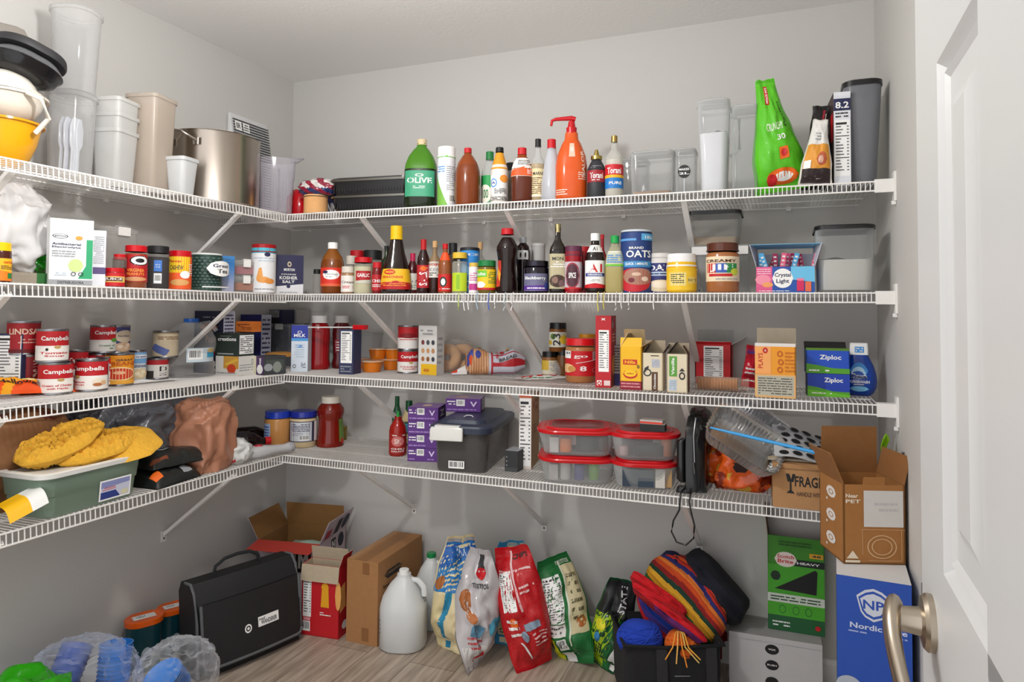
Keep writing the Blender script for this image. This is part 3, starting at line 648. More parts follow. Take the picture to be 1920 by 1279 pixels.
# ================= top shelf, back wall =================
carton('small_box', 'box', 'navy box with white lettering under a tilted lid, behind the roasting pans', 552, 668, 338, .30, 'B', .09, 'N', 't .6 .55 .35 .4 w DINNER;l .1 .1 .9 .25 2 W', sh=1, h=.12)
carton('flat_box', 'box', 'dark flat box lying on the navy box in the corner of the top shelf', 556, 690, 318, .26, 'B', .16, '#232a44', 't .8 .5 .12 .5 w Q', z=ZS[1] + .122, h=.035, AT='l .1 .1 .9 .9 5 N')
M = MB(); M.lathe([(.9, 0), (1, .04), (.97, .7), (.6, .95), (.3, 1)], .055, .125, '#c4101c|g', 24)
P = centre(559, .14, 'B'); tag(M.obj('red_jar', None, 50, loc=(P.x, P.y, z)), 'jar', 'red rounded tub between the clear pitcher and the wooden pot')
bottle('wooden_pot', 'pot', 'small tan wooden pot with a flat rim, holding a mesh bag', 566, 612, 367, .05, 'B', 'cyl', '#dba56c|d', '#e2b27e|d', sh=1, neck=.93, capn='rim')
P = centre(592, .05, 'B'); PZ = ztop(589, 367, P)
blob('mesh_bag', 'bag', 'bunched red and white mesh bag sitting on the tan wooden pot', (P.x, P.y + .0, PZ), (.15, .10, .065), 0, '#a83a4a|g', 5, .35, 3.0, True, 4, cols=lambda c: '#8e1f38|g' if math.sin(c.x * 9 + c.z * 6) > .1 else ('#d8d4d0|g' if c.z > -.2 else '#2c3c6c|g'))
def pan(name, label, x0, x1, top, t, z, h, tl=0, rot=6, dep=.25, lid=None):
    P, w_, hh, a = box_at(x0, x1, top, t, 'B', z, rot)
    o = root(name, 'pan', label, (P.x, P.y, z), 0, None, rot=(math.radians(tl), 0, a)); cy = dep / 2
    M = MB(); M.loft([(0, w_ * .88, dep * .85, .03, 0, cy), (h - .006, w_ * .96, dep * .94, .035, 0, cy), (h - .006, w_ * .98, dep * .98, .04, 0, cy), (h - .006, w_ * .94, dep * .92, .035, 0, cy), (.004, w_ * .86, dep * .83, .03, 0, cy)], '#1b1b1d|g|.3', 32)
    for i in range(26): M.box(-w_ * .43 + i * w_ * .86 / 25, .009 + .004, .012, -w_ * .43 + i * w_ * .86 / 25 + .004, .02, h * .75, '#1b1b1d|g|.3')
    M.obj('pan_body', o, 40)
    M = MB(); M.loft([(h - .009, w_, dep, .045, 0, cy), (h - .001, w_ + .004, dep + .004, .045, 0, cy), (h, w_ - .006, dep - .006, .04, 0, cy), (h - .004, w_ * .93, dep * .91, .035, 0, cy)], '#8a8880|m|.3', 40, cap0=False, cap1=False); M.obj('rim', o, 40)
    if lid:
        M = MB(); M.loft([(h - .002, w_ * .97, dep * .96, .04, 0, cy), (h + .004, w_ * .97, dep * .96, .04, 0, cy), (h + .008, w_ * .9, dep * .9, .04, 0, cy)], 'k|g|.2', 32); M.obj('lid', o, 40)
    return o
pan('roasting_pan', 'lower black roasting pan with a metal rim, beside the green oil bottle', 610, 768, 364, .035, z, .064)
pan('roasting_pan', 'upper black roasting pan with a metal band, stacked on the other pan', 608, 766, 322, .04, z + .068, .062, lid=1)

# ---- bottles on the top shelf ----
bottle('olive_oil_bottle', 'bottle', 'big green olive oil bottle with a teal shield label', 757, 818, 262, .09, 'B', 'jug', '#4f8f1c|x|.08|.25', '#d8c39a', [(.16, .52, '#3f9e78', 100, 'r .05 .2 .95 .98 #3f9e78;t .5 .62 .8 .22 w OLIVE;l .3 .3 .7 .42 2 w;t .5 .82 .3 .12 w O')], sh=1, liq=(.55, '#16240c|g'), cr=.6, turn=-8, group=None)
bottle('spray_can', 'can', 'tall white and green spray can with white cap', 818, 851, 277, .06, 'B', 'canister', '#dfe3e2|g', 'w', [(.02, .84, '#e6e9ee', 170, 'p #7ab648 0 0 .55 0 .05 .6 0 .62;l .5 .3 .95 .8 12 S;l .1 .66 .45 .8 3 b;b .6 .05 .95 .22;r 0 .97 1 1 g')], sh=1, neck=.83)
bottle('vinegar_jug', 'bottle', 'amber vinegar bottle with a thin neck and red cap', 851, 898, 278, .06, 'B', 'jug', '#a04a16|x|.08|.3', 'R', [(.1, .42, '#cdbb88', 22, '')], sh=1, liq=(.7, '#7e3a14|g'), turn=-85)
bottle('sauce_bottle', 'bottle', 'bottle with green cap and green wrap label, half hidden by the sauce', 900, 932, 285, .13, 'B', 'sauce', '#d9e0dc|c|.06|.5', 'G', [(.02, .56, '#25a152', 160, 'e .3 .4 .3 .3 #f2efe0;t .3 .4 .3 .3 G 100')], sh=1, neck=.86)
bottle('sauce_bottle', 'bottle', 'sauce bottle with yellow neck wrap and white label', 918, 951, 277, .05, 'B', 'sauce', '#e8e4dc|g', 'K', [(.02, .5, '#eeeeec', 165, 'o .25 .7 .16 .16 .25 b;t .25 .7 .2 .08 B A;l .3 .3 .8 .5 4 k;e .7 .85 .2 .14 o;l .1 .05 .9 .2 3 K'), (.6, .9, '#e0981c', 180, '')], sh=1, neck=.92)
bottle('small_jar', 'jar', 'small dark topped jar behind the yellow necked sauce', 946, 966, 306, .14, 'B', 'jar', '#8a8880|x|.1|.3', 'K', [(.1, .6, '#6f6658', 120, '')], sh=1)
bottle('cider_bottle', 'bottle', 'amber cider vinegar bottle with an orange and white label', 957, 997, 278, .055, 'B', 'cider', '#a34a1a|x|.08|.3', 'R', [(.46, .8, '#efece6', 170, 'p #e4581c 0 .02 1 .02 1 .72 .12 .3;l .35 .6 .9 .9 3 k;l .65 .1 .95 .4 5 w')], sh=1, liq=(.52, '#5c240c|g'), cr=.7)
bottle('sauce_bottle', 'bottle', 'clear bottle with black cap and a cream newsprint label', 993, 1021, 261, .07, 'B', 'long', '#dcdedd|c|.05|.5', 'K', [(.08, .52, '#e0cfa2', 160, 't .5 .82 .5 .12 K MARNI;l .15 .1 .85 .7 9 E;r .1 .02 .9 .06 w')], sh=1, liq=(.6, '#b9a583|x'), neck=.88)
bottle('squeeze_bottle', 'bottle', 'empty frosted squeeze bottle with red cap', 1013, 1052, 262, .06, 'B', 'cone', '#d6dae2|k|.25|.45', 'R', [], sh=1)
def pump_bottle():
    P, R, hh = round_at(1040, 1100, 250, .06, 'B', z); o = root('pump_bottle', 'bottle', 'orange sauce bottle with a tall red pump dispenser', (P.x, P.y, z), face_cam(P))
    M = MB(); pr = [tuple(map(float, q.split())) for q in '.9 0,1 .03,1 .5,.9 .66,.6 .84,.44 .9,.4 1'.split(',')]
    M.loft([(q[1] * hh, 2 * q[0] * R, 1.5 * q[0] * R, q[0] * R * .9) for q in pr], '#d8571a|g', 32); M.obj('body', o, 60)
    M = MB(); art(M, wrapF(pr, R, hh, .04, .84, 150, .75, .9, 0), 'T .85 .6 .1 .5 #f0d8c8 VALOR;l .7 .3 .95 .45 4 #f0d8c8;l .04 .02 .4 .14 3 #f0d8c8;r .42 .72 .62 .98 #e8c0a8;t .52 .85 .14 .12 W W', seg=10, segv=5); M.obj('label', o, 40)
    M = MB(); M.loft([(hh - .002, .036, .036, 9), (hh + .018, .038, .038, 9), (hh + .02, .028, .028, 9), (hh + .04, .022, .022, 9), (hh + .045, .008, .008, 9)], 'R|g', 24); M.obj('cap', o, 40)
    zt = ztop(1052, 222, P) - z
    M = MB(); M.tube([(0, 0, hh + .03), (0, 0, zt - .005)], .0045, 'R|g', 10); M.tube([(.014, 0, zt - .004), (0, 0, zt), (-.055, 0, zt - .003), (-.068, 0, zt - .008), (-.071, 0, zt - .026)], [.008, .0085, .006, .0055, .0045], 'R|g', 10); M.obj('pump', o, 60)
pump_bottle()
bottle('syrup_bottle', 'bottle', 'matte black sauce bottle with a dark red label and golden pointed tip', 1100, 1135, 281, .06, 'B', 'dropper', '#2c2e33|p', '#b3a05a|m', [(.32, .56, '#9c1c26', 150, 't .5 .55 .56 .5 w Torani;l .3 .1 .7 .25 1 w'), (.58, .68, '#2c2e33', 120, 'l .2 .2 .8 .8 2 S')], sh=1, tip=1, neck=.8)
bottle('syrup_bottle', 'bottle', 'clear syrup bottle with golden cap and red and blue label', 1134, 1168, 255, .06, 'B', 'wine', '#e2e2d8|c|.05|.5', '#b89a58|m', [(.14, .52, '#1f78c4', 165, 'p #c81e28 0 .5 1 .42 1 1 0 1;r 0 .44 1 .56 #e6b01c;t .5 .74 .56 .26 w Torani;t .55 .22 .5 .12 w PURE')], sh=1, liq=(.6, '#ddd9cc|x|.08|.4'), neck=.9)
tub('pantry_container', 'food container', 'clear wide container with a few nuts in the bottom', 1178, 1262, 281, .04, 'B', .13, '#e0e2e2|c|.05|.8', '#c9cccc|c|.05|.5', sh=1, taper=.92, cont=(.12, '#b08a68|d'), lidh=.02, group=None)
tub('pantry_container', 'food container', 'clear container behind the one with nuts on the top shelf', 1158, 1212, 296, .22, 'B', .1, '#e0e2e2|c|.05|.8', '#c9cccc|c|.05|.5', sh=1, taper=.92)
o = tub('scoop_canister', 'food container', 'clear canister with a round black and white sticker', 1262, 1304, 276, .06, 'B', .10, '#e0e2e2|c|.05|.82', '#c9cccc|c|.05|.6', sh=1, taper=.9, art_='e .5 .52 .33 .15 K;t .5 .57 .5 .05 w MAKES;t .5 .48 .5 .05 w 2L;r .47 .02 .53 .37 #b8bcc4')
o = tub('flour_canister', 'food container', 'tall clear pour canister filled with white powder', 1305, 1369, 183, .04, 'B', .13, '#e4e6e8|c|.05|.7', '#d8dadc|c|.05|.5', sh=1, taper=.78, cont=(.70, '#f4f4f6'), lidh=.03, cr=.025)
M = MB(); M.tube([(.055, .05, .25), (.078, .05, .24), (.078, .05, .14), (.05, .05, .12)], .006, '#d8dadc|c|.05|.6', 8); M.obj('handle', o, 60)
tub('slim_canister', 'food container', 'empty slim clear canister between white powder and green bag', 1371, 1423, 194, .06, 'B', .13, '#dfe2e2|c|.05|.75', '#d8dadc|c|.05|.5', sh=1, taper=.95, cr=.015)
# bags at the right end
P = centre(1470, .10, 'B')
sack('treat_bag', 'bag', 'bright green pointed bag leaning left between canisters', P, z, .17, .36, .10, math.degrees(face_cam(P)) + 8, -2, -9, 'r .1 .05 .9 .95 #5cc41e;p #5cc41e .1 .95 .9 .95 .5 .99;r .32 .76 .48 .94 R;T .4 .85 .09 .15 w MEOWS;t .5 .55 .45 .07 #e8f6d8 CRUNCHY;t .6 .45 .2 .05 w 30;r .5 .26 .68 .36 O;e .59 .31 .06 .035 R;e .5 .12 .3 .07 O;e .52 .12 .18 .04 w;e .3 .1 .1 .05 R;T .78 .66 .06 .24 K Purrfect', col='#5ac21c|g', seed=3, wr=.011, pinch=.95, seam=.02)
P = centre(1534, .12, 'B')
sack('pouch', 'bag', 'glossy black pouch behind the orange and white bag', P, z, .095, .265, .055, math.degrees(face_cam(P)) + 4, -1, 4, 'p #a82a3a .35 .5 .45 .5 .6 .95 .5 .95;p #d8d4cc .5 .3 .54 .3 .66 .9 .62 .9', col='#1c1718|g', seed=9, wr=.009, pinch=.5, seam=.02)
P = centre(1529, .03, 'B')
sack('pouch', 'bag', 'small orange and white pointed bag with dark base', P, z, .095, .20, .05, math.degrees(face_cam(P)) + 4, 0, 5, 'r .06 .02 .94 .24 #2a1a1c;r .06 .24 .94 .6 #e39a34;r .06 .6 .94 .98 #e6e4e0;e .65 .38 .18 .1 #c05a3a;e .62 .37 .1 .06 #e8b8a0;r .08 .24 .3 .36 w;l .3 .66 .6 .8 3 S', col='#dcd8d0|g', seed=12, wr=.006, pinch=.8, seam=.015)
carton('narrow_box', 'box', 'narrow white carton of facts standing beside the black lidded canister', 1566, 1598, 172, .05, 'B', .13, '#e2e4ea', 'n .05 .1 .95 .7;r 0 .8 1 .93 N;t .5 .86 .8 .07 w 8.2;l .1 .72 .9 .79 2 k;r 0 .95 1 1 #e2e4ea', AL='r 0 0 1 1 #3a2420;r .1 .5 .9 .8 R', sh=1, rot=4)
o = tub('pantry_canister', 'food container', 'tall grey see-through canister with black lid at the right end of the top shelf', 1583, 1662, 146, .06, 'B', .14, '#8a8c92|k|.15|.45', 'K|g', sh=1, taper=.68, cr=.03, lidh=.02)
# ================= second shelf, left wall =================
z = ZS[2]
bottle('vitamin_bottle', 'bottle', 'brown vitamin bottle with yellow cap and yellow label at the left frame edge', -28, 20, 455, .05, 'L', 'wide', '#4a1c14|g', 'Y|g', [(.04, .6, '#f0b418', 170, 'p #ee7a18 0 0 1 0 1 .35 0 .6;r .75 .1 .95 .35 G;t .8 .82 .35 .1 R NATURE;l .55 .5 .95 .7 3 k')], sh=2)
P = centre(28, .22, 'L')
blob('grocery_bag', 'bag', 'crumpled white plastic grocery bag slumped against the left wall', (P.x - .01, P.y - .02, z + .0345), (.19, .17, .235), 0, '#d6d4d4|g|.35', 3, .38, 1.8, True, 5, power=.8)
blob('produce_bag', 'bag', 'shiny green plastic bag bunched beside the white grocery bag', (centre(78, .2, 'L').x, centre(78, .2, 'L').y, z + .034), (.16, .14, .10), 0, '#1f8a1c|g|.2', 8, .3, 2.2, True, 5)
carton('low_box', 'box', 'low beige and green box lying under the bags', 22, 92, 507, .09, 'L', .16, '#9a9080', 'r .64 0 1 1 #2e6a34;l .1 .2 .5 .8 3 #9a9080', sh=2, h=.032)
carton('supplement_box', 'box', 'white and green upright carton with a lemon picture', 90, 172, 411, .035, 'L', .06, '#eceff0', 'r 0 0 1 .08 S;t .5 .04 .6 .04 k DISTRIBUIDORA;r 0 .08 1 .1 #eceff0;p #2a9e6a .84 .7 .99 .7 .99 .1 .66 .1 .84 .3;e .6 .3 .18 .1 #c4d88c;r .05 .7 .42 .77 #e8ecf2;o .23 .735 .18 .035 .15 k;t .23 .735 .26 .03 k genius;t .38 .62 .66 .035 N Antibacterial;t .38 .57 .66 .035 N Electrolyte;l .05 .42 .6 .53 3 S;e .66 .72 .09 .03 o;l .12 .14 .4 .2 2 L;o .55 .17 .06 .03 .3 K;o .72 .17 .06 .03 .3 K', sh=2, rot=-27)
carton('folded_carton', 'box', 'white carton with purple band standing turned beside the white and green one', 168, 196, 432, .04, 'L', .05, '#dfe0e6', 'r 0 .22 1 .34 #5a4a7a;l .1 .4 .9 .9 14 S', sh=2, rot=-40, AR='r 0 .2 1 .34 #5a4a7a;l .1 .4 .9 .9 10 S')
tub('latch_container', 'food container', 'clear latching container behind the small red lidded jars', 193, 262, 427, .15, 'L', .12, '#d4d2ce|c|.05|.75', '#d0cfcc|c|.05|.5', sh=2, taper=.92, latch=1)
bottle('spice_jar', 'jar', 'short red jar with red lid at the bottom of a stack of two', 193, 233, 503, .045, 'L', 'wide', '#6a1c14|g', 'R|g', [(.04, .72, '#c41a20', 170, 'r .08 .3 .92 .75 #e8c868;r .14 .38 .8 .68 #5a2c18;t .48 .53 .6 .25 w JUICE')], sh=2, neck=.74)
PJ, RJ, HJ = round_at(193, 233, 503, .045, 'L', z)
bottle('spice_jar', 'jar', 'little clear jar with red lid on top of the short red jar', 209, 236, 477, .05, 'L', 'jar', '#8a8078|c|.1|.5', 'R|g', z=z + HJ + .001, neck=.62)
bottle('nut_jar', 'jar', 'tall red jar of nuts with red lid', 231, 275, 461, .045, 'L', 'wide', '#8c4a2c|g', 'R|g', [(.14, .78, '#b3151c', 175, 'e .62 .78 .3 .18 w;o .62 .78 .3 .18 .15 K;e .62 .78 .14 .08 K;t .5 .42 .5 .12 o VIRGINIA;t .5 .28 .5 .1 o PEANUTS;e .5 .1 .36 .08 #c89060')], sh=2, neck=.86)
bottle('pepper_jar', 'jar', 'clear jar of dark peppercorns with black lid', 273, 316, 462, .06, 'L', 'wide', '#8f8b86|c|.1|.4', 'K|p', [(.4, .66, '#3f74c4', 40, 'l .2 .3 .8 .7 2 L'), (.12, .36, '#d4d8dc', 40, 'b .1 .1 .9 .9')], sh=2, liq=(.74, '#3c3838|d'), neck=.84)
bottle('snack_jar', 'jar', 'orange and yellow labelled canister with red lid', 314, 358, 471, .06, 'L', 'cyl', '#e8622a|g', 'R|g', [(.02, .84, '#ea5a20', 170, 'r 0 .5 .82 1 #f0c822;t .4 .66 .4 .14 k CASHEW;t .35 .86 .4 .08 R Planter;e .5 .2 .3 .1 #d8a060;l .78 .4 .98 .8 6 w;e .66 .44 .16 .12 w')], sh=2, neck=.87)
bottle('tea_canister', 'canister', 'dark green patterned canister with white oval label', 356, 415, 476, .07, 'L', 'canister', '#24403a|g', '#d8dcd8|g', [(.01, .94, '#24423c', 178, ';'.join(f'e {.04+.08*(i%12)+(.04 if (i//12)%2 else 0):.2f} {.06+.085*(i//12):.3f} .028 .018 #50685c' for i in range(132)) + ';e .74 .62 .24 .22 w;t .74 .7 .3 .1 N Great;t .76 .55 .2 .12 k Tea;r .45 .08 .95 .11 w')], sh=2, neck=.96)
carton('gradient_carton', 'box', 'tall carton fading from blue to pale violet', 410, 438, 480, .05, 'L', .06, '#5a7ab4', ''.join(f'r 0 {i/12:.3f} 1 {(i+1)/12:.3f} {c};' for i, c in enumerate('#a6a8c0 #9fa4c0 #98a0c0 #8c9abe #7f94bd #6f8cbc #5f86bc #4a80be #3a7abc #2f72b6 #3478ba #3f84c4'.split())), sh=2, rot=-22)
for i, (zt, c, lb) in enumerate(((508, '#c8744e|d', 'lower small clear latch box holding orange food'), (470, '#c06070|d', 'upper small clear latch box holding pink food'))):
    tub('latch_box', 'food container', lb, 440, 482, zt, .05, 'L', .09, '#d2d0cc|c|.05|.75', '#d8d6d2|c|.05|.5', z=z + (.0 if i == 0 else .062), h=.06, cont=(.75, c), latch=1, taper=.95, rot=-25)
bottle('snack_canister', 'canister', 'pale canister with a picture of orange nuts and a red cap', 470, 516, 459, .035, 'L', 'canister', '#e6e4e2|g', '#a8141c|g', [(.01, .92, '#e8e8ea', 170, 'r 0 .88 1 1 #4ab4cc;e .6 .85 .09 .05 N;e .5 .28 .2 .07 #e8a050;e .68 .25 .16 .06 #e09040;p #e8a050 .3 .3 .5 .3 .45 .55 .38 .55;l .2 .68 .85 .8 2 L;l .25 .05 .85 .1 1 S')], sh=2, neck=.84, n=28)
carton('salt_box', 'box', 'navy kosher salt box with white base beside the canister', 512, 568, 478, .015, 'L', .075, '#2c2c50', 'p #e8e8ec 0 0 1 0 1 .26 0 .18;e .5 .19 .07 .045 #2c2c50;t .52 .62 .36 .07 w MORTON;t .5 .5 .5 .03 w COARSE;t .5 .41 .6 .085 w KOSHER;t .5 .31 .42 .07 w SALT;o .52 .76 .07 .07 .5 #d8c8a8;l .2 .02 .9 .06 1 S', AR='r 0 0 1 1 #c8c8cc;l .1 .08 .9 .9 16 k', sh=2, rot=-38)
# ================= second shelf, back wall =================
def B2(name, cat, label, x0, x1, top, t, *a, **k): return bottle(name, cat, label, x0, x1, top, t, 'B', *a, sh=2, **k)
B2('small_jar', 'jar', 'tiny clear jar with dark lid beside the navy salt box', 586, 602, 505, .12, 'jar', '#b8b4ae|c|.08|.5', 'K')
B2('cider_bottle', 'bottle', 'apple cider vinegar bottle with white cap and red label', 600, 645, 455, .05, 'cider', '#9a5a1e|x|.06|.25', 'w', [(.14, .5, '#d8301e', 150, 'e .45 .62 .3 .26 w;e .26 .76 .1 .08 N;t .48 .64 .4 .1 S Heritage;l .3 .48 .5 .54 1 K;r 0 0 1 .14 #e0603a;l .82 .2 .98 .9 8 w')], liq=(.66, '#7a3e12|g'))
B2('spice_jar', 'jar', 'white labelled spice jar standing in front of the clove jars', 639, 664, 500, .03, 'spice', '#a07a5c|g', '#d8d0c4', [(.06, .66, '#e8e4de', 165, 't .5 .6 .7 .16 E Cream;l .2 .2 .8 .4 2 R')])
B2('spice_jar', 'jar', 'spice jar with a small red word label behind the white one', 647, 668, 480, .10, 'spice', '#b8b0a4|c|.1|.4', '#c8c0b4', [(.45, .68, '#7a1418', 150, 't .5 .5 .8 .5 w BAY')], liq=(.7, '#6a7a40|d'))
B2('garlic_jar', 'jar', 'jar of peeled garlic with red lid', 663, 698, 483, .045, 'wide', '#c8c4ae|c|.08|.3', 'R|g', [(.28, .62, '#b01a22', 100, 't .5 .65 .8 .3 w GARLIC;p #c8c8b8 0 0 1 0 1 .3 0 .2')], liq=(.74, '#c4bfa0|d'), neck=.86)
B2('pickle_jar', 'jar', 'jar with red lid standing behind the garlic jar', 655, 682, 470, .20, 'wide', '#b8b8b0|c|.08|.5', 'R', [])
B2('pickle_jar', 'jar', 'wide glass jar with flat black lid behind the garlic jar', 680, 716, 470, .20, 'wide', '#a8aaa0|c|.08|.5', 'K', [], liq=(.6, '#8c8c78|x'))
B2('spice_jar', 'jar', 'small red lidded jar left of the yellow capped sauce', 697, 716, 492, .04, 'jar', '#7a1a1c|g', 'R', [(.1, .6, '#b81c24', 160, 't .5 .6 .8 .2 w CHILI;l .1 .2 .9 .4 2 w')])
B2('oil_bottle', 'bottle', 'dark green bottle leaning behind the yellow capped sauce', 712, 735, 461, .16, 'wine', '#1c3016|g', 'K')
B2('seasoning_bottle', 'bottle', 'dark brown bell shaped sauce bottle with long yellow cap', 713, 771, 424, .045, 'bell', '#1e0f0a|g|.1', 'Y|g', [(.06, .36, '#f0b81c', 165, 'p #b81418 0 0 1 0 1 .3 .5 .42 0 .3;e .3 .84 .18 .13 R;t .3 .84 .24 .1 Y MAGGI;t .4 .6 .6 .12 R SEASONING;l .15 .14 .8 .4 3 o')], neck=.8, dr=.7)
B2('sauce_bottle', 'bottle', 'small bottle with a magenta cap and neck, right of the bell shaped sauce', 762, 784, 475, .10, 'sauce', '#4a1418|g', '#c02050', [(.1, .5, '#d8d4c8', 150, 't .5 .5 .7 .3 k M;l .1 .1 .9 .3 3 G')], neck=.72)
B2('hot_sauce_bottle', 'bottle', 'dark hot sauce bottle with tall red neck and red label', 781, 805, 449, .045, 'sauce', '#2a0f0e|g|.1', '#b81820|g', [(.1, .52, '#b01a24', 150, 'T .5 .5 .5 .8 w SALSA;e .5 .85 .2 .1 O')], neck=.74)
B2('honey_jar', 'bottle', 'corked bottle with a white printed label over dark liquid', 803, 826, 452, .06, 'long', '#a88a66|x|.08|.4', '#c8a070|d', [(.3, .6, '#d8d4cc', 165, 't .5 .8 .8 .16 R SOJO;t .5 .5 .7 .2 S KEN;l .15 .1 .85 .35 2 k')], liq=(.36, '#2c120c|g'), neck=.88)
B2('hot_sauce_bottle', 'bottle', 'brown sauce bottle with orange neck band, red cap and red label', 821, 847, 457, .045, 'long', '#8c4a22|g', 'R|g', [(.04, .38, '#c8201e', 160, 'e .4 .55 .2 .3 k;e .4 .55 .12 .2 w;l .2 .1 .8 .2 1 w'), (.66, .82, '#e8501c', 175, 't .5 .5 .5 .4 w 7')], neck=.9)
B2('spice_jar', 'jar', 'slim jar with black lid peeking over the orange banded bottle', 840, 857, 456, .14, 'spice', '#5a4a3c|g', 'K')
B2('mustard_jar', 'jar', 'clear jar with yellow lid and lime green band', 847, 876, 474, .045, 'spice', '#c8c4b4|c|.06|.4', '#e0b83c|g', [(.05, .5, '#b8d024', 130, 'r .3 .1 .5 .9 #8ab81c')], liq=(.4, '#a8a884|x'), neck=.86)
B2('drink_canister', 'canister', 'bright blue canister with a black lid behind the yellow lidded jar', 862, 898, 465, .10, 'canister', '#2f86d0|g', '#1a1c24', [(.02, .93, '#2f88d4', 170, 'p #7cc4ee .2 .5 .8 .3 .8 .5 .2 .7;t .6 .9 .5 .06 w ICE;l .2 .1 .5 .3 3 w')], neck=.94)
B2('spice_jar', 'jar', 'small white and magenta labelled jar before the blue canister', 879, 897, 493, .05, 'cyl', '#e8e4e0|g', '#d8b450', [(.02, .86, '#ece8ea', 165, 'r .1 .1 .9 .35 #c03a8c;l .2 .45 .8 .8 4 p')])
B2('glass_bottle', 'bottle', 'thin clear bottle with wooden cork behind the green lidded jar', 888, 911, 454, .15, 'long', '#c0beb4|c|.06|.5', '#c8a070|d', neck=.86)
B2('bouillon_jar', 'jar', 'short jar with dark green lid and yellow label', 895, 930, 489, .04, 'wide', '#6a5a1c|g', '#14783c|g', [(.1, .72, '#e8c41c', 170, 'r 0 .62 .5 .95 g;t .25 .78 .4 .16 w Bouillon;l .55 .3 .95 .9 7 G;e .25 .25 .2 .16 w;r 0 0 1 .1 R')], neck=.83)
B2('soda_bottle', 'bottle', 'tall black cola bottle with red cap', 930, 971, 429, .05, 'hour', '#1c0c0b|g|.08', 'R', [(.1, .5, '#c43a2c', 40, 'p #e8a02c 0 .5 1 .2 1 .5 0 .8')], turn=-60, neck=.91)
B2('soda_bottle', 'bottle', 'dark bottle behind the shelf bracket, right of the tall cola', 966, 994, 445, .14, 'soda', '#1a0a0c|g|.1', 'S', [(.6, .76, '#d0d0d0', 90, 'e .3 .5 .08 .3 K;e .7 .5 .08 .3 K')])
B2('jam_jar', 'jar', 'squat blackberry jam jar with silver grey lid', 982, 1029, 490, .05, 'wide', '#140f1c|g|.1', '#3c3a44|m', [(.06, .6, '#6a6a88', 150, 'p #5a3090 0 .04 1 .04 1 .34 0 .3;t .45 .72 .7 .22 w Blackberry;l .2 .1 .8 .24 1 w;e .85 .3 .12 .2 #3a4a9c')], neck=.84)
B2('paper_cup', 'cup', 'plain white cup standing behind the blackberry jam', 996, 1022, 457, .2, 'canister', '#b8b6b4|p', '#c0bebc')
B2('wine_bottle', 'bottle', 'tall dark oil bottle with gold cap and cream label', 1030, 1061, 420, .05, 'wine', '#1c140c|g|.08', '#b8a878|m', [(.06, .56, '#b8ae8c', 150, 't .5 .86 .45 .1 k MON;l .2 .6 .8 .8 3 w;e .5 .22 .36 .18 #3c2418;e .4 .25 .12 .1 #8a6a5c;e .65 .15 .12 .1 #6a4a4c')], neck=.88, cr=.5)
B2('spice_jar', 'jar', 'dark red spice jar with plum cap and oval wreath label', 1059, 1091, 462, .045, 'cyl', '#9c1422|g', '#5a2440|p', [(.08, .66, '#c8bcc4', 165, 'e .45 .5 .28 .42 #4c2030;o .45 .5 .32 .47 .12 #a03040;t .45 .5 .3 .2 w SPICE;r 0 0 1 .06 R')], neck=.8)
B2('spice_jar', 'jar', 'second red spice jar behind the dark red one', 1083, 1106, 463, .12, 'cyl', '#a8141e|g', '#b81420', [(.08, .6, '#6a2838', 150, '')], neck=.8)
B2('steak_sauce_bottle', 'bottle', 'steak sauce bottle with white cap and big red letters', 1097, 1134, 438, .045, 'sauce', '#1c0c08|g|.1', 'w', [(.08, .54, '#ececea', 170, 't .5 .72 .55 .3 R A1;r .1 .42 .9 .54 #2a3c8c;t .5 .48 .6 .07 w ORIGINAL;l .3 .24 .7 .32 2 S;p R 0 0 1 0 1 .1 .5 .18 0 .1'), (.68, .8, '#e8e6e2', 150, 't .5 .5 .3 .6 k A1')], neck=.88, dr=.8)
B2('hot_sauce_bottle', 'bottle', 'red bottle top showing behind the steak sauce', 1120, 1138, 440, .16, 'long', '#a01420|g', 'R')
B2('oil_bottle', 'bottle', 'clear cooking oil bottle with bright green cap', 1135, 1170, 442, .045, 'sauce', '#d8d4a8|c|.05|.4', '#1ca04a|g', [(.46, .72, '#e8ecea', 150, 'l .2 .2 .8 .8 4 b;r 0 0 1 .12 g')], liq=(.44, '#cdbf7c|x|.06|.4'), cr=.6, neck=.87)
B2('oats_canister', 'canister', 'tall navy oats canister with a berry bowl picture', 1164, 1222, 433, .07, 'canister', '#23437c|g', '#c8d0d8|g', [(.01, .95, '#1f3c7a', 178, 'r 0 .42 1 .52 #3c8cc4;t .5 .47 .5 .05 w QUICK 1-MINUTE;e .45 .2 .42 .2 #c01c2c;e .55 .26 .36 .14 #a87a68;e .5 .3 .1 .03 #d8b8a0;e .68 .22 .08 .04 #e8d0c0;e .4 .2 .07 .04 #701828;t .5 .74 .3 .04 w BRAND;t .56 .64 .55 .12 w OATS;r .6 .87 .95 .98 #5cb0e0;t .78 .92 .2 .05 w 18G;r .04 .86 .5 .9 #5c9cd8')], neck=.97, n=32)
B2('oats_canister', 'canister', 'shorter oats canister with pale lid behind the yellow jar', 1217, 1262, 476, .09, 'canister', '#d8d4d0|g', '#d6d2ce|g', [(.01, .85, '#282c6c', 178, 'r 0 .88 1 1 #d8d4d0;t .5 .74 .8 .18 w OATS;r 0 .5 1 .62 #b0c4e0;l .1 .52 .9 .6 1 N;e .5 .2 .45 .18 #d8c8a8;e .5 .24 .36 .1 #e8dcc8')], neck=.9)
B2('powder_jar', 'jar', 'yellow jar with a wide white lid', 1250, 1306, 477, .045, 'wide', '#e8b81c|g', 'w', [(.06, .62, '#f0c42c', 170, 'r .2 .2 .6 .8 #e8d88c;l .24 .3 .56 .76 5 k;r .64 .3 .96 .6 #e8d070;l .64 .4 .96 .52 2 K;r 0 .92 1 1 Y')], neck=.68)
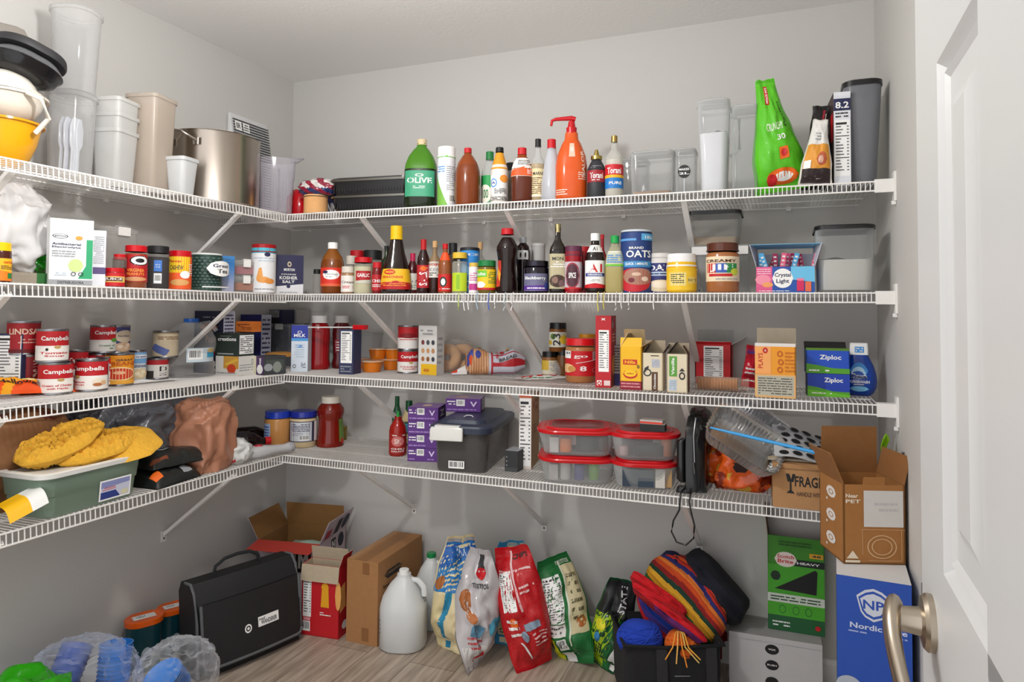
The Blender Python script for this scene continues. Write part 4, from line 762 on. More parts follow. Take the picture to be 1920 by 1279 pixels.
tub('clear_container', 'food container', 'lower clear container under the flour box, behind the peanut butter', 1293, 1408, 463, .19, 'B', .16, '#d8dada|c|.05|.78', '#c8caca|c|.05|.6', sh=2, taper=.95, latch=2, group=None)
PC, wC, hC, aC = box_at(1293, 1408, 463, .19, 'B', z, 0)
tub('flour_container', 'food container', 'clear container with black lid and some tan flour, stacked on another', 1287, 1391, 393, .19, 'B', .16, '#d0cec8|c|.05|.7', 'K|g', z=z + hC + .002, taper=.86, cont=(.3, '#c2a888|d'), lidh=.014)
B2('peanut_butter_jar', 'jar', 'brown lidded peanut butter jar with a cream label', 1324, 1386, 457, .045, 'wide', '#a8683c|g', '#5a2c1c|g', [(.22, .72, '#ecd8b8', 170, 'r .12 .34 .36 .72 R;r .36 .34 .58 .72 #3a5cb0;r .58 .34 .82 .72 #2a8a48;t .47 .53 .5 .3 w JIF;e .76 .38 .1 .14 #c8d03c;t .45 .82 .7 .12 E CREAMY;r .2 .2 .7 .3 R;l .15 .05 .85 .14 1 S')], neck=.84)
def drink_mix():
    P, w_, h_, a = box_at(1418, 1528, 500, .04, 'B', z, 0); o = root('drink_mix_box', 'box', 'open drink mix box in blue and pink, full of packets', (P.x, P.y, z), a)
    dep = .12; M = MB(); th = .002; c = '#3a7ad0'
    M.box(-w_ / 2, 0, 0, w_ / 2, dep, th, c); M.box(-w_ / 2, 0, 0, w_ / 2, th, h_, c); M.box(-w_ / 2, dep - th, 0, w_ / 2, dep, h_ * 1.6, '#d8d8e0'); M.box(-w_ / 2, 0, 0, -w_ / 2 + th, dep, h_, c); M.box(w_ / 2 - th, 0, 0, w_ / 2, dep, h_, c)
    art(M, faceF(w_, dep, h_, 'F'), 'r 0 0 1 1 #2454a8;r 0 0 .28 1 #e05a8c;e .12 .5 .14 .2 #f090a8;e .2 .3 .1 .1 #f0a060;l .02 .7 .26 .95 3 #f8c8d8;p #6cc0e8 .6 .5 1 .4 1 1 .6 1;e .46 .55 .18 .38 w;t .46 .66 .28 .2 N Crystal;t .46 .42 .22 .2 N Light;r .7 .06 .82 .45 #d8285c;r .84 .04 .94 .42 #e87048;e .76 .5 .07 .05 #f080a0;l .05 .03 .6 .09 1 w'); M.obj('carton', o, 0)
    M = MB(); H2 = h_ * 1.75; M.quad((-w_ * .62, .01, h_ * 1.9), (w_ * .62, .01, h_ * 1.9), (w_ * .5, dep, H2 * 1.05), (-w_ * .5, dep, H2 * 1.05), '#7cc0e4'); M.obj('lid_flap', o, 0)
    for sx in (-1, 1): m = MB(); m.quad((sx * w_ * .5, .0, h_), (sx * w_ * .62, .0, h_ * 1.9), (sx * w_ * .5, dep, H2 * 1.05), (sx * w_ * .5, dep, h_), '#c8c8d4'); m.obj('side_flap', o, 0)
    P2 = P
    for i in range(11):
        x = -w_ * .42 + i * w_ * .084; c = rnd.choice(('#c8285c', '#b8204c', '#d8487c', '#4aa0d0', '#e06080', '#a81c50')); m = MB()
        m.box(-.007, -.003, 0, .007, .003, .085, c); art(m, lambda u, v, o_: (-.007 + .014 * u, -.003 - o_, v * .085), 'l .2 .2 .8 .95 5 w')
        q = m.obj('packet', None, 0, loc=(P2.x + x, P2.y + .02 + .07 * rnd.random(), z + h_ * .35 + .012), rot=(rnd.uniform(-.1, .1), rnd.uniform(-.35, .35), 0)); tag(q, 'packet', 'thin drink mix packet standing in the open blue and pink box', 'drink mix packets')
drink_mix()
tub('flour_container', 'food container', 'large clear container with black lid half full of white flour, at the right end', 1528, 1646, 420, .05, 'B', .2, '#d8dada|c|.05|.78', 'K|g', sh=2, taper=.9, cont=(.52, '#dcdad2'), lidh=.012, cr=.03)
# ================= third shelf, left wall =================
z = ZS[3]
CAMP = 'r 0 0 1 .5 #ece8e2;t .58 .74 .62 .2 w Campbells;e .6 .46 .07 .06 #b89a5c;t .55 .26 .6 .08 R {a};t .55 .15 .4 .07 R {b};r 0 .5 1 .505 w'
def CN(label, x0, x1, top, tb, art_, bg='#b8101c', zz=None, turn=0, g=None, cat='can', hh=None):
    return can('food_can', label, x0, x1, top, tb, 'G', bg, art_, z=z if zz is None else zz, turn=turn, group=g, cat=cat, zh=hh)
carton('cereal_box', 'box', 'navy edged box with a big nutrition panel at the left frame edge', -8, 45, 626, 725, 'G', .035, '#2c3458', 'n .02 .03 .96 .97', AR='r 0 0 1 1 #2c3458', sh=3, rot=26)
o, zt = CN('large dark red olive can, lower one, behind the nutrition box', 28, 90, 664, 716, 'T .72 .5 .3 .8 #d8b8a8 LINDSAY', '#8c121c')
CN('large red olive can with cream lettering, upper one of the pair', 14, 80, 600, 716, 't .55 .72 .7 .2 #e8c8b0 LINDSAY;l .4 .3 .8 .5 2 #d8a898;r 0 .0 1 .12 #6a0c14', '#a0141e', zz=zt + .0005, hh=.1)
o, zt = CN('red and white soup can at the front left, bottom of the stack', 69, 137, 679, 738, CAMP.format(a='Cream_of_Chicken', b='with Herbs') + ';e .12 .25 .1 .2 #9a948c')
CN('red and white soup can on top of the front stack', 64, 127, 614, 738, CAMP.format(a='Tomato', b='Soup') + ';e .4 .38 .03 .05 K', zz=zt + .0005, hh=.098)
CN('red and white soup can with mushroom picture, second in the front row', 139, 203, 673, 732, 'r 0 0 1 .5 #ece8e2;t .4 .74 .7 .2 w Campbells;e .2 .46 .07 .06 #b89a5c;t .22 .28 .3 .08 R Mushroom;t .22 .18 .3 .07 R Soup;e .66 .3 .16 .1 #e8dcc8;e .62 .18 .1 .06 #b0683c;e .74 .24 .07 .08 #d8b088;r .88 .1 1 .9 #c8c4c8')
CN('red and white soup can half hidden behind the mushroom soup', 178, 212, 668, 724, CAMP.format(a='Bean', b='Bacon'))
o, zb = CN('red topped soup can in the second row under another soup can', 162, 214, 662, 706, CAMP.format(a='Celery', b='Soup'))
CN('red topped soup can in the second row behind the front stack', 127, 170, 656, 700, CAMP.format(a='Potato', b='Soup'))
o, zb2 = CN('dark can at the back supporting the navy beans can', 190, 240, 662, 690, 'l .2 .2 .8 .8 5 S', '#3a3c58')
CN('red and white soup can with a green seal, raised on the second row', 170, 222, 607, 706, 'r 0 0 1 .48 #e6e2dc;t .62 .76 .66 .2 w Campbells;e .8 .46 .12 .09 #5a9a3c;t .6 .24 .4 .07 G Cream_of;l .4 .08 .9 .16 1 G', zz=zb + .0005, hh=.092)
CN('navy beans can behind the raised soup can', 192, 247, 598, 690, 'e .72 .62 .26 .26 #c8b8a0;t .7 .64 .3 .08 N Northern;e .7 .18 .26 .2 #c8a888;e .6 .2 .07 .08 #e8d0b8;e .75 .14 .07 .08 #e0c4a8;e .8 .26 .07 .07 #e8d0b8', '#33386c', zz=zb2 + .0005, hh=.094)
CN('orange can with a soup bowl picture', 195, 251, 662, 722, 'r 0 .88 1 1 #d88a14;t .62 .72 .6 .14 #b8560c BEANS;t .62 .84 .4 .06 k GREAT;e .5 .36 .42 .24 #f0d8a0;e .5 .36 .38 .2 #c8381c;e .5 .4 .14 .06 #e8b48c;r 0 0 1 .14 #e8a83c', '#e8951c')
CN('white and blue can of pale beans', 245, 278, 657, 711, 'r 0 .6 1 1 #7aaee0;r .2 .78 1 .92 w;t .6 .85 .5 .08 B Great;e .6 .22 .36 .2 #d8c49c;e .5 .22 .1 .07 #efe2c4;e .72 .28 .1 .07 #efe2c4;e .64 .14 .1 .07 #e8d8b4;l .3 .45 .9 .55 2 N', '#d8e2ee')
o, zb = CN('red and white can under the tan can', 277, 320, 671, 704, 'r 0 0 1 .74 #dcd8d2;t .68 .5 .24 .3 k D;t .68 .2 .24 .2 k S;r .1 0 .4 .4 #3a3430', '#b01a24')
CN('tan can with a blue funnel shape, stacked behind the water jug', 288, 338, 614, 704, 'p #5a6aa8 .05 .3 .5 0 .6 .25 .2 .55;l .3 .7 .9 .85 2 e;r 0 .96 1 1 #8a7a5c', '#d2c2a4', zz=zb + .0005, hh=.098)
def water_jug():
    P, R, hh = round_at(309, 404, 597, 705, 'G', z); o = root('water_jug', 'bottle', 'empty clear plastic water jug with bright blue cap', (P.x, P.y, z), face_cam(P))
    M = MB(); q = [(.8, 0), (.97, .03), (1, .10), (.95, .14), (1, .18), (.98, .24), (.9, .27), (.9, .40), (.98, .43), (1, .55), (.97, .66), (.84, .78), (.6, .88), (.3, .94), (.26, .96)]
    M.lathe(q, R, hh, '#e4e6e8|c|.04|.9', 36); n0 = len(M.v)
    M.map(lambda p: Vector((p.x * (1 + .03 * math.sin(9 * math.atan2(p.y, p.x) + p.z * 60) * (p.z > hh * .45)), p.y * (1 + .03 * math.sin(9 * math.atan2(p.y, p.x) + p.z * 60) * (p.z > hh * .45)), p.z))); M.obj('jug_body', o, 60)
    M = MB(); M.lathe([(.3, .925), (.31, .93), (.31, .995), (.29, 1)], R, hh, '#1c66c8|g', 24); M.obj('cap', o, 40)
    M = MB(); art(M, wrapF([(.91, 0), (.91, 1)], R, hh, .26, .5, 90, 1, 1, 35), 'r 0 0 1 1 #c8d8e0;b .05 .2 .45 .9;r .6 .3 1 .7 #3ca0cc;e .8 .8 .2 .16 #d8b43c', seg=8); M.obj('label', o, 40)
    M = MB(); M.tube([(R * .35, 0, hh * .9), (R * .7, -.01, hh * .93), (R * 1.0, -.01, hh * .78)], .008, '#d8dadc|c|.04|.6', 8); M.obj('handle', o, 50)
water_jug()
M = MB(); f = lambda u, v: ((u - .5) * .17, (v - .5) * .05, .002 + .012 * max(0, v - .5) * math.sin(u * 5) + .004 * u); M.grid(f, 16, 8, 'w')
Pp = centre(285, 717, 'G', z); tag(M.obj('paper_slip', None, 60, loc=(Pp.x, Pp.y, z + .001), rot=PI / 2 - .15), 'paper', 'white paper slip lying on the shelf before the water jug')
P = centre(46, 742, 'G', z)
def candy():
    o = root('candy_bag', 'bag', 'orange and yellow candy bag lying at the front of the shelf', (P.x - .005, P.y + .0, z + .002), rot=(0, math.radians(4), PI / 2 - .08))
    W_, D_, T_ = .27, .09, .055
    def Fn(u, v, off=0):
        k = max(0, 1 - abs(2 * u - 1) ** 3) ** .5; g = math.sin(PI * v) ** .6 if 0 < v < 1 else 0
        y = (v - .5) * D_ * (1 - .25 * u); zz = T_ * (.12 + .88 * g * k * (1 - .45 * u)) + .010 * noise.noise(Vector((u * 9, v * 6, 2))) * g + off
        return ((u - .5) * W_, y + .01 * noise.noise(Vector((u * 5, 1, 3))), max(zz, .001))
    M = MB(); M.grid(Fn, 60, 30, lambda u, v: '#e8a020|g|.2' if abs(u - .25 - .1 * math.sin(v * 3)) < .05 else ('#f0c840|g|.2' if v > .72 else '#e4521c|g|.2')); M.grid(lambda u, v: (lambda p: (p[0], p[1], .001))(Fn(1 - u, v)), 10, 6, '#c8381c|g')
    art(M, Fn, 'p #f0a020 0 .2 .5 .35 1 .2 1 .6 .5 .62 0 .5;p #f0d890 .2 .55 .9 .4 .9 .62 .25 .8;t .45 .28 .5 .16 #2a1410 Halloween;t .42 .62 .34 .13 K Mix_MAX;e .7 .3 .06 .07 w;r .9 .1 .96 .9 O', seg=40, segv=22, step=.0006); M.obj('wrapper', o, 70)
candy()
def LB(name, label, x0, x1, top, tb, dep, col, A, rot=-90, zz=None, hh=None, **k): return carton(name, 'box', label, x0, x1, top, tb, 'G', dep, col, A, rot=rot + 90, z=z if zz is None else zz, h=hh, **k)
LB('food_box', 'dark navy box with a white panel side behind the water jug', 366, 420, 583, 676, .06, '#1d1e3a', 't .6 .55 .4 .12 #a06a4c Pasta;e .5 .74 .3 .06 #b0683c;t .7 .35 .3 .08 R Rao;l .3 .88 .7 .92 1 S', AR='r 0 .55 1 1 #c8cce0;l .1 .58 .9 .96 7 N')
LB('food_box', 'lower white box with a yellow fruit picture', 407, 450, 668, 704, .085, '#d8d6d0', 'r .35 .35 1 1 #c8943c;e .7 .35 .2 .24 #c8401c;p #e0b03c .4 .6 .9 .9 1 .8 .5 .5;l .05 .05 .9 .2 1 S', AR='r 0 0 1 1 #dcdad4;l .05 .2 .95 .6 3 S;o .85 .7 .07 .14 .5 S')
Pg, wg, hg, ag = box_at(407, 450, 668, 704, 'G', z, 0)
LB('food_box', 'dark green pasta box standing on the white fruit box', 406, 449, 625, 704, .085, '#25302a', 't .5 .74 .8 .16 w creations;r .1 .06 .8 .12 S;l .2 .85 .7 .9 1 S', AR='r .06 .08 .94 .92 w;l .1 .12 .9 .88 9 k', zz=z + hg + .001)
zq = z + hg + .001 + (ztop(428, 625, Pg) - z - hg)
LB('food_box', 'small orange box lying on the dark green box', 443, 474, 598, 700, .05, '#e07a2c', 't .3 .6 .3 .3 #7a2c10 C;l .1 .6 .9 .8 1 #7a2c10;l .4 .2 .95 .5 2 #7a2c10', zz=zq + .002, hh=.042)
LB('food_box', 'navy blue box with speckled edge beside the dark green box', 452, 491, 590, 686, .06, '#26286c', 'e .7 .12 .05 .03 w;e .5 .2 .04 .02 R;e .6 .05 .04 .02 w;r 0 0 1 .04 #a8a8c8', AR='r 0 0 1 1 #b8bccc;l .1 .1 .9 .95 10 N')
LB('tea_box', 'low purple, white and charcoal box beside the tall cartons', 474, 497, 668, 703, .10, '#3a3c40', 'r 0 0 .4 1 #d8d2b8;r .4 0 1 1 #4a2c5c;e .7 .3 .25 .25 w;T .7 .65 .2 .5 w Sweet', rot=-105, AR='r .1 .2 .9 .8 #48504c;e .6 .4 .2 .3 #8a9088;e .2 .4 .2 .2 S')
M = MB(); M.lathe([(.7, 0), (1, .2), (.9, .8), (.5, 1)], .055, .02, '#b8803c|d', 16); M.map(lambda p: Vector((p.x * 1.2, p.y * .6, p.z))); Pq = centre(519, 694, 'G', z)
tag(M.obj('cracker', None, 60, loc=(Pq.x, Pq.y + .02, z + .055), rot=(.1, 0, .6)), 'food', 'golden brown crusty piece resting on the low charcoal box')
Pc = centre(525, 560, 'L')
tub('snap_container', 'food container', 'grey see-through snap container in the corner under two boxes', 504, 546, 607, 676, 'G', .11, '#7c8088|k|.2|.45', '#c8ccd0|c|.05|.4', z=z, taper=.95, latch=1)
Pt, wt, ht, at_ = box_at(504, 546, 607, 676, 'G', z, 0)
carton('tea_box', 'box', 'small navy box with grey window on the snap container in the corner', 506, 530, 577, 676, 'G', .08, '#1f2040', 'r .05 .45 .75 .95 #8a8c8c;l .1 .5 .7 .9 4 k;r 0 0 .8 .4 K', z=z + ht + .001, h=.062)
carton('tea_box', 'box', 'small pale speckled box beside the small navy one in the corner', 533, 560, 577, 672, 'G', .08, '#b8b4b0', 'r .1 .7 .25 .85 N;l .3 .2 .9 .9 6 S', z=z + ht + .001, h=.062)
# ================= third shelf, back wall =================
def B3(name, cat, label, x0, x1, top, tb, *a, **k): return bottle(name, cat, label, x0, x1, top, tb, 'G', *a, z=k.pop('zz', z), **k)
def C3(name, label, x0, x1, top, tb, dep, col, A='', cat='box', **k): return carton(name, cat, label, x0, x1, top, tb, 'G', dep, col, A, z=k.pop('z', z), **k)
C3('milk_carton', 'blue and white milk carton at the corner of the third shelf', 548, 579, 610, 697, .07, '#d8e2ee', 'r 0 .72 1 1 #26349c;r 0 .66 1 .72 #4a9adc;t .5 .78 .7 .07 w MILK;o .5 .85 .14 .03 .3 w;l .2 .3 .8 .6 6 L;l .6 .08 .9 .2 4 k;o .2 .12 .1 .04 .3 k;t .5 .55 .4 .06 b 2', cat='carton', rot=26, AL='r 0 0 1 1 #c8d4e8;r 0 .7 1 1 #1c2878')
B3('ketchup_bottle', 'bottle', 'big red sauce bottle with white ridged cap, left of two', 578, 618, 592, 692, 'bigcap', '#9c1018|g|.1', '#dcdad8', [], cr=.7, dr=.8)
B3('ketchup_bottle', 'bottle', 'dark red sauce bottle with white cap behind the navy box', 622, 657, 592, 690, 'bigcap', '#5c1418|g|.1', '#dcdad8', [(.3, .55, '#8c2430', 80, 'l .1 .1 .9 .9 4 w')], cr=.7)
B3('water_bottle', 'bottle', 'small clear bottle squeezed between the red and the dark red bottles', 609, 627, 632, 690, 'sauce', '#c8ccc8|c|.05|.5', '#c8c8c4', [(.2, .5, '#9aa29c', 100, '')])
tub('lidded_tub', 'food container', 'clear lidded tub behind the sauce bottles', 622, 700, 622, 672, 'G', .14, '#d8dadc|c|.05|.8', '#c8caca|c|.05|.6', z=z, taper=.82, lidh=.014)
C3('food_box', 'navy box showing its nutrition side before the dark red bottle', 638, 664, 618, 702, .07, '#2c3458', 'n .1 .25 .9 .96;l .1 .04 .9 .2 3 S', rot=8, AL='r 0 0 1 1 #2a2c4c')
def fruit_cup(x0, x1, top, tb, zz, lb):
    P, R, hh = round_at(x0, x1, top, tb, 'G', z); o = root('fruit_cup', 'cup', lb, (P.x, P.y, zz), face_cam(P), 'orange fruit cups'); hh = .047
    M = MB(); M.loft([(0, 1.5 * R, 1.5 * R, R), (hh * .9, 1.9 * R, 1.9 * R, R)], '#e07a1c|g|.12', 28); M.obj('cup', o, 50)
    M = MB(); M.loft([(hh * .9, 2.1 * R, 2.1 * R, R), (hh * .98, 2.12 * R, 2.12 * R, R), (hh * .98, 1.9 * R, 1.9 * R, R)], '#e8c8a8|g', 28); M.obj('film_lid', o, 40)
fruit_cup(676, 719, 684, 697, z, 'front lower orange fruit cup'); fruit_cup(718, 752, 684, 690, z, 'lower orange fruit cup touching the soup cans'); fruit_cup(664, 700, 684, 685, z, 'lower orange fruit cup at the back left')
fruit_cup(690, 726, 662, 693, z + .0455, 'upper orange fruit cup on the front one'); fruit_cup(722, 755, 662, 688, z + .0455, 'upper orange fruit cup next to the soup cans')
o, zt = CN('red and white soup can under another, beside the fruit cups', 745, 784, 656, 699, CAMP.format(a='Chicken', b='Noodle'))
CN('red and white soup can, top of the pair beside the fruit cups', 745, 784, 610, 699, 'r 0 0 1 .5 #e8e4e0;r .2 .4 .8 .44 R;e .5 .6 .3 .12 #8a0c14', zz=zt + .0005, hh=.1)
C3('snack_pouch', 'white snack pouch with rows of small food pictures', 786, 820, 611, 703, .05, '#dcdad6', 'r .15 0 1 .22 #e8b81c;r .3 .06 .6 .12 #c87a1c;' + ''.join(f'e {.25+.28*i:.2f} {.32+.17*j:.2f} .09 .05 {c};' for j, r_ in enumerate((('#a86a3c', '#8c5a30', '#3a3c48'), ('#c89a6c', '#c8925c', '#b8865c'), ('#7a3c3c', '#4a4c54', '#3c3c44'))) for i, c in enumerate(r_)) + 'l .1 .8 .8 .94 2 S', cat='bag', rot=-8, AR='r 0 0 1 1 #c8c6c2;l .1 .2 .8 .8 5 S')
def bagels():
    P = centre(858, 692, 'G', z)
    for i, (dx, dy, tl, lb) in enumerate(((-.045, 0, 78, 'front left bagel of the bagged pair'), (.0, .055, 80, 'bagel behind the front one'))):
        M = MB(); R, r = .036, .0235; n, m = 28, 12; vs = []
        for a in range(n):
            for b in range(m):
                A_, B_ = 2 * PI * a / n, 2 * PI * b / m; q = r * (1 + .08 * noise.noise(Vector((a * .7, b * .7, i * 5))))
                vs.append(((R + q * math.cos(B_)) * math.cos(A_), (R + q * math.cos(B_)) * math.sin(A_), q * .95 * math.sin(B_)))
        M.add(vs, [(a * m + b, (a + 1) % n * m + b, (a + 1) % n * m + (b + 1) % m, a * m + (b + 1) % m) for a in range(n) for b in range(m)], '#d8a878|d')
        tag(M.obj('bagel', None, 80, loc=(P.x + dx, P.y + dy, z + .0605), rot=(math.radians(tl), 0, .35)), 'bagel', lb)
    blob('bagel_bag', 'bag', 'clear thin plastic bag wrapped around the bagels', (P.x - .01, P.y + .02, z), (.19, .16, .135), .3, '#e0dedc|c|.05|.86', 4, .12, 2.4, True, 4, fine=.3)
bagels()
def bread():
    P = centre(938, 703, 'G', z); o = root('bread_bag', 'bread', 'bagged sliced bread loaf with a blue, white and red printed wrapper', (P.x - .03, P.y + .015, z), rot=(0, 0, math.radians(28)))
    L_, W_, Hh = .24, .105, .095
    def Fn(u, v, off=0):
        a = (v - .5) * 2 * PI; k = 1 - .06 * noise.noise(Vector((u * 6, v * 6, 1))); k *= 1 - .5 * max(0, u - .8) / .2 if u > .8 else 1; k *= (min(1, .25 + u * 9)) ** .5 if u < .09 else 1
        c_, s_ = math.cos(a), math.sin(a); e = .7
        return ((u - .5) * L_, (math.copysign(abs(s_) ** e, s_)) * (W_ / 2 + off) * k, max(0, Hh / 2 + (math.copysign(abs(c_) ** e, c_)) * (Hh / 2 + off) * k + (0 if c_ < 0 else .01 * math.sin(u * 9))))
    def cf(u, v):
        if u < .38: return '#b87c50|g|.3' if (math.sin(u * 150 + v * 3) > -.5) else '#d8b088|g|.3'
        return '#c8c8d4|g|.25' if (u < .44 or math.sin(v * 44) > -.8) else '#b82c34|g'
    M = MB(); M.grid(Fn, 100, 40, cf); art(M, Fn, 'p #3c4c9c .02 .2 .12 .3 .12 .45 .02 .4;e .2 .33 .05 .06 #2c3c94;e .08 .28 .03 .04 #d8501c;p #b82c34 .42 .0 .45 .0 .45 1 .42 1;e .3 .6 .06 .05 #4a5cb0;e .24 .55 .03 .03 #d8b83c;e .6 .45 .04 .05 R;e .7 .5 .04 .05 #d8a02c;t .7 .3 .3 .04 k BREAD;T .52 .42 .04 .2 R SUN', seg=44, segv=40, step=.0006); M.obj('wrapper', o, 70)
    M = MB(); M.grid(lambda u, v: (-L_ / 2 - .055 + .06 * u, (v - .5) * (.09 - .03 * u), .003 + .03 * u * math.sin(v * PI) + .006 * math.sin(v * 25)), 8, 20, lambda u, v: ('#3448a0|g' if int(v * 9) % 2 else '#e0dcd8|g') if u > .4 else ('#c8401c|g' if int(v * 7) % 2 else '#d8d4e0|g')); M.obj('bag_end', o, 60)
bread()
M = MB(); Pk = centre(1018, 712, 'G', z)
fk = lambda u, v, o=0: ((u - .5) * .2, (v - .5) * .09 * (1 - .3 * u), .006 + .012 * math.sin(u * PI) * math.sin(v * PI) + .012 * max(0, u - .5) + .003 * noise.noise(Vector((u * 7, v * 7, 0))) + o)
M.grid(fk, 20, 10, '#dcd6d4|g'); art(M, fk, 'p R .1 .3 .3 .2 .34 .6 .12 .7;r .4 .3 .5 .7 R;e .7 .5 .08 .22 #c8304c;e .7 .5 .05 .12 w;l .1 .04 .9 .16 1 G', seg=20, segv=10, step=.0005); tag(M.obj('flat_packet', None, 70, loc=(Pk.x, Pk.y - .01, z), rot=.42), 'packet', 'flat white and red packet lying before the bread')
blob('plastic_wrap', 'wrap', 'crumpled ball of clear plastic wrap behind the peanut butter', (centre(1050, 690, 'G', z).x, centre(1050, 690, 'G', z).y, z), (.05, .05, .06), 0, '#e4e4e6|c|.05|.55', 6, .3, 2.5, True, 3)
Pj, Rj, Hj = round_at(1017, 1047, 659, 698, 'G', z)
B3('relish_jar', 'jar', 'bottom jar with black lid and pale yellow label, under another', 1017, 1047, 659, 698, 'wide', '#8a5a2c|g|.15', 'K|g', [(.12, .66, '#d8d2bc', 165, 'r 0 .3 .45 1 #d8b43c;l .5 .2 .95 .9 5 S')])
B3('relish_jar', 'jar', 'jar with black lid behind the bottom jar', 1045, 1068, 655, 684, 'wide', '#6a4420|g|.15', 'K|g')
B3('relish_jar', 'jar', 'upper jar of relish with black lid and lemon label', 1030, 1063, 605, 696, 'wide', '#7a4a1c|g|.15', 'K|g', [(.16, .68, '#dcdccc', 165, 'e .3 .7 .12 .2 #5a7a2c;T .45 .5 .3 .8 k 23;e .75 .5 .2 .3 #e8c83c;e .15 .3 .12 .16 #d8b02c')], zz=z + Hj + .001)
B3('peanut_butter_jar', 'jar', 'large peanut butter jar with red lid and red label with crackers', 1060, 1118, 634, 716, 'wide', '#b07848|g|.15', '#d81c24|g', [(.16, .72, '#c4161e', 175, 't .5 .76 .3 .14 w go;r .02 .7 .28 1 w;r .1 .86 .26 .96 k;e .18 .3 .2 .18 #e8c08c;e .3 .28 .1 .12 #c8904c;r .76 .64 1 .98 #d8d4d0;l .8 .68 .96 .94 5 k;t .55 .3 .14 .2 w 8;p w .4 .5 .9 .66 .9 .68 .4 .52;o .84 .24 .1 .1 .2 #e88080')], neck=.85)
B3('mustard_jar', 'jar', 'jar with orange yellow lid behind the large peanut butter', 1085, 1118, 626, 700, 'wide', '#b08448|g', '#e8a01c|g', neck=.88)
C3('cracker_box', 'tall red box with a white nutrition strip', 1117, 1146, 592, 727, .13, '#b8101e', 'n .2 .22 .86 .8;t .5 .95 .3 .03 w x;r .1 .03 .4 .1 w;r .55 .03 .95 .1 #e8d0d0;o .25 .06 .12 .03 .5 R', AR='r 0 0 1 1 #a01420;e .3 .87 .15 .05 S;l .2 .58 .8 .76 4 #e8b0b0;r 0 0 1 .2 #7a3c1c;e .5 .3 .4 .14 #c89860', rot=6)
C3('food_box', 'slim navy and grey box seen between the red and yellow boxes', 1151, 1164, 648, 723, .06, '#3c3c80', 'r 0 .3 1 1 #a8a8b0;l .1 .34 .9 .96 9 k', rot=0)
C3('cookie_box', 'yellow box with maroon base and torn open flaps', 1163, 1203, 650, 731, .09, '#f0b80c', 'r 0 0 1 .2 #8c1428;l .05 .04 .95 .18 2 #d89098;r .14 .58 .8 .7 #c82818;t .47 .64 .5 .07 Y Nilla;r .2 .3 .8 .44 #e8a00c;e .48 .36 .34 .1 R;e .48 .38 .3 .08 Y;t .48 .38 .34 .04 R wafers;o .85 .54 .06 .04 .5 k', rot=2, flaps=[('F', .03, -12, '#c8b088|d', '#f0b80c'), ('K', .06, -20, '#b8a078|d', '#c8b088|d'), ('L', .05, -28, '#c8b490|d'), ('R', .04, 60, '#8c7c68|d')], AR='r 0 0 1 1 #e0a80c;r 0 0 1 .2 #7c1024')
C3('shake_carton', 'cream carton with brown label and open dark flaps', 1205, 1243, 662, 733, .07, '#dccfb4', 'r .45 0 .75 .5 #5c3c24;T .6 .25 .1 .4 w Chocolate;r .45 .62 .85 .84 #b8bcc8;l .48 .64 .82 .82 5 S;p k .08 .46 .3 .6 .3 .66 .1 .6;o .24 .48 .2 .1 .3 k;r .4 .92 .8 .94 K', cat='carton', rot=2, flaps=[('K', .04, -10, '#b8a890|d', '#7c6c58|d'), ('L', .03, -30, '#4c4034|d'), ('R', .035, 35, '#5c4c3c|d', '#4c4034|d')])
C3('shake_carton', 'cream carton with green label and a raised black flap', 1250, 1289, 664, 737, .07, '#dccfb4', 'r .12 .42 .5 .94 #5c9c3c;T .3 .68 .14 .44 w Vanilla;r .12 .06 .48 .34 #b8c8d8;l .14 .08 .46 .32 5 S;o .74 .44 .15 .1 .4 k;p k .6 .56 .74 .64 .88 .56', cat='carton', rot=2, flaps=[('K', .035, -20, '#b8a890|d', '#8a7c68|d'), ('L', .045, -38, '#3a3430|d', '#2c2824|d'), ('R', .03, -30, '#8a7c68|d', '#5c3c2c|d')], AR='r 0 0 1 1 #5c3c28')
C3('cracker_box', 'red open box with a white nutrition panel', 1303, 1371, 646, 712, .09, '#c4101c', 'n .24 .02 .78 .96', rot=0, flaps=[('K', .05, -6, '#b8b8b4|d', '#d8d4d0'), ('F', .012, 30, '#d8d8d4|d', '#c4101c'), ('R', .05, 62, '#c8c4c0|d', '#a8a4a0|d')])
def sleeve():
    P = centre(1350, 733, 'G', z); o = root('cracker_sleeve', 'packet', 'clear sleeve of round tan crackers lying before the red box', (P.x, P.y, z + .0235), 0); n = 26
    M = MB()
    for i in range(n):
        x = -.07 + .125 * i / n; M.loft([(0, .042, .042, 9), (.0032, .043, .043, 9), (.0042, .040, .040, 9)], '#c8905c|d' if i % 2 else '#b87c4c|d', 18); k = len(M.v) - 54
        M.map(lambda p: Vector((x + p.z, p.y, -p.x)), k)
    M.obj('cracker_stack', o, 50)
    M = MB(); ps = [(-.078, .02), (-.07, .0225), (.06, .0228), (.07, .016), (.09, .022)]; M.loft([(x, 2 * r, 2 * r, 9) for x, r in ps], '#e8d8c8|c|.05|.8', 20); M.map(lambda p: Vector((p.z, p.y, -p.x))); M.obj('clear_wrap', o, 50)
sleeve()
P = centre(1404, 726, 'G', z); sack('snack_bag', 'bag', 'red and purple bag pinched between the red box and the orange box', P, z, .055, .145, .05, 10, 0, 6, 'l .1 .3 .8 .5 2 w;r .1 .8 .9 .9 P;l .1 .12 .9 .2 1 w', col='#c4142c|g', seed=21, wr=.005, pinch=.3)
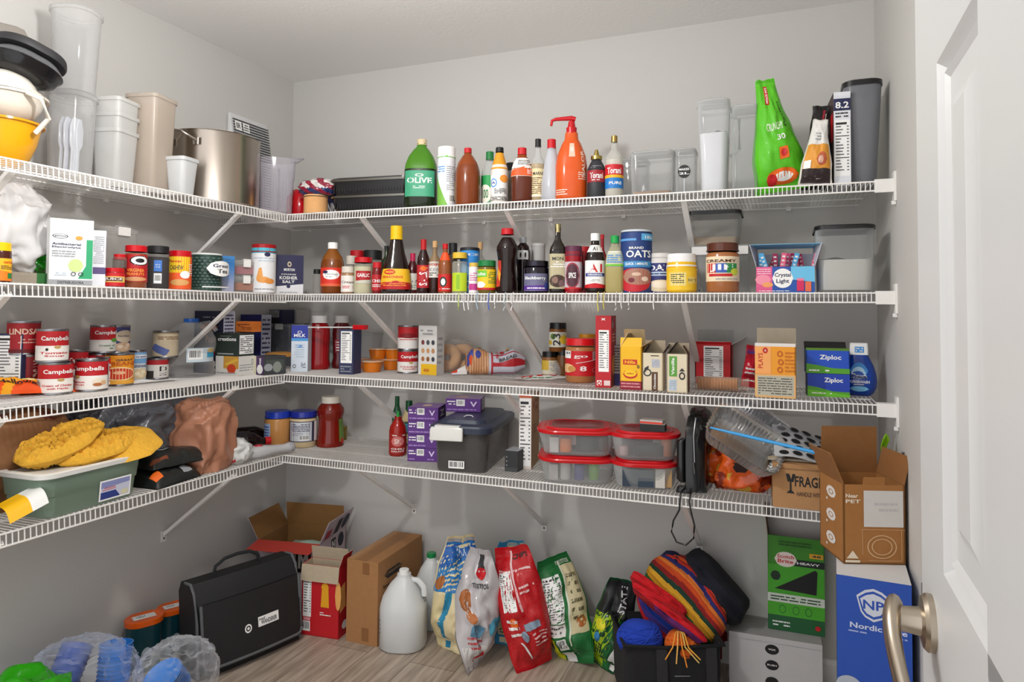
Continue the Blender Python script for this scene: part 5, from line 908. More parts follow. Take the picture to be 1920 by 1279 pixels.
C3('snack_box', 'orange box with grey lower panel and open flaps', 1415, 1491, 650, 746, .09, '#e8981c', 'r .0 .0 1 .45 #e0b070;r .06 .04 .96 .42 #b4b0a0;l .08 .06 .94 .4 7 #54544c;r 0 .46 .4 1 #f0a45c;T .14 .72 .12 .3 #c02818 PLAYS;e .26 .92 .07 .06 #c02818;t .26 .92 .05 .04 w A;o .62 .86 .07 .06 .4 #c05a0c;o .64 .7 .07 .06 .4 #c05a0c;o .62 .55 .07 .06 .4 #c05a0c;l .74 .5 .98 .92 6 #c87010', rot=-2, flaps=[('K', .055, -4, '#a89c88|d', '#a89c88|d'), ('F', .010, 10, '#e8e4e0', '#e8e4e0')])
o = C3('bag_box', 'bottom blue and green zipper bag box', 1513, 1592, 701, 744, .07, '#1c3fae', 'p #54a028 0 0 1 0 1 .22 .6 .24 .25 .4 0 .46;p #6cc02c 0 .0 1 0 1 .1 0 .3;t .62 .7 .44 .26 w Ziploc;l .1 .1 .6 .2 1 w;o .5 .7 .36 .2 .0 w', rot=3, AL='r 0 0 1 1 #123a6c;p #3a6a3c 0 0 1 0 1 .4 0 .3')
Pz, wz, hz, az = box_at(1513, 1592, 701, 744, 'G', z, 3)
C3('bag_box', 'top blue and green zipper bag box with opened flap', 1511, 1592, 654, 744, .07, '#1c4fc0', 'p #54a028 0 0 1 0 1 .22 .6 .24 .25 .36 0 .42;t .56 .68 .5 .26 w Ziploc;l .06 .06 .55 .2 1 w', z=z + hz + .001, h=hz, rot=3, AL='r 0 0 1 1 #1c5a8c', flaps=[('K', .03, 40, '#2c2c2c', '#3c4c9c'), ('F', .02, -70, '#5c8c2c', '#6c9c3c')])
def dish_soap():
    P, R, hh = round_at(1577, 1645, 643, 741, 'G', z); o = root('dish_soap', 'bottle', 'blue teardrop dish soap bottle with square white cap on top', (P.x, P.y, z), face_cam(P))
    pr = [(.62, 0), (.8, .05), (.95, .15), (1, .28), (.95, .42), (.82, .56), (.62, .7), (.5, .77), (.48, .79)]
    M = MB(); M.loft([(q * hh, 2 * r * R, 1.3 * r * R, r * R * .95) for r, q in pr], '#12409c|g|.08', 36); M.obj('body', o, 60)
    M = MB(); M.loft([(hh * .775, R * 1.05, R * .7, .006), (hh * .98, R * 1.0, R * .66, .006), (hh, R * .96, R * .6, .006)], 'w', 24); art(M, lambda u, v, o_: ((u - .5) * R, -R * .36 - o_, hh * (.78 + .2 * v)), 'r .28 .2 .78 .75 b;l .32 .25 .74 .7 2 w'); M.obj('cap', o, 40)
    M = MB(); art(M, wrapF(pr, R, hh, .08, .66, 120, .65, .95, 0), 'e .5 .7 .34 .26 #3c8cd0;e .48 .62 .28 .2 #b8dcf0;e .46 .56 .24 .12 #1c50ac;t .5 .52 .55 .16 w Dawn;t .5 .5 .54 .14 N Dawn;t .5 .33 .7 .09 w POWERWASH;l .3 .22 .7 .27 1 w;e .5 .1 .34 .09 #7cc0e4', seg=10, segv=10); M.obj('label', o, 60)
dish_soap()
for i, (px, c) in enumerate(((862, '#b8d84c'), (872, 'w'), (880, 'w'), (896, '#a8c8e0'), (918, '#2c5cc8'), (930, 'w'), (948, '#c8d8e0'), (962, 'w'), (1062, '#c8c8c8'), (1122, '#e0d04c'), (1133, '#e0d04c'), (1156, 'w'), (1166, 'w'), (1180, 'w'), (1226, 'w'), (832, 'w'))):
    p = centre(px, .0, 'B'); m = MB(); m.tube([(0, -.012, -.028), (0, -.013, -.036 - rnd.random() * .006), (.002, -.012, -.044 - .012 * rnd.random()), (rnd.uniform(-.004, .006), -.012, -.05 - .014 * rnd.random())], .0016, c, 5)
    m.tube([(0, -.012, -.028), (0, -.010, -.004), (0, .004, .0025)], .0012, c, 5)
    tag(m.obj('hanging_tie', None, 60, loc=(p.x, p.y, ZS[2])), 'tie', 'little twist tie hooked over the front edge of the second shelf', 'twist ties on the second shelf edge')

zt_ = ztop(563, 609, centre(563, 697, 'G', z)) ; A_, B_, C_ = onY(579, 613, 2.31), onY(664, 613, 2.31), onY(686, 613, 2.31)
o = root('long_scraper', 'utensil', 'thin white strip with a red end lying across the milk carton and navy box', (A_.x, A_.y, A_.z), 0)
M = MB(); M.box(0, -.006, -.004, (B_ - A_).x, .012, .001, '#dcd8d6|g'); M.obj('strip', o, 0, rot=(0, math.atan2(A_.z - B_.z, (B_ - A_).x), 0))
M = MB(); M.box(0, -.010, -.010, (C_ - B_).x, .016, .008, 'R|g'); M.obj('grip', o, 0, loc=tuple(B_ - A_))
# ================= lowest shelf, left wall =================
z = ZS[4]
def G(px, py, zz=None): return centre(px, py, 'G', z if zz is None else zz)
P = G(105, 925)
blob('paper_bag', 'bag', 'crumpled brown paper bag standing behind the yellow mitts', (-2.10, 1.33, z), (.16, .34, .25), .1, '#8c5c3a|d', 11, .3, 1.5, True, 5, power=.75, cols=lambda c: '#6a2c20|d' if noise.noise(c * 2.2) > .38 else '#7f5735|d')
blob('dark_bag', 'bag', 'dark grey plastic bag at the left frame edge of the lowest shelf', (-2.02, 1.06, z), (.2, .16, .16), .1, '#4a4648|g|.3', 17, .35, 2, True, 4)
blob('trash_bag', 'bag', 'dark grey crinkled trash bag heaped against the left wall', (-2.085, 1.72, z), (.21, .38, .275), 0, '#55575d|g|.25', 23, .30, 2.3, True, 6, power=.8, fine=.5)
blob('brown_bag', 'bag', 'crumpled thin brown plastic bag on top of the black packs', (-1.945, 1.885, z + .0), (.18, .19, .235), .3, '#a9745a|g|.4', 31, .30, 1.6, True, 5, power=.7, fine=.26)
def bin_green():
    o = root('storage_bin', 'bin', 'green see-through storage bin with a white lid and a blue label', (-1.935, 1.40, z), 0, rot=(0, 0, PI / 2 + .04)); W_, Dp, hh = .325, .19, .115
    M = MB(); M.loft([(0, W_ * .86, Dp * .84, .03), (.006, W_ * .9, Dp * .88, .035), (hh * .5, W_ * .93, Dp * .92, .035), (hh * .52, W_ * .95, Dp * .94, .035), (hh, W_, Dp, .04), (hh, W_ - .006, Dp - .006, .04), (.01, W_ * .87, Dp * .84, .03)], '#93ab98|k|.2|.55', 36)
    art(M, lambda u, v, o_: (-.16 + .32 * u, -Dp * (.44 + .05 * v) - .002 - o_, hh * v), 'r .53 .08 .86 .6 w;r .545 .12 .845 .56 #c8cce0;p #2c3c84 .545 .12 .75 .12 .7 .3 .545 .3;p #8890c0 .545 .4 .845 .44 .845 .56 .545 .56;l .56 .33 .7 .42 2 #c83c48;r .76 .14 .83 .26 #d8d4b0'); M.obj('bin_body', o, 40)
    M = MB(); M.loft([(hh - .004, W_ + .012, Dp + .012, .045), (hh + .008, W_ + .014, Dp + .014, .045), (hh + .010, W_ + .004, Dp + .004, .04), (hh + .010, W_ - .02, Dp - .02, .035), (hh + .004, W_ - .03, Dp - .03, .03)], '#dcdcd8|g', 36); M.obj('lid', o, 40)
    M = MB(); M.box(-.10, -.05, .008, .06, .05, .04, '#8a8a84'); M.box(-.02, .0, .01, .09, .07, .07, '#4a5c4c'); M.obj('contents', o, 0)
bin_green()
def mitt(lb, loc, rot, L_, W_, T_, seed, bump=.010, fan=0):
    def Fn(u, v, s=1):
        k = max(0, 1 - abs(2 * v - 1) ** 2.4) ** .5; g = (min(1, u * 5) * min(1, (1 - u) * 3.2)) ** .5; wd = W_ * (.62 + .38 * math.sin(min(1, u * 1.25) * PI * .75)) * (1 + fan * u)
        n_ = abs(noise.noise(Vector((u * 13 + seed + .3, v * 10 + .2, seed + .4)))) * 2.2 + .5 * noise.noise(Vector((u * 24, v * 22, seed)))
        return ((u - .5) * L_, (v - .5) * wd * (.35 + .65 * g), s * (T_ / 2 * k * g) - (s * bump * n_ * k * g) + .008 * math.sin(u * 4 + seed))
    M = MB(); c = '#d9a432|f'
    M.grid(lambda u, v: Fn(u, v, 1), 60, 36, c); M.grid(lambda u, v: Fn(1 - u, v, -1), 40, 24, c)
    M.obj and tag(M.obj('cleaning_mitt', None, 75, loc=loc, rot=rot), 'mitt', lb)
mitt('fluffy yellow mitt at the back of the three heaped on the bin', (-1.95, 1.365, z + .185), (math.radians(12), math.radians(-24), math.radians(84)), .24, .15, .08, 2, .017)
mitt('fluffy yellow mitt in the middle of the three heaped on the bin', (-1.92, 1.455, z + .158), (math.radians(22), math.radians(-13), math.radians(86)), .25, .14, .065, 7, .014)
mitt('smooth yellow mitt spread at the front right of the bin lid', (-1.895, 1.525, z + .146), (math.radians(30), math.radians(-12), math.radians(80)), .22, .13, .026, 12, .003, .4)
P = G(28, 945)
M = MB(); fy = lambda u, v, o=0: ((u - .5) * .085, (v - .5) * .085, .01 + .035 * u + .014 * math.sin(v * 4) + o); M.grid(fy, 12, 12, lambda u, v: '#e0e0dc|g' if u > .6 else '#e8b010|g'); tag(M.obj('chip_packet', None, 60, loc=(-1.88, 1.215, z + .035), rot=(.55, -.1, 1.4)), 'packet', 'yellow and white flattened packet at the left edge before the bin')
def flatpack(lb, loc, rz, w_, d_, h_, seed, A=''):
    M = MB(); f = lambda u, v, o=0: ((u - .5) * w_, (v - .5) * d_, max(.002, h_ * (1 - abs(2 * u - 1) ** 4) ** .5 * (1 - abs(2 * v - 1) ** 3) ** .5 + .006 * noise.noise(Vector((u * 7, v * 6, seed)))) + o)
    M.grid(f, 26, 18, '#1f2322|g|.25'); M.grid(lambda u, v: ((.5 - u) * w_, (v - .5) * d_, 0), 1, 1, 'K')
    if A: art(M, f, A, seg=26, segv=18, step=.0006)
    tag(M.obj('black_pack', None, 70, loc=loc, rot=rz), 'packet', lb)
flatpack('black soft pack at the bottom of the stack right of the bin', (-1.925, 1.70, z), PI / 2 + .1, .2, .15, .05, 1, 'r .05 .1 .2 .3 O;r .6 .05 .8 .2 S')
flatpack('black soft pack on top of the other, right of the bin', (-1.945, 1.735, z + .052), PI / 2 - .1, .22, .15, .05, 4, 'o .4 .5 .12 .12 .2 S;p #7a3c1c .02 .05 .3 .05 .3 .12 .02 .12')
blob('plastic_bag', 'bag', 'thin white plastic bag with a black and red edge below the brown bag', (-1.90, 2.0, z), (.10, .10, .085), .4, '#c8cac8|k|.3|.35', 41, .4, 2.2, True, 4, cols=lambda c: '#b82c34|g' if c.z < -.2 and noise.noise(c * 4) > .35 else '#cfd0ce|g|.3')
def lying(name, label, a, b, r, col, capc, neck=.3, lab=None):
    a, b = Vector(a), Vector(b); d = (b - a); L_ = d.length; q = d.to_track_quat('Z', 'Y')
    o = root(name, 'bottle', label, a, 0, rot=q.to_euler()); M = MB(); M.lathe([(.8, 0), (1, .03), (1, .62), (.8, .72), (neck, .86), (neck, .93)], r, L_, col, 28); M.obj('body', o, 50)
    M = MB(); M.lathe([(neck * 1.15, .9), (neck * 1.15, 1)], r, L_, capc, 20); M.obj('cap', o, 40)
    if lab: M = MB(); M.lathe([(1.02, .25), (1.02, .55)], r, L_, lab, 28, cap0=False, cap1=False); M.obj('label', o, 40)
A_, B_ = G(430, 832), G(502, 842)
lying('cola_bottle', 'dark cola bottle with red cap lying on its side behind the grey one', (-2.05, 2.03, z + .047), (-1.945, 2.235, z + .04), .043, '#1a0e0d|g|.08', 'R', .32, '#2c2a2c|g')
lying('cola_bottle', 'dark cola bottle lying against the back corner', (-2.12, 2.12, z + .047), (-2.02, 2.36, z + .04), .043, '#140c0c|g|.08', 'K', .32)
def grey_bottle():
    o = root('cleaner_bottle', 'bottle', 'pale grey squeeze bottle lying on its side with red round button', (-1.893, 2.045, z + .027), rot=(PI / 2, 0, PI + .25 - PI / 2 - .62 + PI / 2)); M = MB()
    M.loft([(0, .05, .036, .018), (.01, .064, .044, .02), (.06, .066, .046, .02), (.10, .046, .036, .018), (.15, .032, .030, .015), (.17, .036, .034, .017)], '#b9b9bb|g|.3', 28); M.obj('body', o, 50)
    M = MB(); M.loft([(.17, .04, .036, .018), (.176, .044, .040, .02), (.195, .038, .034, .017), (.2, .024, .022, .011)], '#a8a8ac|g', 24); M.obj('nozzle', o, 50)
    M = MB(); M.loft([(0, .034, .034, 9), (.003, .03, .03, 9)], '#c8283c|g', 24); M.obj('button', o, 40, loc=(0, .0225, .05), rot=(-PI / 2, 0, 0))
grey_bottle()
# ================= lowest shelf, back wall =================
def B4(name, cat, label, x0, x1, top, tb, *a, **k): return bottle(name, cat, label, x0, x1, top, tb, 'G', *a, z=k.pop('zz', z), **k)
def C4(name, label, x0, x1, top, tb, dep, col, A='', cat='box', **k): return carton(name, cat, label, x0, x1, top, tb, 'G', dep, col, A, z=k.pop('z', z), **k)
B4('peanut_butter_jar', 'jar', 'tan peanut butter jar with blue lid on the lowest shelf corner', 495, 544, 770, 838, 'wide', '#c48c50|g|.12', '#2440b4|g', [(.2, .68, '#a8c0e0', 50, 'l .1 .1 .9 .9 5 B')], neck=.83, n=28)
bpy.data.objects['peanut_butter_jar.002'].children[2].rotation_euler[2] = -1.0
B4('mayonnaise_jar', 'jar', 'cream mayonnaise jar with blue lid', 542, 594, 770, 836, 'wide', '#d8c49c|g|.12', '#26349c|g', [(.17, .74, '#3a3c54', 165, 'r .12 .04 .72 .96 #d0d4dc;r .8 .02 .93 .98 w;l .16 .5 .68 .9 5 N;l .16 .3 .5 .48 2 S;b .4 .08 .66 .34')], neck=.85, n=28)
B4('pasta_sauce_jar', 'jar', 'big pinched waist jar of red pasta sauce with cream lid', 593, 645, 743, 835, 'ragu', '#7c1a0e|g|.1', '#d8d2c4|g', [(.1, .55, '#6a8c3c', 50, 'e .5 .85 .3 .13 #d8b48c;e .4 .2 .3 .3 #c82418;l .1 .45 .9 .65 3 w')], n=28)
for ch in [c for c in bpy.data.objects['pasta_sauce_jar'].children if c.name.startswith('label')]: ch.rotation_euler[2] = 1.15
B4('oil_cup', 'jar', 'small yellow rounded jar half hidden behind the pasta sauce', 634, 655, 799, 815, 'cyl', '#9a8428|g', '#a89430|g')
B4('chili_sauce_bottle', 'bottle', 'red chili sauce bottle with bright green tip', 729, 762, 771, 853, 'sauce', '#9c1a10|g|.12', '#1c9a3c|g', [(.05, .52, '#9c1a10', 150, 'e .5 .62 .3 .24 #c8706c;t .5 .62 .3 .24 #e8d4cc SK;t .5 .26 .6 .08 w CHILI;t .5 .14 .6 .07 w SAUCE;l .15 .86 .85 .96 1 w')], tip=1, neck=.68, n=24)
B4('dressing_bottle', 'bottle', 'cream dressing bottle with dark green cap behind the chili sauce', 752, 780, 751, 838, 'sauce', '#cdb888|g', '#14502c|g', [(.04, .56, '#2c5440', 160, 'r .1 .6 .9 .9 #3c9cc4;l .1 .62 .9 .88 3 K;e .5 .3 .35 .2 #b8c878;l .2 .2 .8 .4 2 w')], neck=.76, dr=.7)
B4('dressing_bottle', 'bottle', 'second green capped bottle at the back left of the dressing', 738, 757, 743, 825, 'sauce', '#28583c|g', '#14502c|g', [], neck=.8)
# purple boxes: a pile on the shelf behind the bin, two more on top
PU = 'r 0 0 1 1 #5a2c80;r .3 .45 .55 .95 #d4d0d8;b .32 .48 .53 .92;l .04 .5 .28 .9 2 w;l .04 .08 .9 .3 1 #a080c0;t .8 .6 .2 .4 #e0d0f0 V'
Pp = onY(805, 560, 2.33)
for i in range(4):
    q = carton('snack_bar_box', 'box', ('bottom purple box of the pile behind the storage bin', 'second purple box from the bottom of the pile', 'third purple box from the bottom of the pile', 'top purple box of the pile behind the storage bin')[i], 768, 824, 700, 2.30, 'Y', .13, '#5a2c80', PU, z=z + i * .0515, h=.05, rot=14, AR='r 0 0 1 1 #4c2470;t .5 .5 .5 .5 w Z', AT='r 0 0 1 1 #8a6ca4;e .5 .5 .16 .2 #d8c0a8', group=None)
# storage bin
def bin_blue():
    P = G(853, 888); o = root('storage_bin', 'bin', 'grey see-through storage bin with navy lid and white latch', (P.x + .01, P.y + .012, z), math.radians(9)); A = G(797, 890); B = G(907, 893); W_ = (B - A).length * .98; Dp = .40; hh = .148
    M = MB(); cy = Dp / 2; c = '#6a6866|k|.15|.62'
    M.loft([(0, W_ * .9, Dp * .93, .03, 0, cy), (.006, W_ * .93, Dp * .95, .035, 0, cy), (hh, W_, Dp, .045, 0, cy), (hh, W_ - .006, Dp - .006, .04, 0, cy), (.008, W_ * .91, Dp * .93, .03, 0, cy)], c, 40); M.obj('bin_body', o, 40)
    M = MB(); art(M, lambda u, v, o_: ((u - .5) * W_ * .9, -o_ + .003 - .004 * v, hh * v), 'b .28 .1 .6 .28'); M.obj('barcode_label', o, 0)
    M = MB(); e = .03; M.loft([(hh - .008, W_ + e, Dp + e, .05, 0, cy), (hh + .012, W_ + e + .004, Dp + e + .004, .05, 0, cy), (hh + .018, W_ + e - .004, Dp + e - .004, .05, 0, cy), (hh + .022, W_ * .86, Dp * .9, .04, 0, cy), (hh + .034, W_ * .8, Dp * .86, .04, 0, cy)], '#2a3346|g|.35', 44); lo = M.obj('lid', o, 35)
    M = MB(); lw = W_ * .3; x = -W_ * .2; M.loft([(-.032, lw * 1.95, .010, .004, x, -.026), (-.03, lw * 2, .014, .005, x, -.026), (.006, lw * 2, .016, .006, x, -.024), (.014, lw * 1.9, .02, .006, x, -.018)], '#d4d3ce|g', 20); M.box(x - lw * .75, -.02, .012, x + lw * .75, .012, .020, '#d4d3ce|g'); M.obj('latch', lo, 40, loc=(0, 0, hh))
    M = MB(); M.grid(lambda u, v: ((u - .5) * W_ * .82, .02 + v * Dp * .9, .02 + .075 * (math.sin(u * 2.8) ** .5 if 0 < u < 1 else 0) * (1 - .3 * v) + .008 * noise.noise(Vector((u * 8, v * 16, 0)))), 20, 30, '#3a302a|f')
    M.grid(lambda u, v: ((u - .5) * W_ * .82, .02, .01 + v * (.01 + .075 * (math.sin(u * 2.8) ** .5 if 0 < u < 1 else 0)) + 0), 20, 2, '#3a302a|f'); M.obj('contents', o, 60)
    return P, hh, W_, Dp
PBn, hB, wB, dB = bin_blue()
M = MB(); M.tube([(0, 0, 0), (.012, .01, .004), (.028, .008, .003), (.034, -.006, 0)], .0016, 'w', 6); tag(M.obj('white_tie', None, 60, loc=(PBn.x - .015, PBn.y + .1, z + hB + .037), rot=.4), 'tie', 'white plastic tie lying on the navy bin lid')
Pr = onZ(882, 795, z + hB + .036)
carton('snack_bar_box', 'box', 'purple box with a white side lying on the navy bin lid', 838, 903, 761, PBn.y + .21, 'Y', .12, '#5a2c80', PU, z=z + hB + .036, h=.05, rot=16, AR='r 0 0 1 1 #5a2c80;r .3 .06 .98 .94 #c8c4c8;l .35 .15 .9 .85 6 k', AT='r 0 0 1 1 #a08cb0;e .4 .5 .2 .2 #c8a898')
C4('small_box', 'small black box standing between the bin and the tall box', 949, 973, 846, 885, .08, '#26282a', 'r 0 0 1 .2 #3c3e40;e .15 .3 .05 .03 S;e .15 .5 .05 .03 S;e .15 .7 .05 .03 S', AT='r 0 0 1 1 S')
C4('cereal_box', 'tall tan box with brown lettering and a nutrition side', 975, 998, 742, 880, .17, '#d8cec4', 'n .04 .04 .96 .96;r 0 .97 1 1 #c05a38', rot=10, AR='r 0 0 1 1 #c09868;e .25 .86 .07 .05 #8c3a1c;t .62 .9 .5 .06 #8c3a1c CHURROS;t .6 .8 .4 .07 #8c3a1c LARGE;e .85 .72 .04 .02 #8c3a1c;l .2 .45 .8 .6 3 #a0683c')
def red_tub(lb, x0, x1, top, tb, zz, items, hh=.085):
    P, w_, h_, a = box_at(x0, x1, top, tb, 'G', z, 0); rz = math.radians(14); o = root('food_tub', 'food container', lb, (P.x, P.y + .09, zz), rz); W_ = w_ * .95; Dp = W_ * .92
    M = MB(); M.loft([(0, W_ * .78, Dp * .78, .05), (.005, W_ * .84, Dp * .84, .06), (hh - .01, W_ * .96, Dp * .96, .07), (hh - .01, W_ * .95, Dp * .95, .07), (.008, W_ * .82, Dp * .82, .06)], '#d8dcdc|c|.05|.74', 44); M.obj('container', o, 40)
    M = MB(); M.loft([(hh - .012, W_, Dp, .08), (hh - .004, W_ * 1.02, Dp * 1.02, .085), (hh, W_ * 1.0, Dp * 1.0, .08), (hh + .001, W_ * .84, Dp * .84, .07), (hh + .006, W_ * .8, Dp * .8, .065), (hh + .006, W_ * .66, Dp * .66, .05), (hh + .003, W_ * .62, Dp * .62, .05)], '#c4141c|g|.25', 44, cols=['#c4141c|g|.25'] * 5 + ['#8c2024|g']); M.obj('lid', o, 35)
    M = MB()
    for it in items:
        k, x, y, zq, s1, s2, h_, c = it; x *= W_; y *= Dp
        if k == 'b': M.box(x - s1 / 2, y - s2 / 2, zq, x + s1 / 2, y + s2 / 2, zq + h_, c)
        else: M.loft([(zq, s1 * .9, s2 * .9, 9, x, y), (zq + .003, s1, s2, 9, x, y), (zq + h_ - .003, s1, s2, 9, x, y), (zq + h_, s1 * .9, s2 * .9, 9, x, y)], c, 18)
    M.obj('contents', o, 40); return P, o
rt = '#1f2226'
_, o1 = red_tub('bottom left red lidded tub with white and purple tubes inside', 998, 1150, 858, 906, z, [('r', -.15, -.3, .01, .036, .036, .06, '#d4d0cc|g'), ('r', .02, -.3, .01, .034, .034, .05, '#4c3c8c|g'), ('b', -.3, -.2, .008, .03, .06, .05, '#c8c0bc'), ('r', .2, -.25, .01, .036, .036, .055, '#7cb83c|g'), ('b', .1, .1, .008, .08, .08, .05, '#4c5450'), ('b', -.2, .2, .008, .06, .06, .06, '#7c9c48')])
_, o2 = red_tub('top left red lidded tub holding orange and dark things', 996, 1150, 800, 906, z + .093, [('b', -.28, -.3, .008, .03, .03, .05, '#d8d8d4'), ('r', -.14, -.32, .01, .042, .03, .045, '#e8801c|g'), ('b', -.1, -.2, .03, .06, .03, .035, '#c8a8a0'), ('r', .12, -.22, .01, .08, .06, .055, rt), ('r', .3, -.2, .01, .045, .04, .05, '#3c2c28|g'), ('b', 0, .2, .01, .12, .1, .055, '#2a2a2c')])
_, o3 = red_tub('bottom right red lidded tub with small navy boxes inside', 1132, 1268, 876, 918, z, [('b', -.22, -.25, .008, .05, .07, .055, '#2a3848'), ('b', 0, -.27, .008, .05, .07, .055, '#2c3c4c'), ('b', .2, -.25, .008, .03, .08, .06, '#c8c4bc'), ('b', .3, -.2, .008, .03, .08, .06, '#b08c5c'), ('b', -.22, -.31, .012, .03, .01, .04, '#7c9cb0')])
_, o4 = red_tub('top right red lidded tub with a cord and orange pieces', 1130, 1270, 818, 918, z + .093, [('r', -.3, -.25, .01, .03, .03, .03, '#c8a0a0|g'), ('r', .05, -.22, .008, .10, .05, .04, rt), ('r', .3, -.2, .01, .04, .04, .06, '#d8742c|g'), ('b', -.1, .15, .008, .1, .09, .06, '#5a2c48')])
Pg = o4.location
carton('timer_box', 'box', 'small black and white card pack with red side lying on the right red lid', 1200, 1246, 826, Pg.y - .065, 'Y', .045, '#1c1c1e', '', z=z + .093 + .093, h=.022, AT='r 0 0 1 1 #c8c8c4;l .1 .2 .9 .5 2 k', AL='r 0 0 1 1 #e04428')
carton('timer_box', 'box', 'folded white and red flap card atop the small black pack', 1200, 1242, 826, Pg.y - .055, 'Y', .04, '#b8b4b0', 'r 0 0 1 .5 #d83c24', z=z + .093 + .093 + .0225, h=.012, rot=-4)
def appliance():
    P = G(1297, 930); o = root('kitchen_appliance', 'appliance', 'upright glossy black appliance with its cord hanging below the shelf', (P.x, P.y + .015, z), math.radians(-3)); c = '#17181a|g|.16'; Hh = .258
    side = [(0, .03), (.03, 0), (.5, -.004), (.78, .006), (.92, .04), (1, .10), (1.0, .16), (.93, .2), (.6, .215), (0, .21)]
    M = MB(); n = len(side); xs = [(-.024, .92), (-.020, 1), (.016, 1), (.022, .95), (.034, .9), (.038, .82)]
    vs = [(x, .105 + (y - .105) * k, .5 * Hh + (q * Hh - .5 * Hh) * k if q > 0 else 0) for x, k in xs for q, y in side]
    M.add(vs, [(i * n + k, i * n + n + k, i * n + n + (k + 1) % n, i * n + (k + 1) % n) for i in range(len(xs) - 1) for k in range(n)] + [tuple(range(n)), tuple(reversed(range((len(xs) - 1) * n, len(xs) * n)))], c); M.obj('housing', o, 50)
    M = MB(); M.tube([(.006, .002, .06), (.006, -.006, Hh * .4), (.006, -.002, Hh * .72), (.006, .03, Hh * .92)], .0035, 'S|m', 8); M.obj('chrome_strip', o, 60)
    M = MB(); M.loft([(.12 * Hh, .02, .03, .01, -.034, .03), (.16 * Hh, .028, .036, .012, -.040, .03), (.62 * Hh, .026, .036, .012, -.040, .03), (.66 * Hh, .016, .02, .008, -.030, .03)], c, 20); M.obj('handle', o, 45)
    M = MB(); M.loft([(0, .05, .03, .012, -.03, .02), (.018, .04, .03, .012, -.03, .02)], c, 16); M.obj('foot', o, 45)
    y = (D - SB) - (P.y + .015) - .012; M = MB(); pts = [(-.02, .02, .02), (-.03, y * .8, .012), (-.03, y - .004, -.01), (-.032, y - .004, -.04), (-.05, y - .005, -.075), (-.056, y - .005, -.11), (-.04, y - .005, -.14), (-.012, y - .005, -.145), (.012, y - .005, -.12), (.014, y - .005, -.08), (.004, y - .005, -.04), (-.002, y - .004, -.01), (0, y * .7, .012), (-.01, .02, .02)]
    q = []
    for i in range(len(pts) - 1):
        for s_ in (0, .5): q.append(Vector(pts[i]).lerp(Vector(pts[i + 1]), s_))
    M.tube(q + [Vector(pts[-1])], .0027, 'K|g', 8); M.obj('power_cord', o, 60)
appliance()
# foil pans, blue stick, orange bag, fragile box, papers
def foil(name, lb, loc, rot, W_, Dp, hh, col, lid=None):
    o = root(name, 'pan', lb, loc, 0, rot=rot); M = MB(); n = 200
    secs = [(0, W_ * .8, Dp * .78, .02), (.004, W_ * .84, Dp * .82, .025), (hh * .3, W_ * .875, Dp * .855, .026), (hh * .6, W_ * .91, Dp * .89, .027), (hh - .004, W_ * .96, Dp * .95, .03), (hh, W_, Dp, .035), (hh + .003, W_ + .004, Dp + .004, .036), (hh + .001, W_ * .97, Dp * .96, .034), (hh - .004, W_ * .95, Dp * .94, .03), (hh * .6, W_ * .9, Dp * .88, .027), (hh * .3, W_ * .865, Dp * .845, .026), (.006, W_ * .83, Dp * .81, .025)]
    M.loft(secs, col, n, even=True)
    def cr(p):
        k = (p.z / hh) * (1 - p.z / hh) * 4; a = math.atan2(p.y, p.x); s_ = 1 + .05 * k * math.sin(a * 50); return Vector((p.x * s_, p.y * s_, p.z))
    M.map(cr)
    for i in range(12): x = -W_ * .36 + i * W_ * .065; M.box(x, -Dp * .32, .003, x + .006, Dp * .32, .0095, col)
    M.obj('pan_body', o, 18)
    if lid: M = MB(); M.loft([(hh + .004, W_ * .98, Dp * .98, .034), (hh + .02, W_ * .9, Dp * .9, .03), (hh + .022, W_ * .86, Dp * .86, .03)], lid, 40, cap0=False); M.obj('clear_lid', o, 40)
    return o
foil('foil_pan', 'silver ribbed foil pan tilted down to the right above the orange bag', (-.125, 2.225, z + .160), (math.radians(34), math.radians(31), math.radians(2)), .235, .16, .05, '#c9c8c6|m|.33')
foil('foil_pan', 'shiny clear lined foil pan leaning behind the ribbed one', (-.105, 2.335, z + .19), (math.radians(40), math.radians(33), math.radians(2)), .235, .17, .04, '#dcdee2|m|.25', '#d8dade|c|.05|.8')
A_, B_ = onY(1332, 802, 2.16), onY(1552, 854, 2.10)
M = MB(); M.tube([A_, A_.lerp(B_, .3), B_], [.003, .005, .0055], '#3c9cdc|g', 12); tag(M.obj('blue_stick', None, 60), 'stick', 'bright blue plastic stick lying across the foil pan toward the box')
P = G(1385, 925)
blob('orange_bag', 'bag', 'glossy orange printed plastic bag bunched below the foil pans', (P.x + .0, P.y + .075, z), (.19, .15, .155), .1, '#d8541c|g|.15', 52, .32, 2.0, True, 5, power=.85, cols=lambda c: '#2c1a18|g' if c.x ** 2 + (c.z - .1) ** 2 < .03 and c.y < 0 else ('#8c2c14|g' if noise.noise(c * 2.4 + Vector((4, 0, 0))) > .22 else ('#d8a83c|g' if noise.noise(c * 3) > .3 else '#dc5a1a|g|.15')))
C4('cardboard_box', 'tan cardboard box printed FRAGILE with a wine glass mark', 1447, 1560, 872, 955, .24, '#b08458|d', 't .66 .62 .58 .24 K FRAGILE;t .7 .34 .6 .1 #4a3424 HANDLE_WITH_CARE;p K .22 .78 .38 .78 .35 .6 .25 .6;r .285 .38 .315 .62 K;p K .23 .34 .37 .34 .31 .42 .29 .42;p #b08458 .28 .78 .33 .78 .31 .66;r 0 .88 1 .9 #8c6440', rot=2, AT='r 0 .46 1 .54 #9a7048')
PF, wF, hF, aF = box_at(1447, 1560, 872, 955, 'G', z, 2)
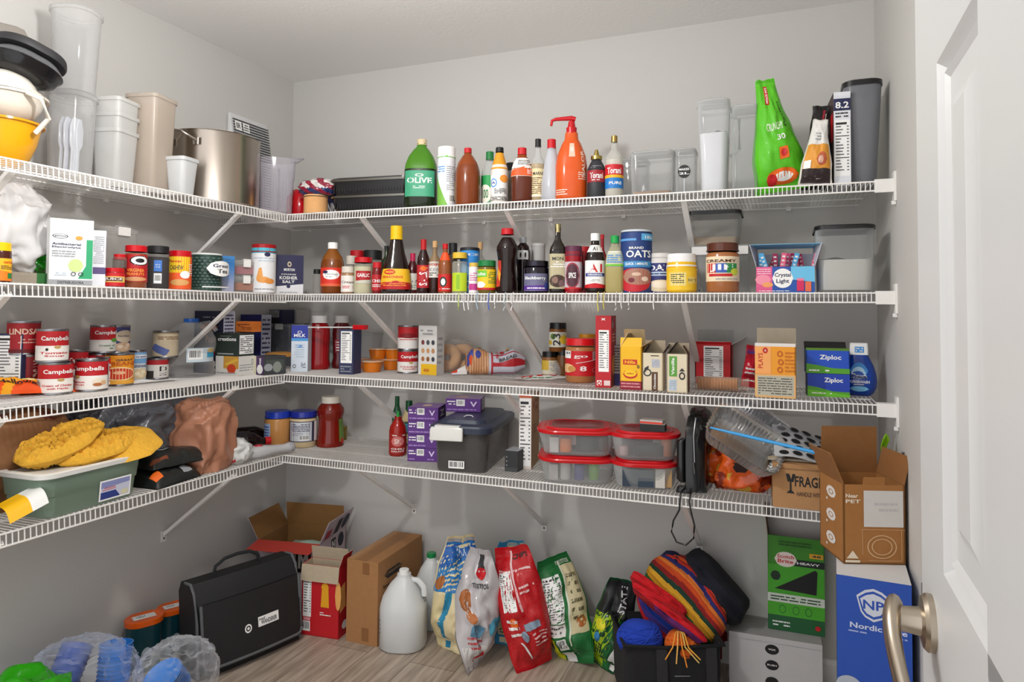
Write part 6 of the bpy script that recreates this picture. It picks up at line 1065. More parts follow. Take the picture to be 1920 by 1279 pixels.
M = MB(); fp = lambda u, v, o=0: ((u - .5) * .17, (v - .5) * .17, .002 + .05 * v * (1 - .4 * u) + .006 * math.sin(u * 5) + o)
M.grid(fp, 14, 14, '#c0c1c4|g|.3'); art(M, fp, ''.join(f'e {.16+.22*i+.06*(j%2):.2f} {.12+.19*j:.2f} .085 .065 K;' for i in range(4) for j in range(5)), seg=14, segv=14, step=.0005)
tag(M.obj('punched_sheet', None, 40, loc=(PF.x + .0, PF.y + .10, z + hF + .018), rot=(.12, .10, .1)), 'sheet', 'silver sheet with rows of black ovals resting on the fragile box')
M = MB(); 
for i in range(3): M.box(-.1, -.06, i * .0025, .09 - i * .01, .08, i * .0025 + .0015, ('#d8c8a8', 'w', '#c8b490')[i])
tag(M.obj('card_sheets', None, 0, loc=(PF.x - .0, PF.y + .10, z + hF + .001), rot=.08), 'sheet', 'thin stack of tan and white cards on the fragile box')
# ================= on the floor =================
def C0(name, label, x0, x1, top, tb, dep, col, A='', cat='box', **k): return carton(name, cat, label, x0, x1, top, tb, 'G', dep, col, A, z=k.pop('z', 0), **k)
CB = '#a87c4c|d'
# right hand stack
carton('filter_box', 'box', 'tall blue box with a white shield mark under the brown appliance box', 0, 0, 0, (Vector((.2035, 1.902, 0)), .163, .62, math.radians(-3.5)), 'E', .25, '#1c4aa8', 'p #c8ccd8 .27 .93 .38 .955 .5 .965 .62 .955 .73 .93 .72 .885 .62 .85 .5 .835 .38 .85 .28 .885;p #1c4aa8 .295 .925 .39 .945 .5 .955 .61 .945 .705 .925 .695 .888 .61 .857 .5 .845 .39 .857 .305 .888;p #c8ccd8 .32 .92 .4 .937 .5 .945 .6 .937 .68 .92 .67 .892 .59 .865 .5 .855 .41 .865 .33 .892;t .5 .9 .28 .036 #1c4aa8 NP;t .56 .812 .76 .022 #c8d0e8 Nordic_Pure;l .16 .782 .96 .796 1 #98a8d8;e .16 .56 .2 .05 #a8b0bc;e .3 .53 .2 .04 #b8bcc4;e .1 .5 .2 .06 #a8b0bc', rot=0, AL='r 0 0 1 1 #2050a8;p #c8ccd4 0 0 .3 0 .2 .6 .4 1 0 1', AT='r 0 0 1 1 #d4d4d4;l .1 .5 .4 .9 2 S', z=0)
def near_box():
    z0 = .6215; a = math.radians(19.5); c = Vector((.2195, 2.017, 0)); w_ = .158; hh = ztop(1582, 909, Vector((.145, 1.99, 0))) - z0; dep = .148
    col = '#a06c38|d'; ic = '#8a5c30|d'
    o = root('appliance_box', 'box', 'open brown appliance box with a white patch, standing on the blue box', (c.x, c.y, z0), a); M = MB(); th = .004
    for q in ((-w_ / 2, 0, 0, w_ / 2, dep, th), (-w_ / 2, 0, 0, w_ / 2, th, hh), (-w_ / 2, dep - th, 0, w_ / 2, dep, hh), (-w_ / 2, 0, 0, -w_ / 2 + th, dep, hh), (w_ / 2 - th, 0, 0, w_ / 2, dep, hh)): M.box(*q, col)
    art(M, faceF(w_, dep, hh, 'F'), 't .14 .86 .2 .05 #e8dccc Near;t .16 .79 .24 .045 #e8dccc PET;r .33 .47 .97 .93 #cfccc8;l .5 .65 .9 .8 2 #bcb8ba;o .62 .22 .24 .15 .08 #d0aa80;o .62 .22 .17 .105 .1 #d0aa80;r .3 .12 .307 .44 #d0aa80;r .3 .435 1 .44 #d0aa80;r .93 .05 .937 .44 #d0aa80;r .4 .045 .93 .05 #d0aa80;p #e0d0b8 .04 .07 .24 .07 .14 .17;r .02 .02 .26 .05 #e0d0b8')
    art(M, faceF(w_, dep, hh, 'L'), ';'.join(f'e .5 {y} .2 .075 #e0dcd8;o .5 {y} .1 .035 .3 #a06c38;r .3 {y-.13:.2f} .36 {y-.1:.2f} #e0dcd8' for y in (.82, .52, .22))); M.obj('carton', o, 0)
    for f, ln, tilt in (('K', .13, -3), ('R', .075, 14), ('L', .085, 22), ('F', .02, 10)):
        m = MB(); an = math.radians(tilt); s_, c_ = math.sin(an), math.cos(an); W_ = w_ if f in 'FK' else dep
        if f == 'F': W_ *= .35
        m.quad((-W_ / 2, 0, 0), (W_ / 2, 0, 0), (W_ / 2 * .96, -ln * s_, ln * c_), (-W_ / 2 * .96, -ln * s_, ln * c_), ic if f != 'F' else '#a06c38|d', .003)
        r_, L_ = {'F': (0, (.0, 0)), 'R': (PI / 2, (w_ / 2, dep / 2)), 'K': (PI, (0, dep)), 'L': (-PI / 2, (-w_ / 2, dep / 2))}[f]
        m.obj('flap', o, 0, loc=(*L_, hh), rot=r_)
near_box()
C0('shipping_box', 'white cardboard box with three round black stickers at the floor', 1365, 1537, 1196, 1300, .26, '#c4c2c2', 'o .47 .78 .075 .09 .45 K;e .47 .78 .055 .066 K;t .47 .78 .08 .03 w VOX;e .47 .5 .075 .09 K;t .47 .5 .1 .03 w RUSH;e .47 .2 .075 .09 K;r 0 .9 1 .905 S', rot=2, AT='r 0 0 1 1 #a8a4a4;r 0 .48 1 .52 #9a9696')
PW, wW, hW, aW = box_at(1365, 1537, 1196, 1300, 'G', 0, 2)
def scotch():
    zt = hW + .001; c_ = onZ(1489, 1186, zt); A = centre(1436, c_.y + .02, 'Y'); B = centre(1542, c_.y + .0, 'Y')
    return carton('sponge_box', 'box', 'tall green scrubber box with a black triangle picture, on the white box', 1437, 1542, 1008, c_.y + .0, 'Y', .13, '#3f8c24|p', 'r 0 0 1 .16 #1c5c30;l .05 .04 .4 .11 2 w;r 0 .16 1 .3 #4cae2a;o .26 .23 .06 .045 .15 #1c5c30;o .5 .23 .06 .045 .15 #1c5c30;o .72 .23 .06 .045 .15 #1c5c30;r 0 .3 1 .39 #d8e0d4;l .05 .315 .95 .375 2 #1c4c2c;r 0 .39 1 .7 #46a428;p K .12 .44 .86 .42 .88 .66 .84 .68;r .45 .7 1 .77 #162420;t .72 .735 .4 .025 w HEAVY;r .74 .8 .98 .85 #e0a82c;t .86 .825 .16 .025 k 48;e .32 .76 .2 .08 #e8dcd4;t .32 .79 .3 .04 R Scotch;t .32 .74 .28 .04 R Brite;e .14 .58 .09 .05 #16301c;l .2 .9 .8 .96 2 #28581c;e .88 .08 .05 .025 R', z=zt, rot=1, flaps=[('K', .11, -2, '#6a4628|d'), ('L', .09, 6, '#5c3c22|d'), ('R', .09, -4, '#6a4628|d')])
scotch()
# tote with blanket and yarn
def tote():
    P = Vector((-.375, 2.36, 0)); o = root('tote_bag', 'bag', 'black fabric tote with stiff rim, full of yarn', (P.x, P.y, 0), math.radians(24)); W_, Dp, hh = .32, .24, .205
    M = MB(); secs = [(0, W_ * .92, Dp * .92, .03), (.01, W_ * .95, Dp * .95, .03), (hh * .5, W_ * .98, Dp * .98, .03), (hh, W_, Dp, .03), (hh, W_ - .012, Dp - .012, .026), (.02, W_ * .9, Dp * .9, .026)]
    M.loft(secs, '#1e1e20|f', 48); M.map(lambda p: Vector((p.x + .006 * noise.noise(p * 14), p.y + .006 * noise.noise(p * 13 + Vector((5, 0, 0))), p.z))); M.obj('tote_body', o, 50)
    M = MB(); r = [(sx * (W_ / 2 + .001), sy * (Dp / 2 + .001), hh + .004 * k) for sx, sy, k in ((-1, -1, 1), (0, -1, -1), (1, -1, 1), (1, 0, 0), (1, 1, 1), (0, 1, 0), (-1, 1, 1), (-1, 0, 0))]; M.tube(r, .006, 'K|f', 8, close=True); M.obj('rim_piping', o, 60)
    for x in (-.06, .10): M = MB(); M.quad((x, -Dp / 2 - .002, hh), (x + .035, -Dp / 2 - .002, hh), (x + .04, -Dp / 2 - .008, .0), (x + .005, -Dp / 2 - .008, .0), '#2c2c2e|f', .002); M.obj('strap', o, 0)
    M = MB(); M.quad((.0, -Dp / 2 - .003, hh * .55), (.05, -Dp / 2 - .003, hh * .55), (.05, -Dp / 2 - .003, hh * .555), (.0, -Dp / 2 - .003, hh * .56), 'S', .001); M.obj('tag', o, 0)
    return o, W_, Dp, hh
TB, tw, td, th_ = tote()
def rot2(x, y, a=math.radians(24)): return TB.location.x + x * math.cos(a) - y * math.sin(a), TB.location.y + x * math.sin(a) + y * math.cos(a)
def yarn(lb, x, y, zz, R, col, el=1.25):
    M = MB(); n = 60; px, py = rot2(x, y)
    M.loft([(R * (1 - math.cos(t * PI / 16)), 2 * R * math.sin(t * PI / 16) + .0005, 2 * R * math.sin(t * PI / 16) + .0005, 9) for t in range(17)], col, 28)
    for k in range(22):
        a = k * .29; tlt = .5 + .4 * math.sin(k * 1.7); pts = []
        for i in range(24):
            t = 2 * PI * i / 24; p = Vector((math.cos(t), math.sin(t) * math.cos(tlt), math.sin(t) * math.sin(tlt))) * R * 1.01; p = Matrix.Rotation(a, 3, 'Z') @ p; pts.append(p + Vector((0, 0, R)))
        M.tube(pts, .0028, col, 5, close=True)
    M.map(lambda p: Vector((p.x * el, p.y, p.z))); tag(M.obj('yarn_ball', None, 70, loc=(px, py, zz), rot=.4), 'yarn', lb)
yarn('blue ball of yarn at the left of the black tote', -.095, -.045, th_ - .065, .058, '#1c3fae|f')
yarn('orange and yellow ball of yarn at the middle of the tote', .04, -.07, th_ - .07, .05, '#d8641c|f', 1.1)
yarn('small gold ball of yarn beside the orange one', .075, -.035, th_ - .035, .034, '#c88c1c|f', 1.1)
STR = ['#141a3c', '#2a2c7c', '#1c3c8c', '#1c5c3c', '#3c6c28', '#c88c1c', '#e0a82c', '#d8601c', '#b82c1c', '#c41420', '#8c1420', '#16182c']
def draped(name, lb, P0, e1, e2, L1, L2, T, stripes, seed, knit=1, edge=.5, bend=.0, parent=None):
    """thick folded knit slab: e1 along the stripes, e2 across them"""
    e1, e2 = Vector(e1).normalized(), Vector(e2).normalized(); nn = e1.cross(e2).normalized(); P0 = Vector(P0)
    def Fn(u, v, s_=1):
        a, b = 2 * u - 1, 2 * v - 1; k = (max(0, 1 - abs(a) ** 5) * max(0, 1 - abs(b) ** 5)) ** .5
        x = a * (1 - .38 * b * b) ** .5 * L1 / 2 * (1 + .05 * math.sin(v * 7 + seed)); y = b * (1 - .38 * a * a) ** .5 * L2 / 2 * (1 + .06 * math.sin(u * 6 + seed * 2))
        h = T / 2 * k * (1 + edge * noise.noise(Vector((u * 2.4 + seed, v * 3.1, seed)))) + .012 * noise.noise(Vector((u * 5, v * 9, seed))) * k + knit * .0022 * math.sin(v * L2 * 420)
        return P0 + e1 * x + e2 * y + nn * (s_ * h - bend * (a * a + b * b) * .5)
    M = MB(); n = len(stripes); cf = lambda u, v: stripes[min(n - 1, int((v + .012 * math.sin(u * 9)) * n))] + '|f'
    M.grid(lambda u, v: Fn(u, v, 1), 40, n * 5, cf); M.grid(lambda u, v: Fn(1 - u, v, -1), 30, n * 3, lambda u, v: cf(1 - u, v))
    o = M.obj(name, parent, 75)
    if not parent: tag(o, 'blanket', lb)
    return o
RB_ = ['#c41420', '#3c2c7c', '#1c3c9c', '#24408c', '#1c5c4c', '#2c5c24', '#2c5c24', '#c88c1c', '#e0a82c', '#1c3c2c', '#8c1c1c', '#c84a1c', '#d8742c', '#2a2c6c', '#b82c1c', '#c84a1c', '#8c1420']
draped('knit_blanket', 'rainbow striped knit blanket folded in a thick slab on the tote', onY(1277, 1128, 2.43), (.72, -.25, -.52), (.50, .42, .62), .31, .27, .10, RB_, 3, bend=.03)
draped('knit_blanket', 'navy and orange striped end of the blanket at the top left of the heap', onY(1250, 1082, 2.48), (.72, -.2, -.50), (.45, .2, .75), .13, .17, .07, ['#8c2c1c', '#c88c1c', '#d86a1c', '#c41c20', '#1c2c6c', '#141a44'], 6, bend=.02)
draped('knit_blanket', 'black knit blanket roll slumping to the right of the rainbow one', onY(1338, 1100, 2.51), (.76, -.05, -.66), (.6, .3, .7), .28, .14, .14, ['#16171f', '#1a1c28', '#14151c'], 13, bend=.03)
for k, (px_, py_, dy, c_, lb) in enumerate(((1212, 1108, 2.33, ['#a01018', '#c8141e', '#c8141e'], 'upper red knit fold at the left of the heap'), (1222, 1135, 2.30, ['#8c0e16', '#c41420', '#d01824'], 'middle red knit fold above the blue yarn'), (1250, 1158, 2.28, ['#5c1c5c', '#c41420', '#a81018'], 'lower red and purple knit fold beside the orange yarn'))):
    draped('knit_fold', lb, onY(px_ + 22, py_ + 6, dy + .02), (.80, -.1, -.42), (.3, .5, .7), (.22, .25, .20)[k], .05, .035, c_, 20 + k, bend=.01)
M = MB()
for k, (x0, y0, c) in enumerate(((-.03, -.135, '#f0a03c'), (-.015, -.137, '#f0b860'), (.0, -.136, '#e88c2c'), (.02, -.138, '#f0b040'), (.01, -.134, '#f0d070'))):
    M.tube([(x0 * .3 + .005, -.09, .03), (x0 * .6, -.12, .035), (x0, y0, .0), (x0 * 1.5 - .01 + .012 * k, y0 - .006, -.035 - .012 * (k % 3))], .0022, c + '|f', 6)
px, py = rot2(0.02, 0); tag(M.obj('yarn_ends', None, 60, loc=(px, py, th_ + .005), rot=math.radians(24)), 'yarn', 'loose orange and yellow yarn ends hanging over the tote rim')
M = MB(); M.lathe([(.8, 0), (1, .1), (1, .8), (.7, 1)], .05, .13, '#8c1c18|g', 20); tag(M.obj('red_can', None, 50, loc=(centre(1345, 1235, 'G', 0).x, centre(1345, 1235, 'G', 0).y + .02, 0)), 'can', 'red rounded can in the shade between the tote and the white box')

# bags of chips along the wall
def bagf(label, xm, ybot, w_, h_, th, rz, lean, roll, A, col, seed, **k):
    P = centre(xm, ybot, 'G', 0); return sack('chip_bag', 'bag', label, (P.x, P.y), 0, w_, h_, th, rz, lean, roll, A, '', col, seed=seed, **k)
bagf('blue and cream bag of tortilla chips beside the white jug', 848, 1222, .185, .415, .13, 20, 8, 3, 'r .02 .52 .98 .98 #2478b8;p #1c5aa8 .02 .72 .98 .84 .98 .98 .02 .98;t .6 .88 .5 .09 #c8dcec PARTY;r .3 .02 .44 .52 #2488b0;r .02 .02 .3 .5 #e0d0a0;r .44 .02 .98 .5 #e8d8ac;e .12 .6 .1 .06 #a8642c;e .8 .26 .1 .05 #c8942c;e .85 .14 .08 .05 #3a4c7c;l .6 .6 .9 .7 2 w', '#e4d4a8|g|.2', 51, wr=.024, twist=80, pinch=.15, belly=.3)
bagf('silver and white chip bag with small blue and red prints', 890, 1252, .17, .40, .11, 34, 9, 4, 'r .02 .0 .98 .2 #dcdad8;e .25 .58 .14 .09 #a8622c;e .3 .45 .1 .05 #b86c34;r .55 .84 .7 .96 k;e .62 .8 .1 .05 R;p #4ca0bc .6 .28 .95 .34 .95 .44 .6 .38;p #5c8ca8 .2 .3 .45 .26 .5 .36 .25 .4;l .15 .18 .5 .3 3 #b84048;p R .3 .06 .5 .12 .45 .16 .28 .1;t .6 .7 .4 .04 k TOSTITOS', '#bcb8ba|g|.16', 57, wr=.026, twist=-120, pinch=.1, belly=.3)
bagf('blue edged cream chip bag half hidden by the red bag', 946, 1210, .14, .38, .09, 24, 8, 4, 'r .02 .02 .35 .98 #2488bc;r .35 .3 .98 .98 #e4d8b0;r .35 .02 .98 .3 #e8dcb8;e .55 .32 .12 .06 #b0682c;e .7 .2 .3 .12 #d8cca0;l .5 .6 .9 .8 4 k;e .7 .55 .12 .05 #c88c4c;l .4 .12 .9 .18 2 G', '#3c94c4|g|.2', 63, wr=.022, twist=60, belly=.25)
bagf('red chip bag leaning left with a long nutrition strip', 1003, 1252, .175, .42, .115, 24, 9, -12, 'r .02 .02 .98 .98 #bc141c;r .12 .8 .9 .82 #e8c8c8;p w .1 .5 .38 .52 .42 .82 .16 .8;n .13 .52 .38 .8;r .45 .5 .5 .97 #e8c0c0;l .55 .62 .9 .7 2 #f0c8c8;t .7 .92 .4 .04 k CHIPS;r .4 .34 .75 .4 #8ca0b4;e .22 .42 .08 .04 O;l .1 .3 .3 .46 3 w;e .35 .3 .07 .05 #8ca0b4;l .5 .2 .85 .32 4 #f0c8c8;p w .2 .26 .24 .26 .46 .1 .42 .1', '#c0141c|g|.18', 69, wr=.02, twist=-65, belly=.22)
bagf('dark green chip bag leaning left with a white nutrition panel', 1083, 1243, .175, .375, .11, 16, 8, -15, 'r .02 .02 .98 .98 #1c6c34;n .1 .42 .5 .84;r .1 .3 .5 .41 #e0dcd8;l .14 .32 .46 .4 2 k;r .62 .3 .97 .9 #c8bc94;l .66 .4 .92 .84 6 #5c5438;e .85 .4 .1 .05 #a8622c;r .58 .2 .62 .95 #d8dcc8;r .02 .02 .25 .28 #c8cc1c;b .3 .16 .5 .28;r .3 .02 .55 .13 #d8d8d4;t .7 .93 .4 .04 #d0d8c8 TOSTITOS;e .14 .2 .05 .04 k', '#1c6c34|g|.2', 75, wr=.018, twist=75, belly=.25)
bagf('lime, green and black chip bag squeezed against the tote', 1128, 1252, .135, .32, .09, 2, 6, 13, 'p #a8c81c .02 .02 .6 .02 .7 .7 .02 .6;p #1c6c34 .5 .02 .8 .02 .7 .66 .45 .66;r .02 .62 .98 .98 #1a1c1c;p #d8d8d4 .8 .05 .98 .05 .98 .55 .8 .55;T .6 .8 .2 .26 #d8d8d8 STATE;e .3 .35 .1 .06 #3c8cc8;l .2 .2 .5 .3 3 k;e .25 .5 .16 .06 #e0dc2c', '#1c4c2c|g|.2', 81, wr=.018, twist=70, belly=.25)
# jugs
def gallon(lb, x0, x1, top, tb, capc, lvl=.45):
    P, R, hh = round_at(x0, x1, top, tb, 'G', 0); o = root('vinegar_jug', 'jug', lb, (P.x, P.y, 0), face_cam(P) - .25)
    c = '#eef1f2|k|.3|.25'; q = [(.9, 0), (1, .025), (1, .5), (.97, .56), (.88, .66), (.62, .8), (.36, .89), (.29, .91), (.29, .94)]
    M = MB(); M.loft([(z_ * hh, 2 * r * R, 1.9 * r * R, r * R * .8) for r, z_ in q], c, 44)
    M.map(lambda p: Vector((p.x - (R * .16 * max(0, p.x / R) if .58 < p.z / hh < .86 else 0), p.y, p.z))); M.obj('jug_body', o, 60)
    M = MB(); M.tube([(R * .3, 0, hh * .87), (R * .62, 0, hh * .86), (R * .88, 0, hh * .78), (R * .92, 0, hh * .66), (R * .85, 0, hh * .55)], [.009, .011, .012, .012, .012], c, 12); M.obj('handle', o, 60)
    M = MB(); M.loft([(hh * .93, .036, .036, 9), (hh * .94, .038, .038, 9), (hh * .995, .037, .037, 9), (hh, .034, .034, 9)], capc, 28); M.obj('cap', o, 40)
    M = MB(); M.loft([(.006, 1.9 * R, 1.8 * R, R * .78), (hh * lvl, 1.94 * R, 1.84 * R, R * .78)], '#c8ccc8|x|.1|.3', 40); M.obj('liquid', o, 50)
    M = MB(); art(M, wrapF([(1, 0), (1, 1)], R * 1.0, hh, .1, .45, 60, .95, .8, -75), 'l .1 .1 .9 .9 5 S', seg=6); M.obj('label', o, 40)
gallon('milky white gallon jug with white cap on the floor', 713, 799, 1067, 1208, 'w')
gallon('second pale jug with green cap behind the white capped jug', 777, 838, 1036, 1172, '#1c8a4c|g', .2)
carton('cardboard_box', 'box', 'tall taped brown cardboard box left of the jugs', 0, 0, 0, (Vector((-1.498, 2.244, 0)), .138, .313, math.radians(1.7)), 'E', .355, '#a5764a|d', 'r .5 .84 .72 .98 #8a5c34;r .5 .04 .72 .2 #8a5c34;r .995 0 1 1 #7c5430', z=0, AR='p K .12 .8 .2 .84 .44 .84 .52 .8 .44 .74 .2 .74;p #a5764a .14 .815 .5 .815 .5 .785 .14 .785;t .32 .8 .34 .03 K MOTION;t .3 .66 .4 .05 K Snap_Tray', AT='r .3 0 .62 1 #94683e;r 0 0 .2 1 #b0845a')
C0('cracker_box', 'red cracker box with white torn top standing before the open carton', 576, 645, 1062, 1196, .075, '#c01420', 'n .04 .26 .26 .94;b .04 .06 .24 .2;r .06 .21 .24 .25 #e8a0a8;t .62 .82 .3 .1 Y RITZ;p #e8a41c .52 .42 .74 .42 .72 .7 .55 .7;e .63 .7 .1 .06 #e8a41c;l .5 .3 .8 .36 2 w;e .98 .6 .08 .2 #e8a85c', rot=6, AR='r 0 0 1 1 #b0101c;p #e8a85c .1 .35 .7 .4 .6 .75 .1 .7;e .6 .15 .3 .06 w', flaps=[('F', .062, 172, '#b8a890|d', '#d8d4d0', 'l .3 .3 .6 .5 2 k;l .3 .6 .6 .7 1 S'), ('K', .05, -10, '#b8a890|d', '#d8d4d0'), ('R', .05, 20, '#b8a890|d', '#c01420')])
def crate():
    P = centre(545, 1150, 'G', 0); a = math.radians(10); o = root('produce_box', 'box', 'open white, pink and red carton with raised flaps in the floor corner', (-1.925, 2.335, 0), a); w_, dep, hh = .285, .24, .30; th = .004
    M = MB(); col = '#cdbcc4|d'; ic = '#8a6234|d'
    for q in ((-w_ / 2, 0, 0, w_ / 2, dep, th), (-w_ / 2, 0, 0, w_ / 2, th, hh), (-w_ / 2, dep - th, 0, w_ / 2, dep, hh), (-w_ / 2, 0, 0, -w_ / 2 + th, dep, hh), (w_ / 2 - th, 0, 0, w_ / 2, dep, hh)): M.box(*q, col)
    for q in ((-w_ / 2 + th, dep - th - .001, th, w_ / 2 - th, dep - th, hh), (-w_ / 2 + th, th, th, -w_ / 2 + th + .001, dep - th, hh), (w_ / 2 - th - .001, th, th, w_ / 2 - th, dep - th, hh)): M.box(*q, ic)
    art(M, faceF(w_, dep, hh, 'F'), 'r 0 0 .5 .5 #c84038;t .25 .86 .3 .06 #c02c48 PROTEIN;l .12 .66 .36 .8 3 S;r .62 .6 .86 .95 K;p w .66 .65 .7 .65 .7 .88 .66 .88;p w .78 .65 .82 .65 .82 .88 .78 .88;p w .66 .88 .7 .88 .76 .74 .73 .72;p w .82 .88 .78 .88 .72 .74 .75 .72')
    art(M, faceF(w_, dep, hh, 'R'), 'p #c84038 0 0 1 0 1 .6 0 .95;r .1 .8 .3 .9 #c02c48;r .42 .78 .6 .96 K;p w .45 .82 .48 .82 .48 .93 .45 .93;p w .54 .82 .57 .82 .57 .93 .54 .93;p w .45 .93 .48 .93 .53 .86 .5 .85;e .8 .88 .12 .1 #1c2438'); M.obj('carton', o, 0)
    for f, ln, tl, c1, c2, A in (('F', .09, 98, '#b03c30', '#b83a30', ''), ('K', .10, -8, ic, col, ''), ('R', .10, 24, '#c8b8c0', '#c8b8c0', 'r .1 .1 .3 .5 #c02c48;r .45 .1 .62 .8 K;e .8 .5 .12 .35 #1c2438'), ('L', .10, 30, ic, col, '')):
        m = MB(); an = math.radians(tl); s_, c_ = math.sin(an), math.cos(an); W_ = w_ if f in 'FK' else dep
        m.quad((-W_ / 2, 0, 0), (W_ / 2, 0, 0), (W_ / 2 * .98, -ln * s_, ln * c_), (-W_ / 2 * .98, -ln * s_, ln * c_), c2, .001); m.quad((-W_ / 2, .003, .0), (W_ / 2, .003, .0), (W_ / 2 * .98, -ln * s_ + .003, ln * c_), (-W_ / 2 * .98, -ln * s_ + .003, ln * c_), c1 if '|' in c1 else c1, .001)
        if A: art(m, lambda u, v, o_: ((u - .5) * W_, -v * ln * s_ - c_ * (.001 + o_), v * ln * c_ - s_ * (.001 + o_)), A)
        r_, L_ = {'F': (0, (0, 0)), 'R': (PI / 2, (w_ / 2, dep / 2)), 'K': (PI, (0, dep)), 'L': (-PI / 2, (-w_ / 2, dep / 2))}[f]; m.obj('flap', o, 0, loc=(*L_, hh), rot=r_)
crate()
M = MB(); M.grid(lambda u, v: ((u - .5) * .2, (v - .5) * .18, .03 * math.sin(u * PI) * math.sin(v * PI) + .004 * noise.noise(Vector((u * 9, v * 9, 0)))), 14, 14, '#b8d8cc|g'); M.box(-.08, -.08, -.22, .08, .08, -.01, '#a8c8bc'); tag(M.obj('mint_pack', None, 60, loc=(-1.93, 2.46, .235), rot=.2), 'packet', 'pale mint green pack inside the open carton')
def satchel():
    o = root('organizer_bag', 'bag', 'black folding organizer bag with grey piping and a top handle', (-1.80, 1.995, 0), 0, rot=(math.radians(-6), 0, math.radians(73))); W_, Dp, hh = .40, .12, .315; bk = '#17181a|f|.6'; pp = '#5a5c5e|f|.7'
    prof = [(0, 0), (-.005, .06), (0, hh * .62), (.006, hh * .9), (.03, hh), (Dp - .02, hh * 1.01), (Dp, hh * .9), (Dp, 0)]
    M = MB(); n = len(prof); xs = [-W_ / 2 + W_ * i / 12 for i in range(13)]
    vs = [(x, y + .008 * math.sin((x / W_ + .5) * PI) * (-1 if y < .05 else 0), z_) for x in xs for y, z_ in prof]
    fs = [(i * n + j, i * n + n + j, i * n + n + (j + 1) % n, i * n + (j + 1) % n) for i in range(12) for j in range(n)] + [tuple(range(n)), tuple(reversed(range(12 * n, 13 * n)))]
    M.add(vs, fs, bk); M.obj('bag_body', o, 40)
    # front flap with grey piping
    fl = lambda u, v, d=0: ((u - .5) * W_ * .96, -.022 - .012 * math.sin(u * PI) - d - .01 * (1 - v), .035 + .05 * (abs(2 * u - 1) ** 8) * 0 + v * hh * .68 + .03 * (1 - v) * abs(2 * u - 1) ** 2 * 0)
    M = MB(); M.grid(lambda u, v: fl(u, v), 16, 10, bk); M.grid(lambda u, v: fl(1 - u, v, -.012), 16, 10, bk)
    art(M, lambda u, v, o_: fl(u, v, o_), 'o .42 .42 .035 .07 .35 w;e .42 .42 .013 .025 w;r .52 .38 .74 .54 w;t .56 .5 .06 .05 K road;t .635 .44 .17 .07 K WANDERER', seg=16, segv=10); fp_ = M.obj('front_pocket', o, 40)
    pts = [fl(.0, 1), fl(0, .6), fl(0, .1), fl(.02, .02), fl(.06, 0), fl(.3, 0), fl(.6, 0), fl(.94, 0), fl(.98, .02), fl(1, .1), fl(1, .6), fl(1, 1)]; M = MB(); M.tube(pts, .0055, pp, 8); M.obj('piping', fp_, 60)
    M = MB()
    for sx in (-1, 1): M = MB(); M.tube([(sx * W_ / 2, -.004, .01), (sx * W_ / 2, -.006, hh * .6), (sx * W_ / 2, .006, hh * .9), (sx * W_ / 2, .03, hh), (sx * W_ / 2, .07, hh * 1.005)], .0055, pp, 8); M.obj('side_piping', o, 60)
    M = MB(); q = [(-.09, .08, hh), (-.085, .078, hh + .025), (-.05, .075, hh + .045), (0, .073, hh + .05), (.05, .075, hh + .045), (.085, .078, hh + .025), (.09, .08, hh)]; M.tube(q, .0065, '#232426|f', 8); M.obj('carry_handle', o, 60)
    M = MB(); M.grid(lambda u, v: ((u - .5) * W_ * .98, -.018 + .012 * v * 3 - .004 * math.sin(u * PI), hh * .70 + v * hh * .26), 12, 6, bk); M.obj('top_flap', o, 40)
satchel()
for (x0, x1, tp, tb, lb) in ((250, 322, 1138, 1196, 'dark teal snack tub with orange oval lid, nearer one'), (308, 372, 1118, 1160, 'dark teal snack tub with orange oval lid, behind the black bag')):
    P, R, hh = round_at(x0, x1, tp + 14, XL + .085, 'X', 0); R = min(R, .072); o = root('snack_tub', 'tub', lb, (P.x, P.y, 0), 1.1)
    hh = ztop((x0 + x1) / 2, tp + 16, P); M = MB(); M.loft([(0, 1.8 * R, 1.35 * R, R), (hh * .93, 2 * R, 1.5 * R, R)], '#143c44|g', 36); M.obj('tub_body', o, 40)
    M = MB(); M.loft([(hh * .9, 2.06 * R, 1.56 * R, R), (hh, 2.06 * R, 1.56 * R, R), (hh + .002, 1.96 * R, 1.46 * R, R), (hh + .001, 1.8 * R, 1.3 * R, R)], '#dc5a14|g', 36); art(M, lambda u, v, o_: ((u - .5) * R * 1.2, (v - .5) * R * .6, hh + .0012 + o_), 'r 0 0 1 1 #d8d4d0;b .1 .1 .6 .9'); M.obj('lid', o, 40)
    M = MB(); art(M, wrapF([(1, 0), (1, 1)], R, hh, .1, .5, 60, .76, 1, 0), 'e .5 .5 .4 .5 #a8b0b8;l .2 .3 .8 .7 3 k', seg=6); M.obj('label', o, 40)
def cups(lb, a, b, r, n, c, g=None):
    a, b = Vector(a), Vector(b); q = (b - a).to_track_quat('Z', 'Y'); L_ = (b - a).length; o = root('cup_stack', 'cups', lb, a, 0, rot=q.to_euler(), group=g); 
    for i in range(n):
        M = MB(); z_ = L_ * .45 * i / n; M.loft([(z_, 1.5 * r, 1.5 * r, 9), (z_ + L_ * .5, 2 * r, 2 * r, 9), (z_ + L_ * .5 + .004, 2.12 * r, 2.12 * r, 9), (z_ + L_ * .5 + .005, 1.96 * r, 1.96 * r, 9), (z_ + .004, 1.44 * r, 1.44 * r, 9)], c, 28); M.obj('cup', o, 40)
cups('stack of blue plastic cups lying mouth up in clear wrap, middle one', (-1.92, 1.525, .0), (-1.935, 1.555, .25), .045, 9, '#2c7cd0|g')
cups('stack of blue plastic cups at the back left in clear wrap', (-2.03, 1.40, .03), (-2.09, 1.55, .22), .045, 7, '#3c5cb8|g')
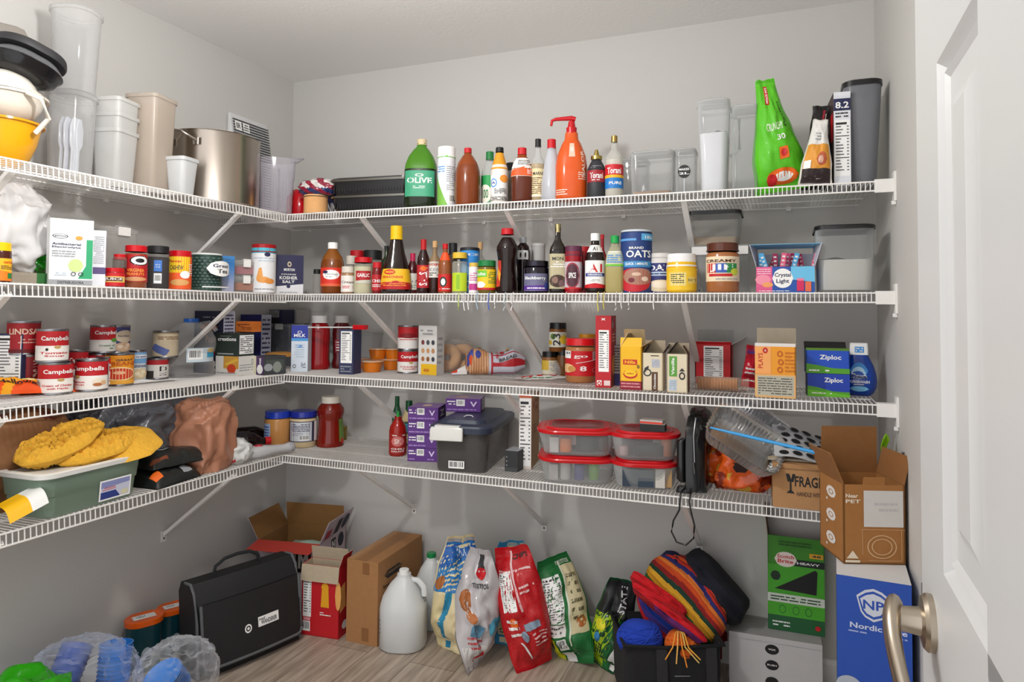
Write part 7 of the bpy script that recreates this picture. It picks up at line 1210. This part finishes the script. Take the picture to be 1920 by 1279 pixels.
def plate_stack(lb, x, y, n, R, tilt):
    o = root('plate_stack', 'plates', lb, (x, y, .05), 0, rot=(math.radians(tilt), math.radians(-20), .5))
    for i in range(n): M = MB(); M.loft([(i * .008, 1.1 * R, 1.1 * R, 9), (i * .008 + .022, 2 * R, 2 * R, 9), (i * .008 + .024, 2 * R, 2 * R, 9), (i * .008 + .004, 1.1 * R, 1.1 * R, 9)], '#2c80d8|g', 32); M.obj('bowl', o, 40)
plate_stack('nested bright blue plastic bowls tilted in clear wrap beside the black bag', -1.80, 1.655, 9, .062, 24)
blob('clear_wrap', 'wrap', 'crinkled clear plastic wrap around the blue bowls', (-1.80, 1.66, .0), (.21, .22, .20), .2, '#f2f5fa|c|.06|.92', 61, .14, 2.6, True, 5, fine=.6, smooth=45, power=.75)
blob('clear_wrap', 'wrap', 'crinkled clear plastic wrap around the two blue cup stacks', (-1.99, 1.49, .0), (.30, .22, .245), .2, '#e4ecff|c|.06|.92', 66, .14, 2.4, True, 5, fine=.6, smooth=45, power=.75)
blob('green_bag', 'bag', 'shiny green plastic bag in the bottom left corner', (-1.93, 1.265, .0), (.24, .23, .255), .5, '#2c9a14|g|.12', 71, .35, 1.7, True, 5, power=.9)
blob('gold_bag', 'bag', 'golden brown bag fold in front of the shiny green one', (-1.80, 1.31, .0), (.10, .26, .165), .25, '#a8781c|g|.2', 77, .3, 1.8, True, 4)

p = onX(1693, 860, XR - .004); M = MB(); M.box(-.002, -.004, -.017, .003, .004, .017, 'S|m'); tag(M.obj('wall_strip', None, 0, loc=tuple(p)), 'strip', 'tiny grey metal strip fixed upright on the right wall above the brown box')
p = onY(1668, 850, 2.215); M = MB(); M.grid(lambda u, v: ((u - .5) * .012, .02 * math.sin(v * 3), (v - .5) * .09 + .01 * math.sin(u * 4)), 6, 12, '#8cc41c|g'); o = M.obj('lime_packet', None, 60, loc=(p.x - .004, p.y, ZS[4] + .175), rot=.5); tag(o, 'packet', 'lime green packet edge standing behind the open brown box')
o.modifiers.new('thick', 'SOLIDIFY').thickness = .004
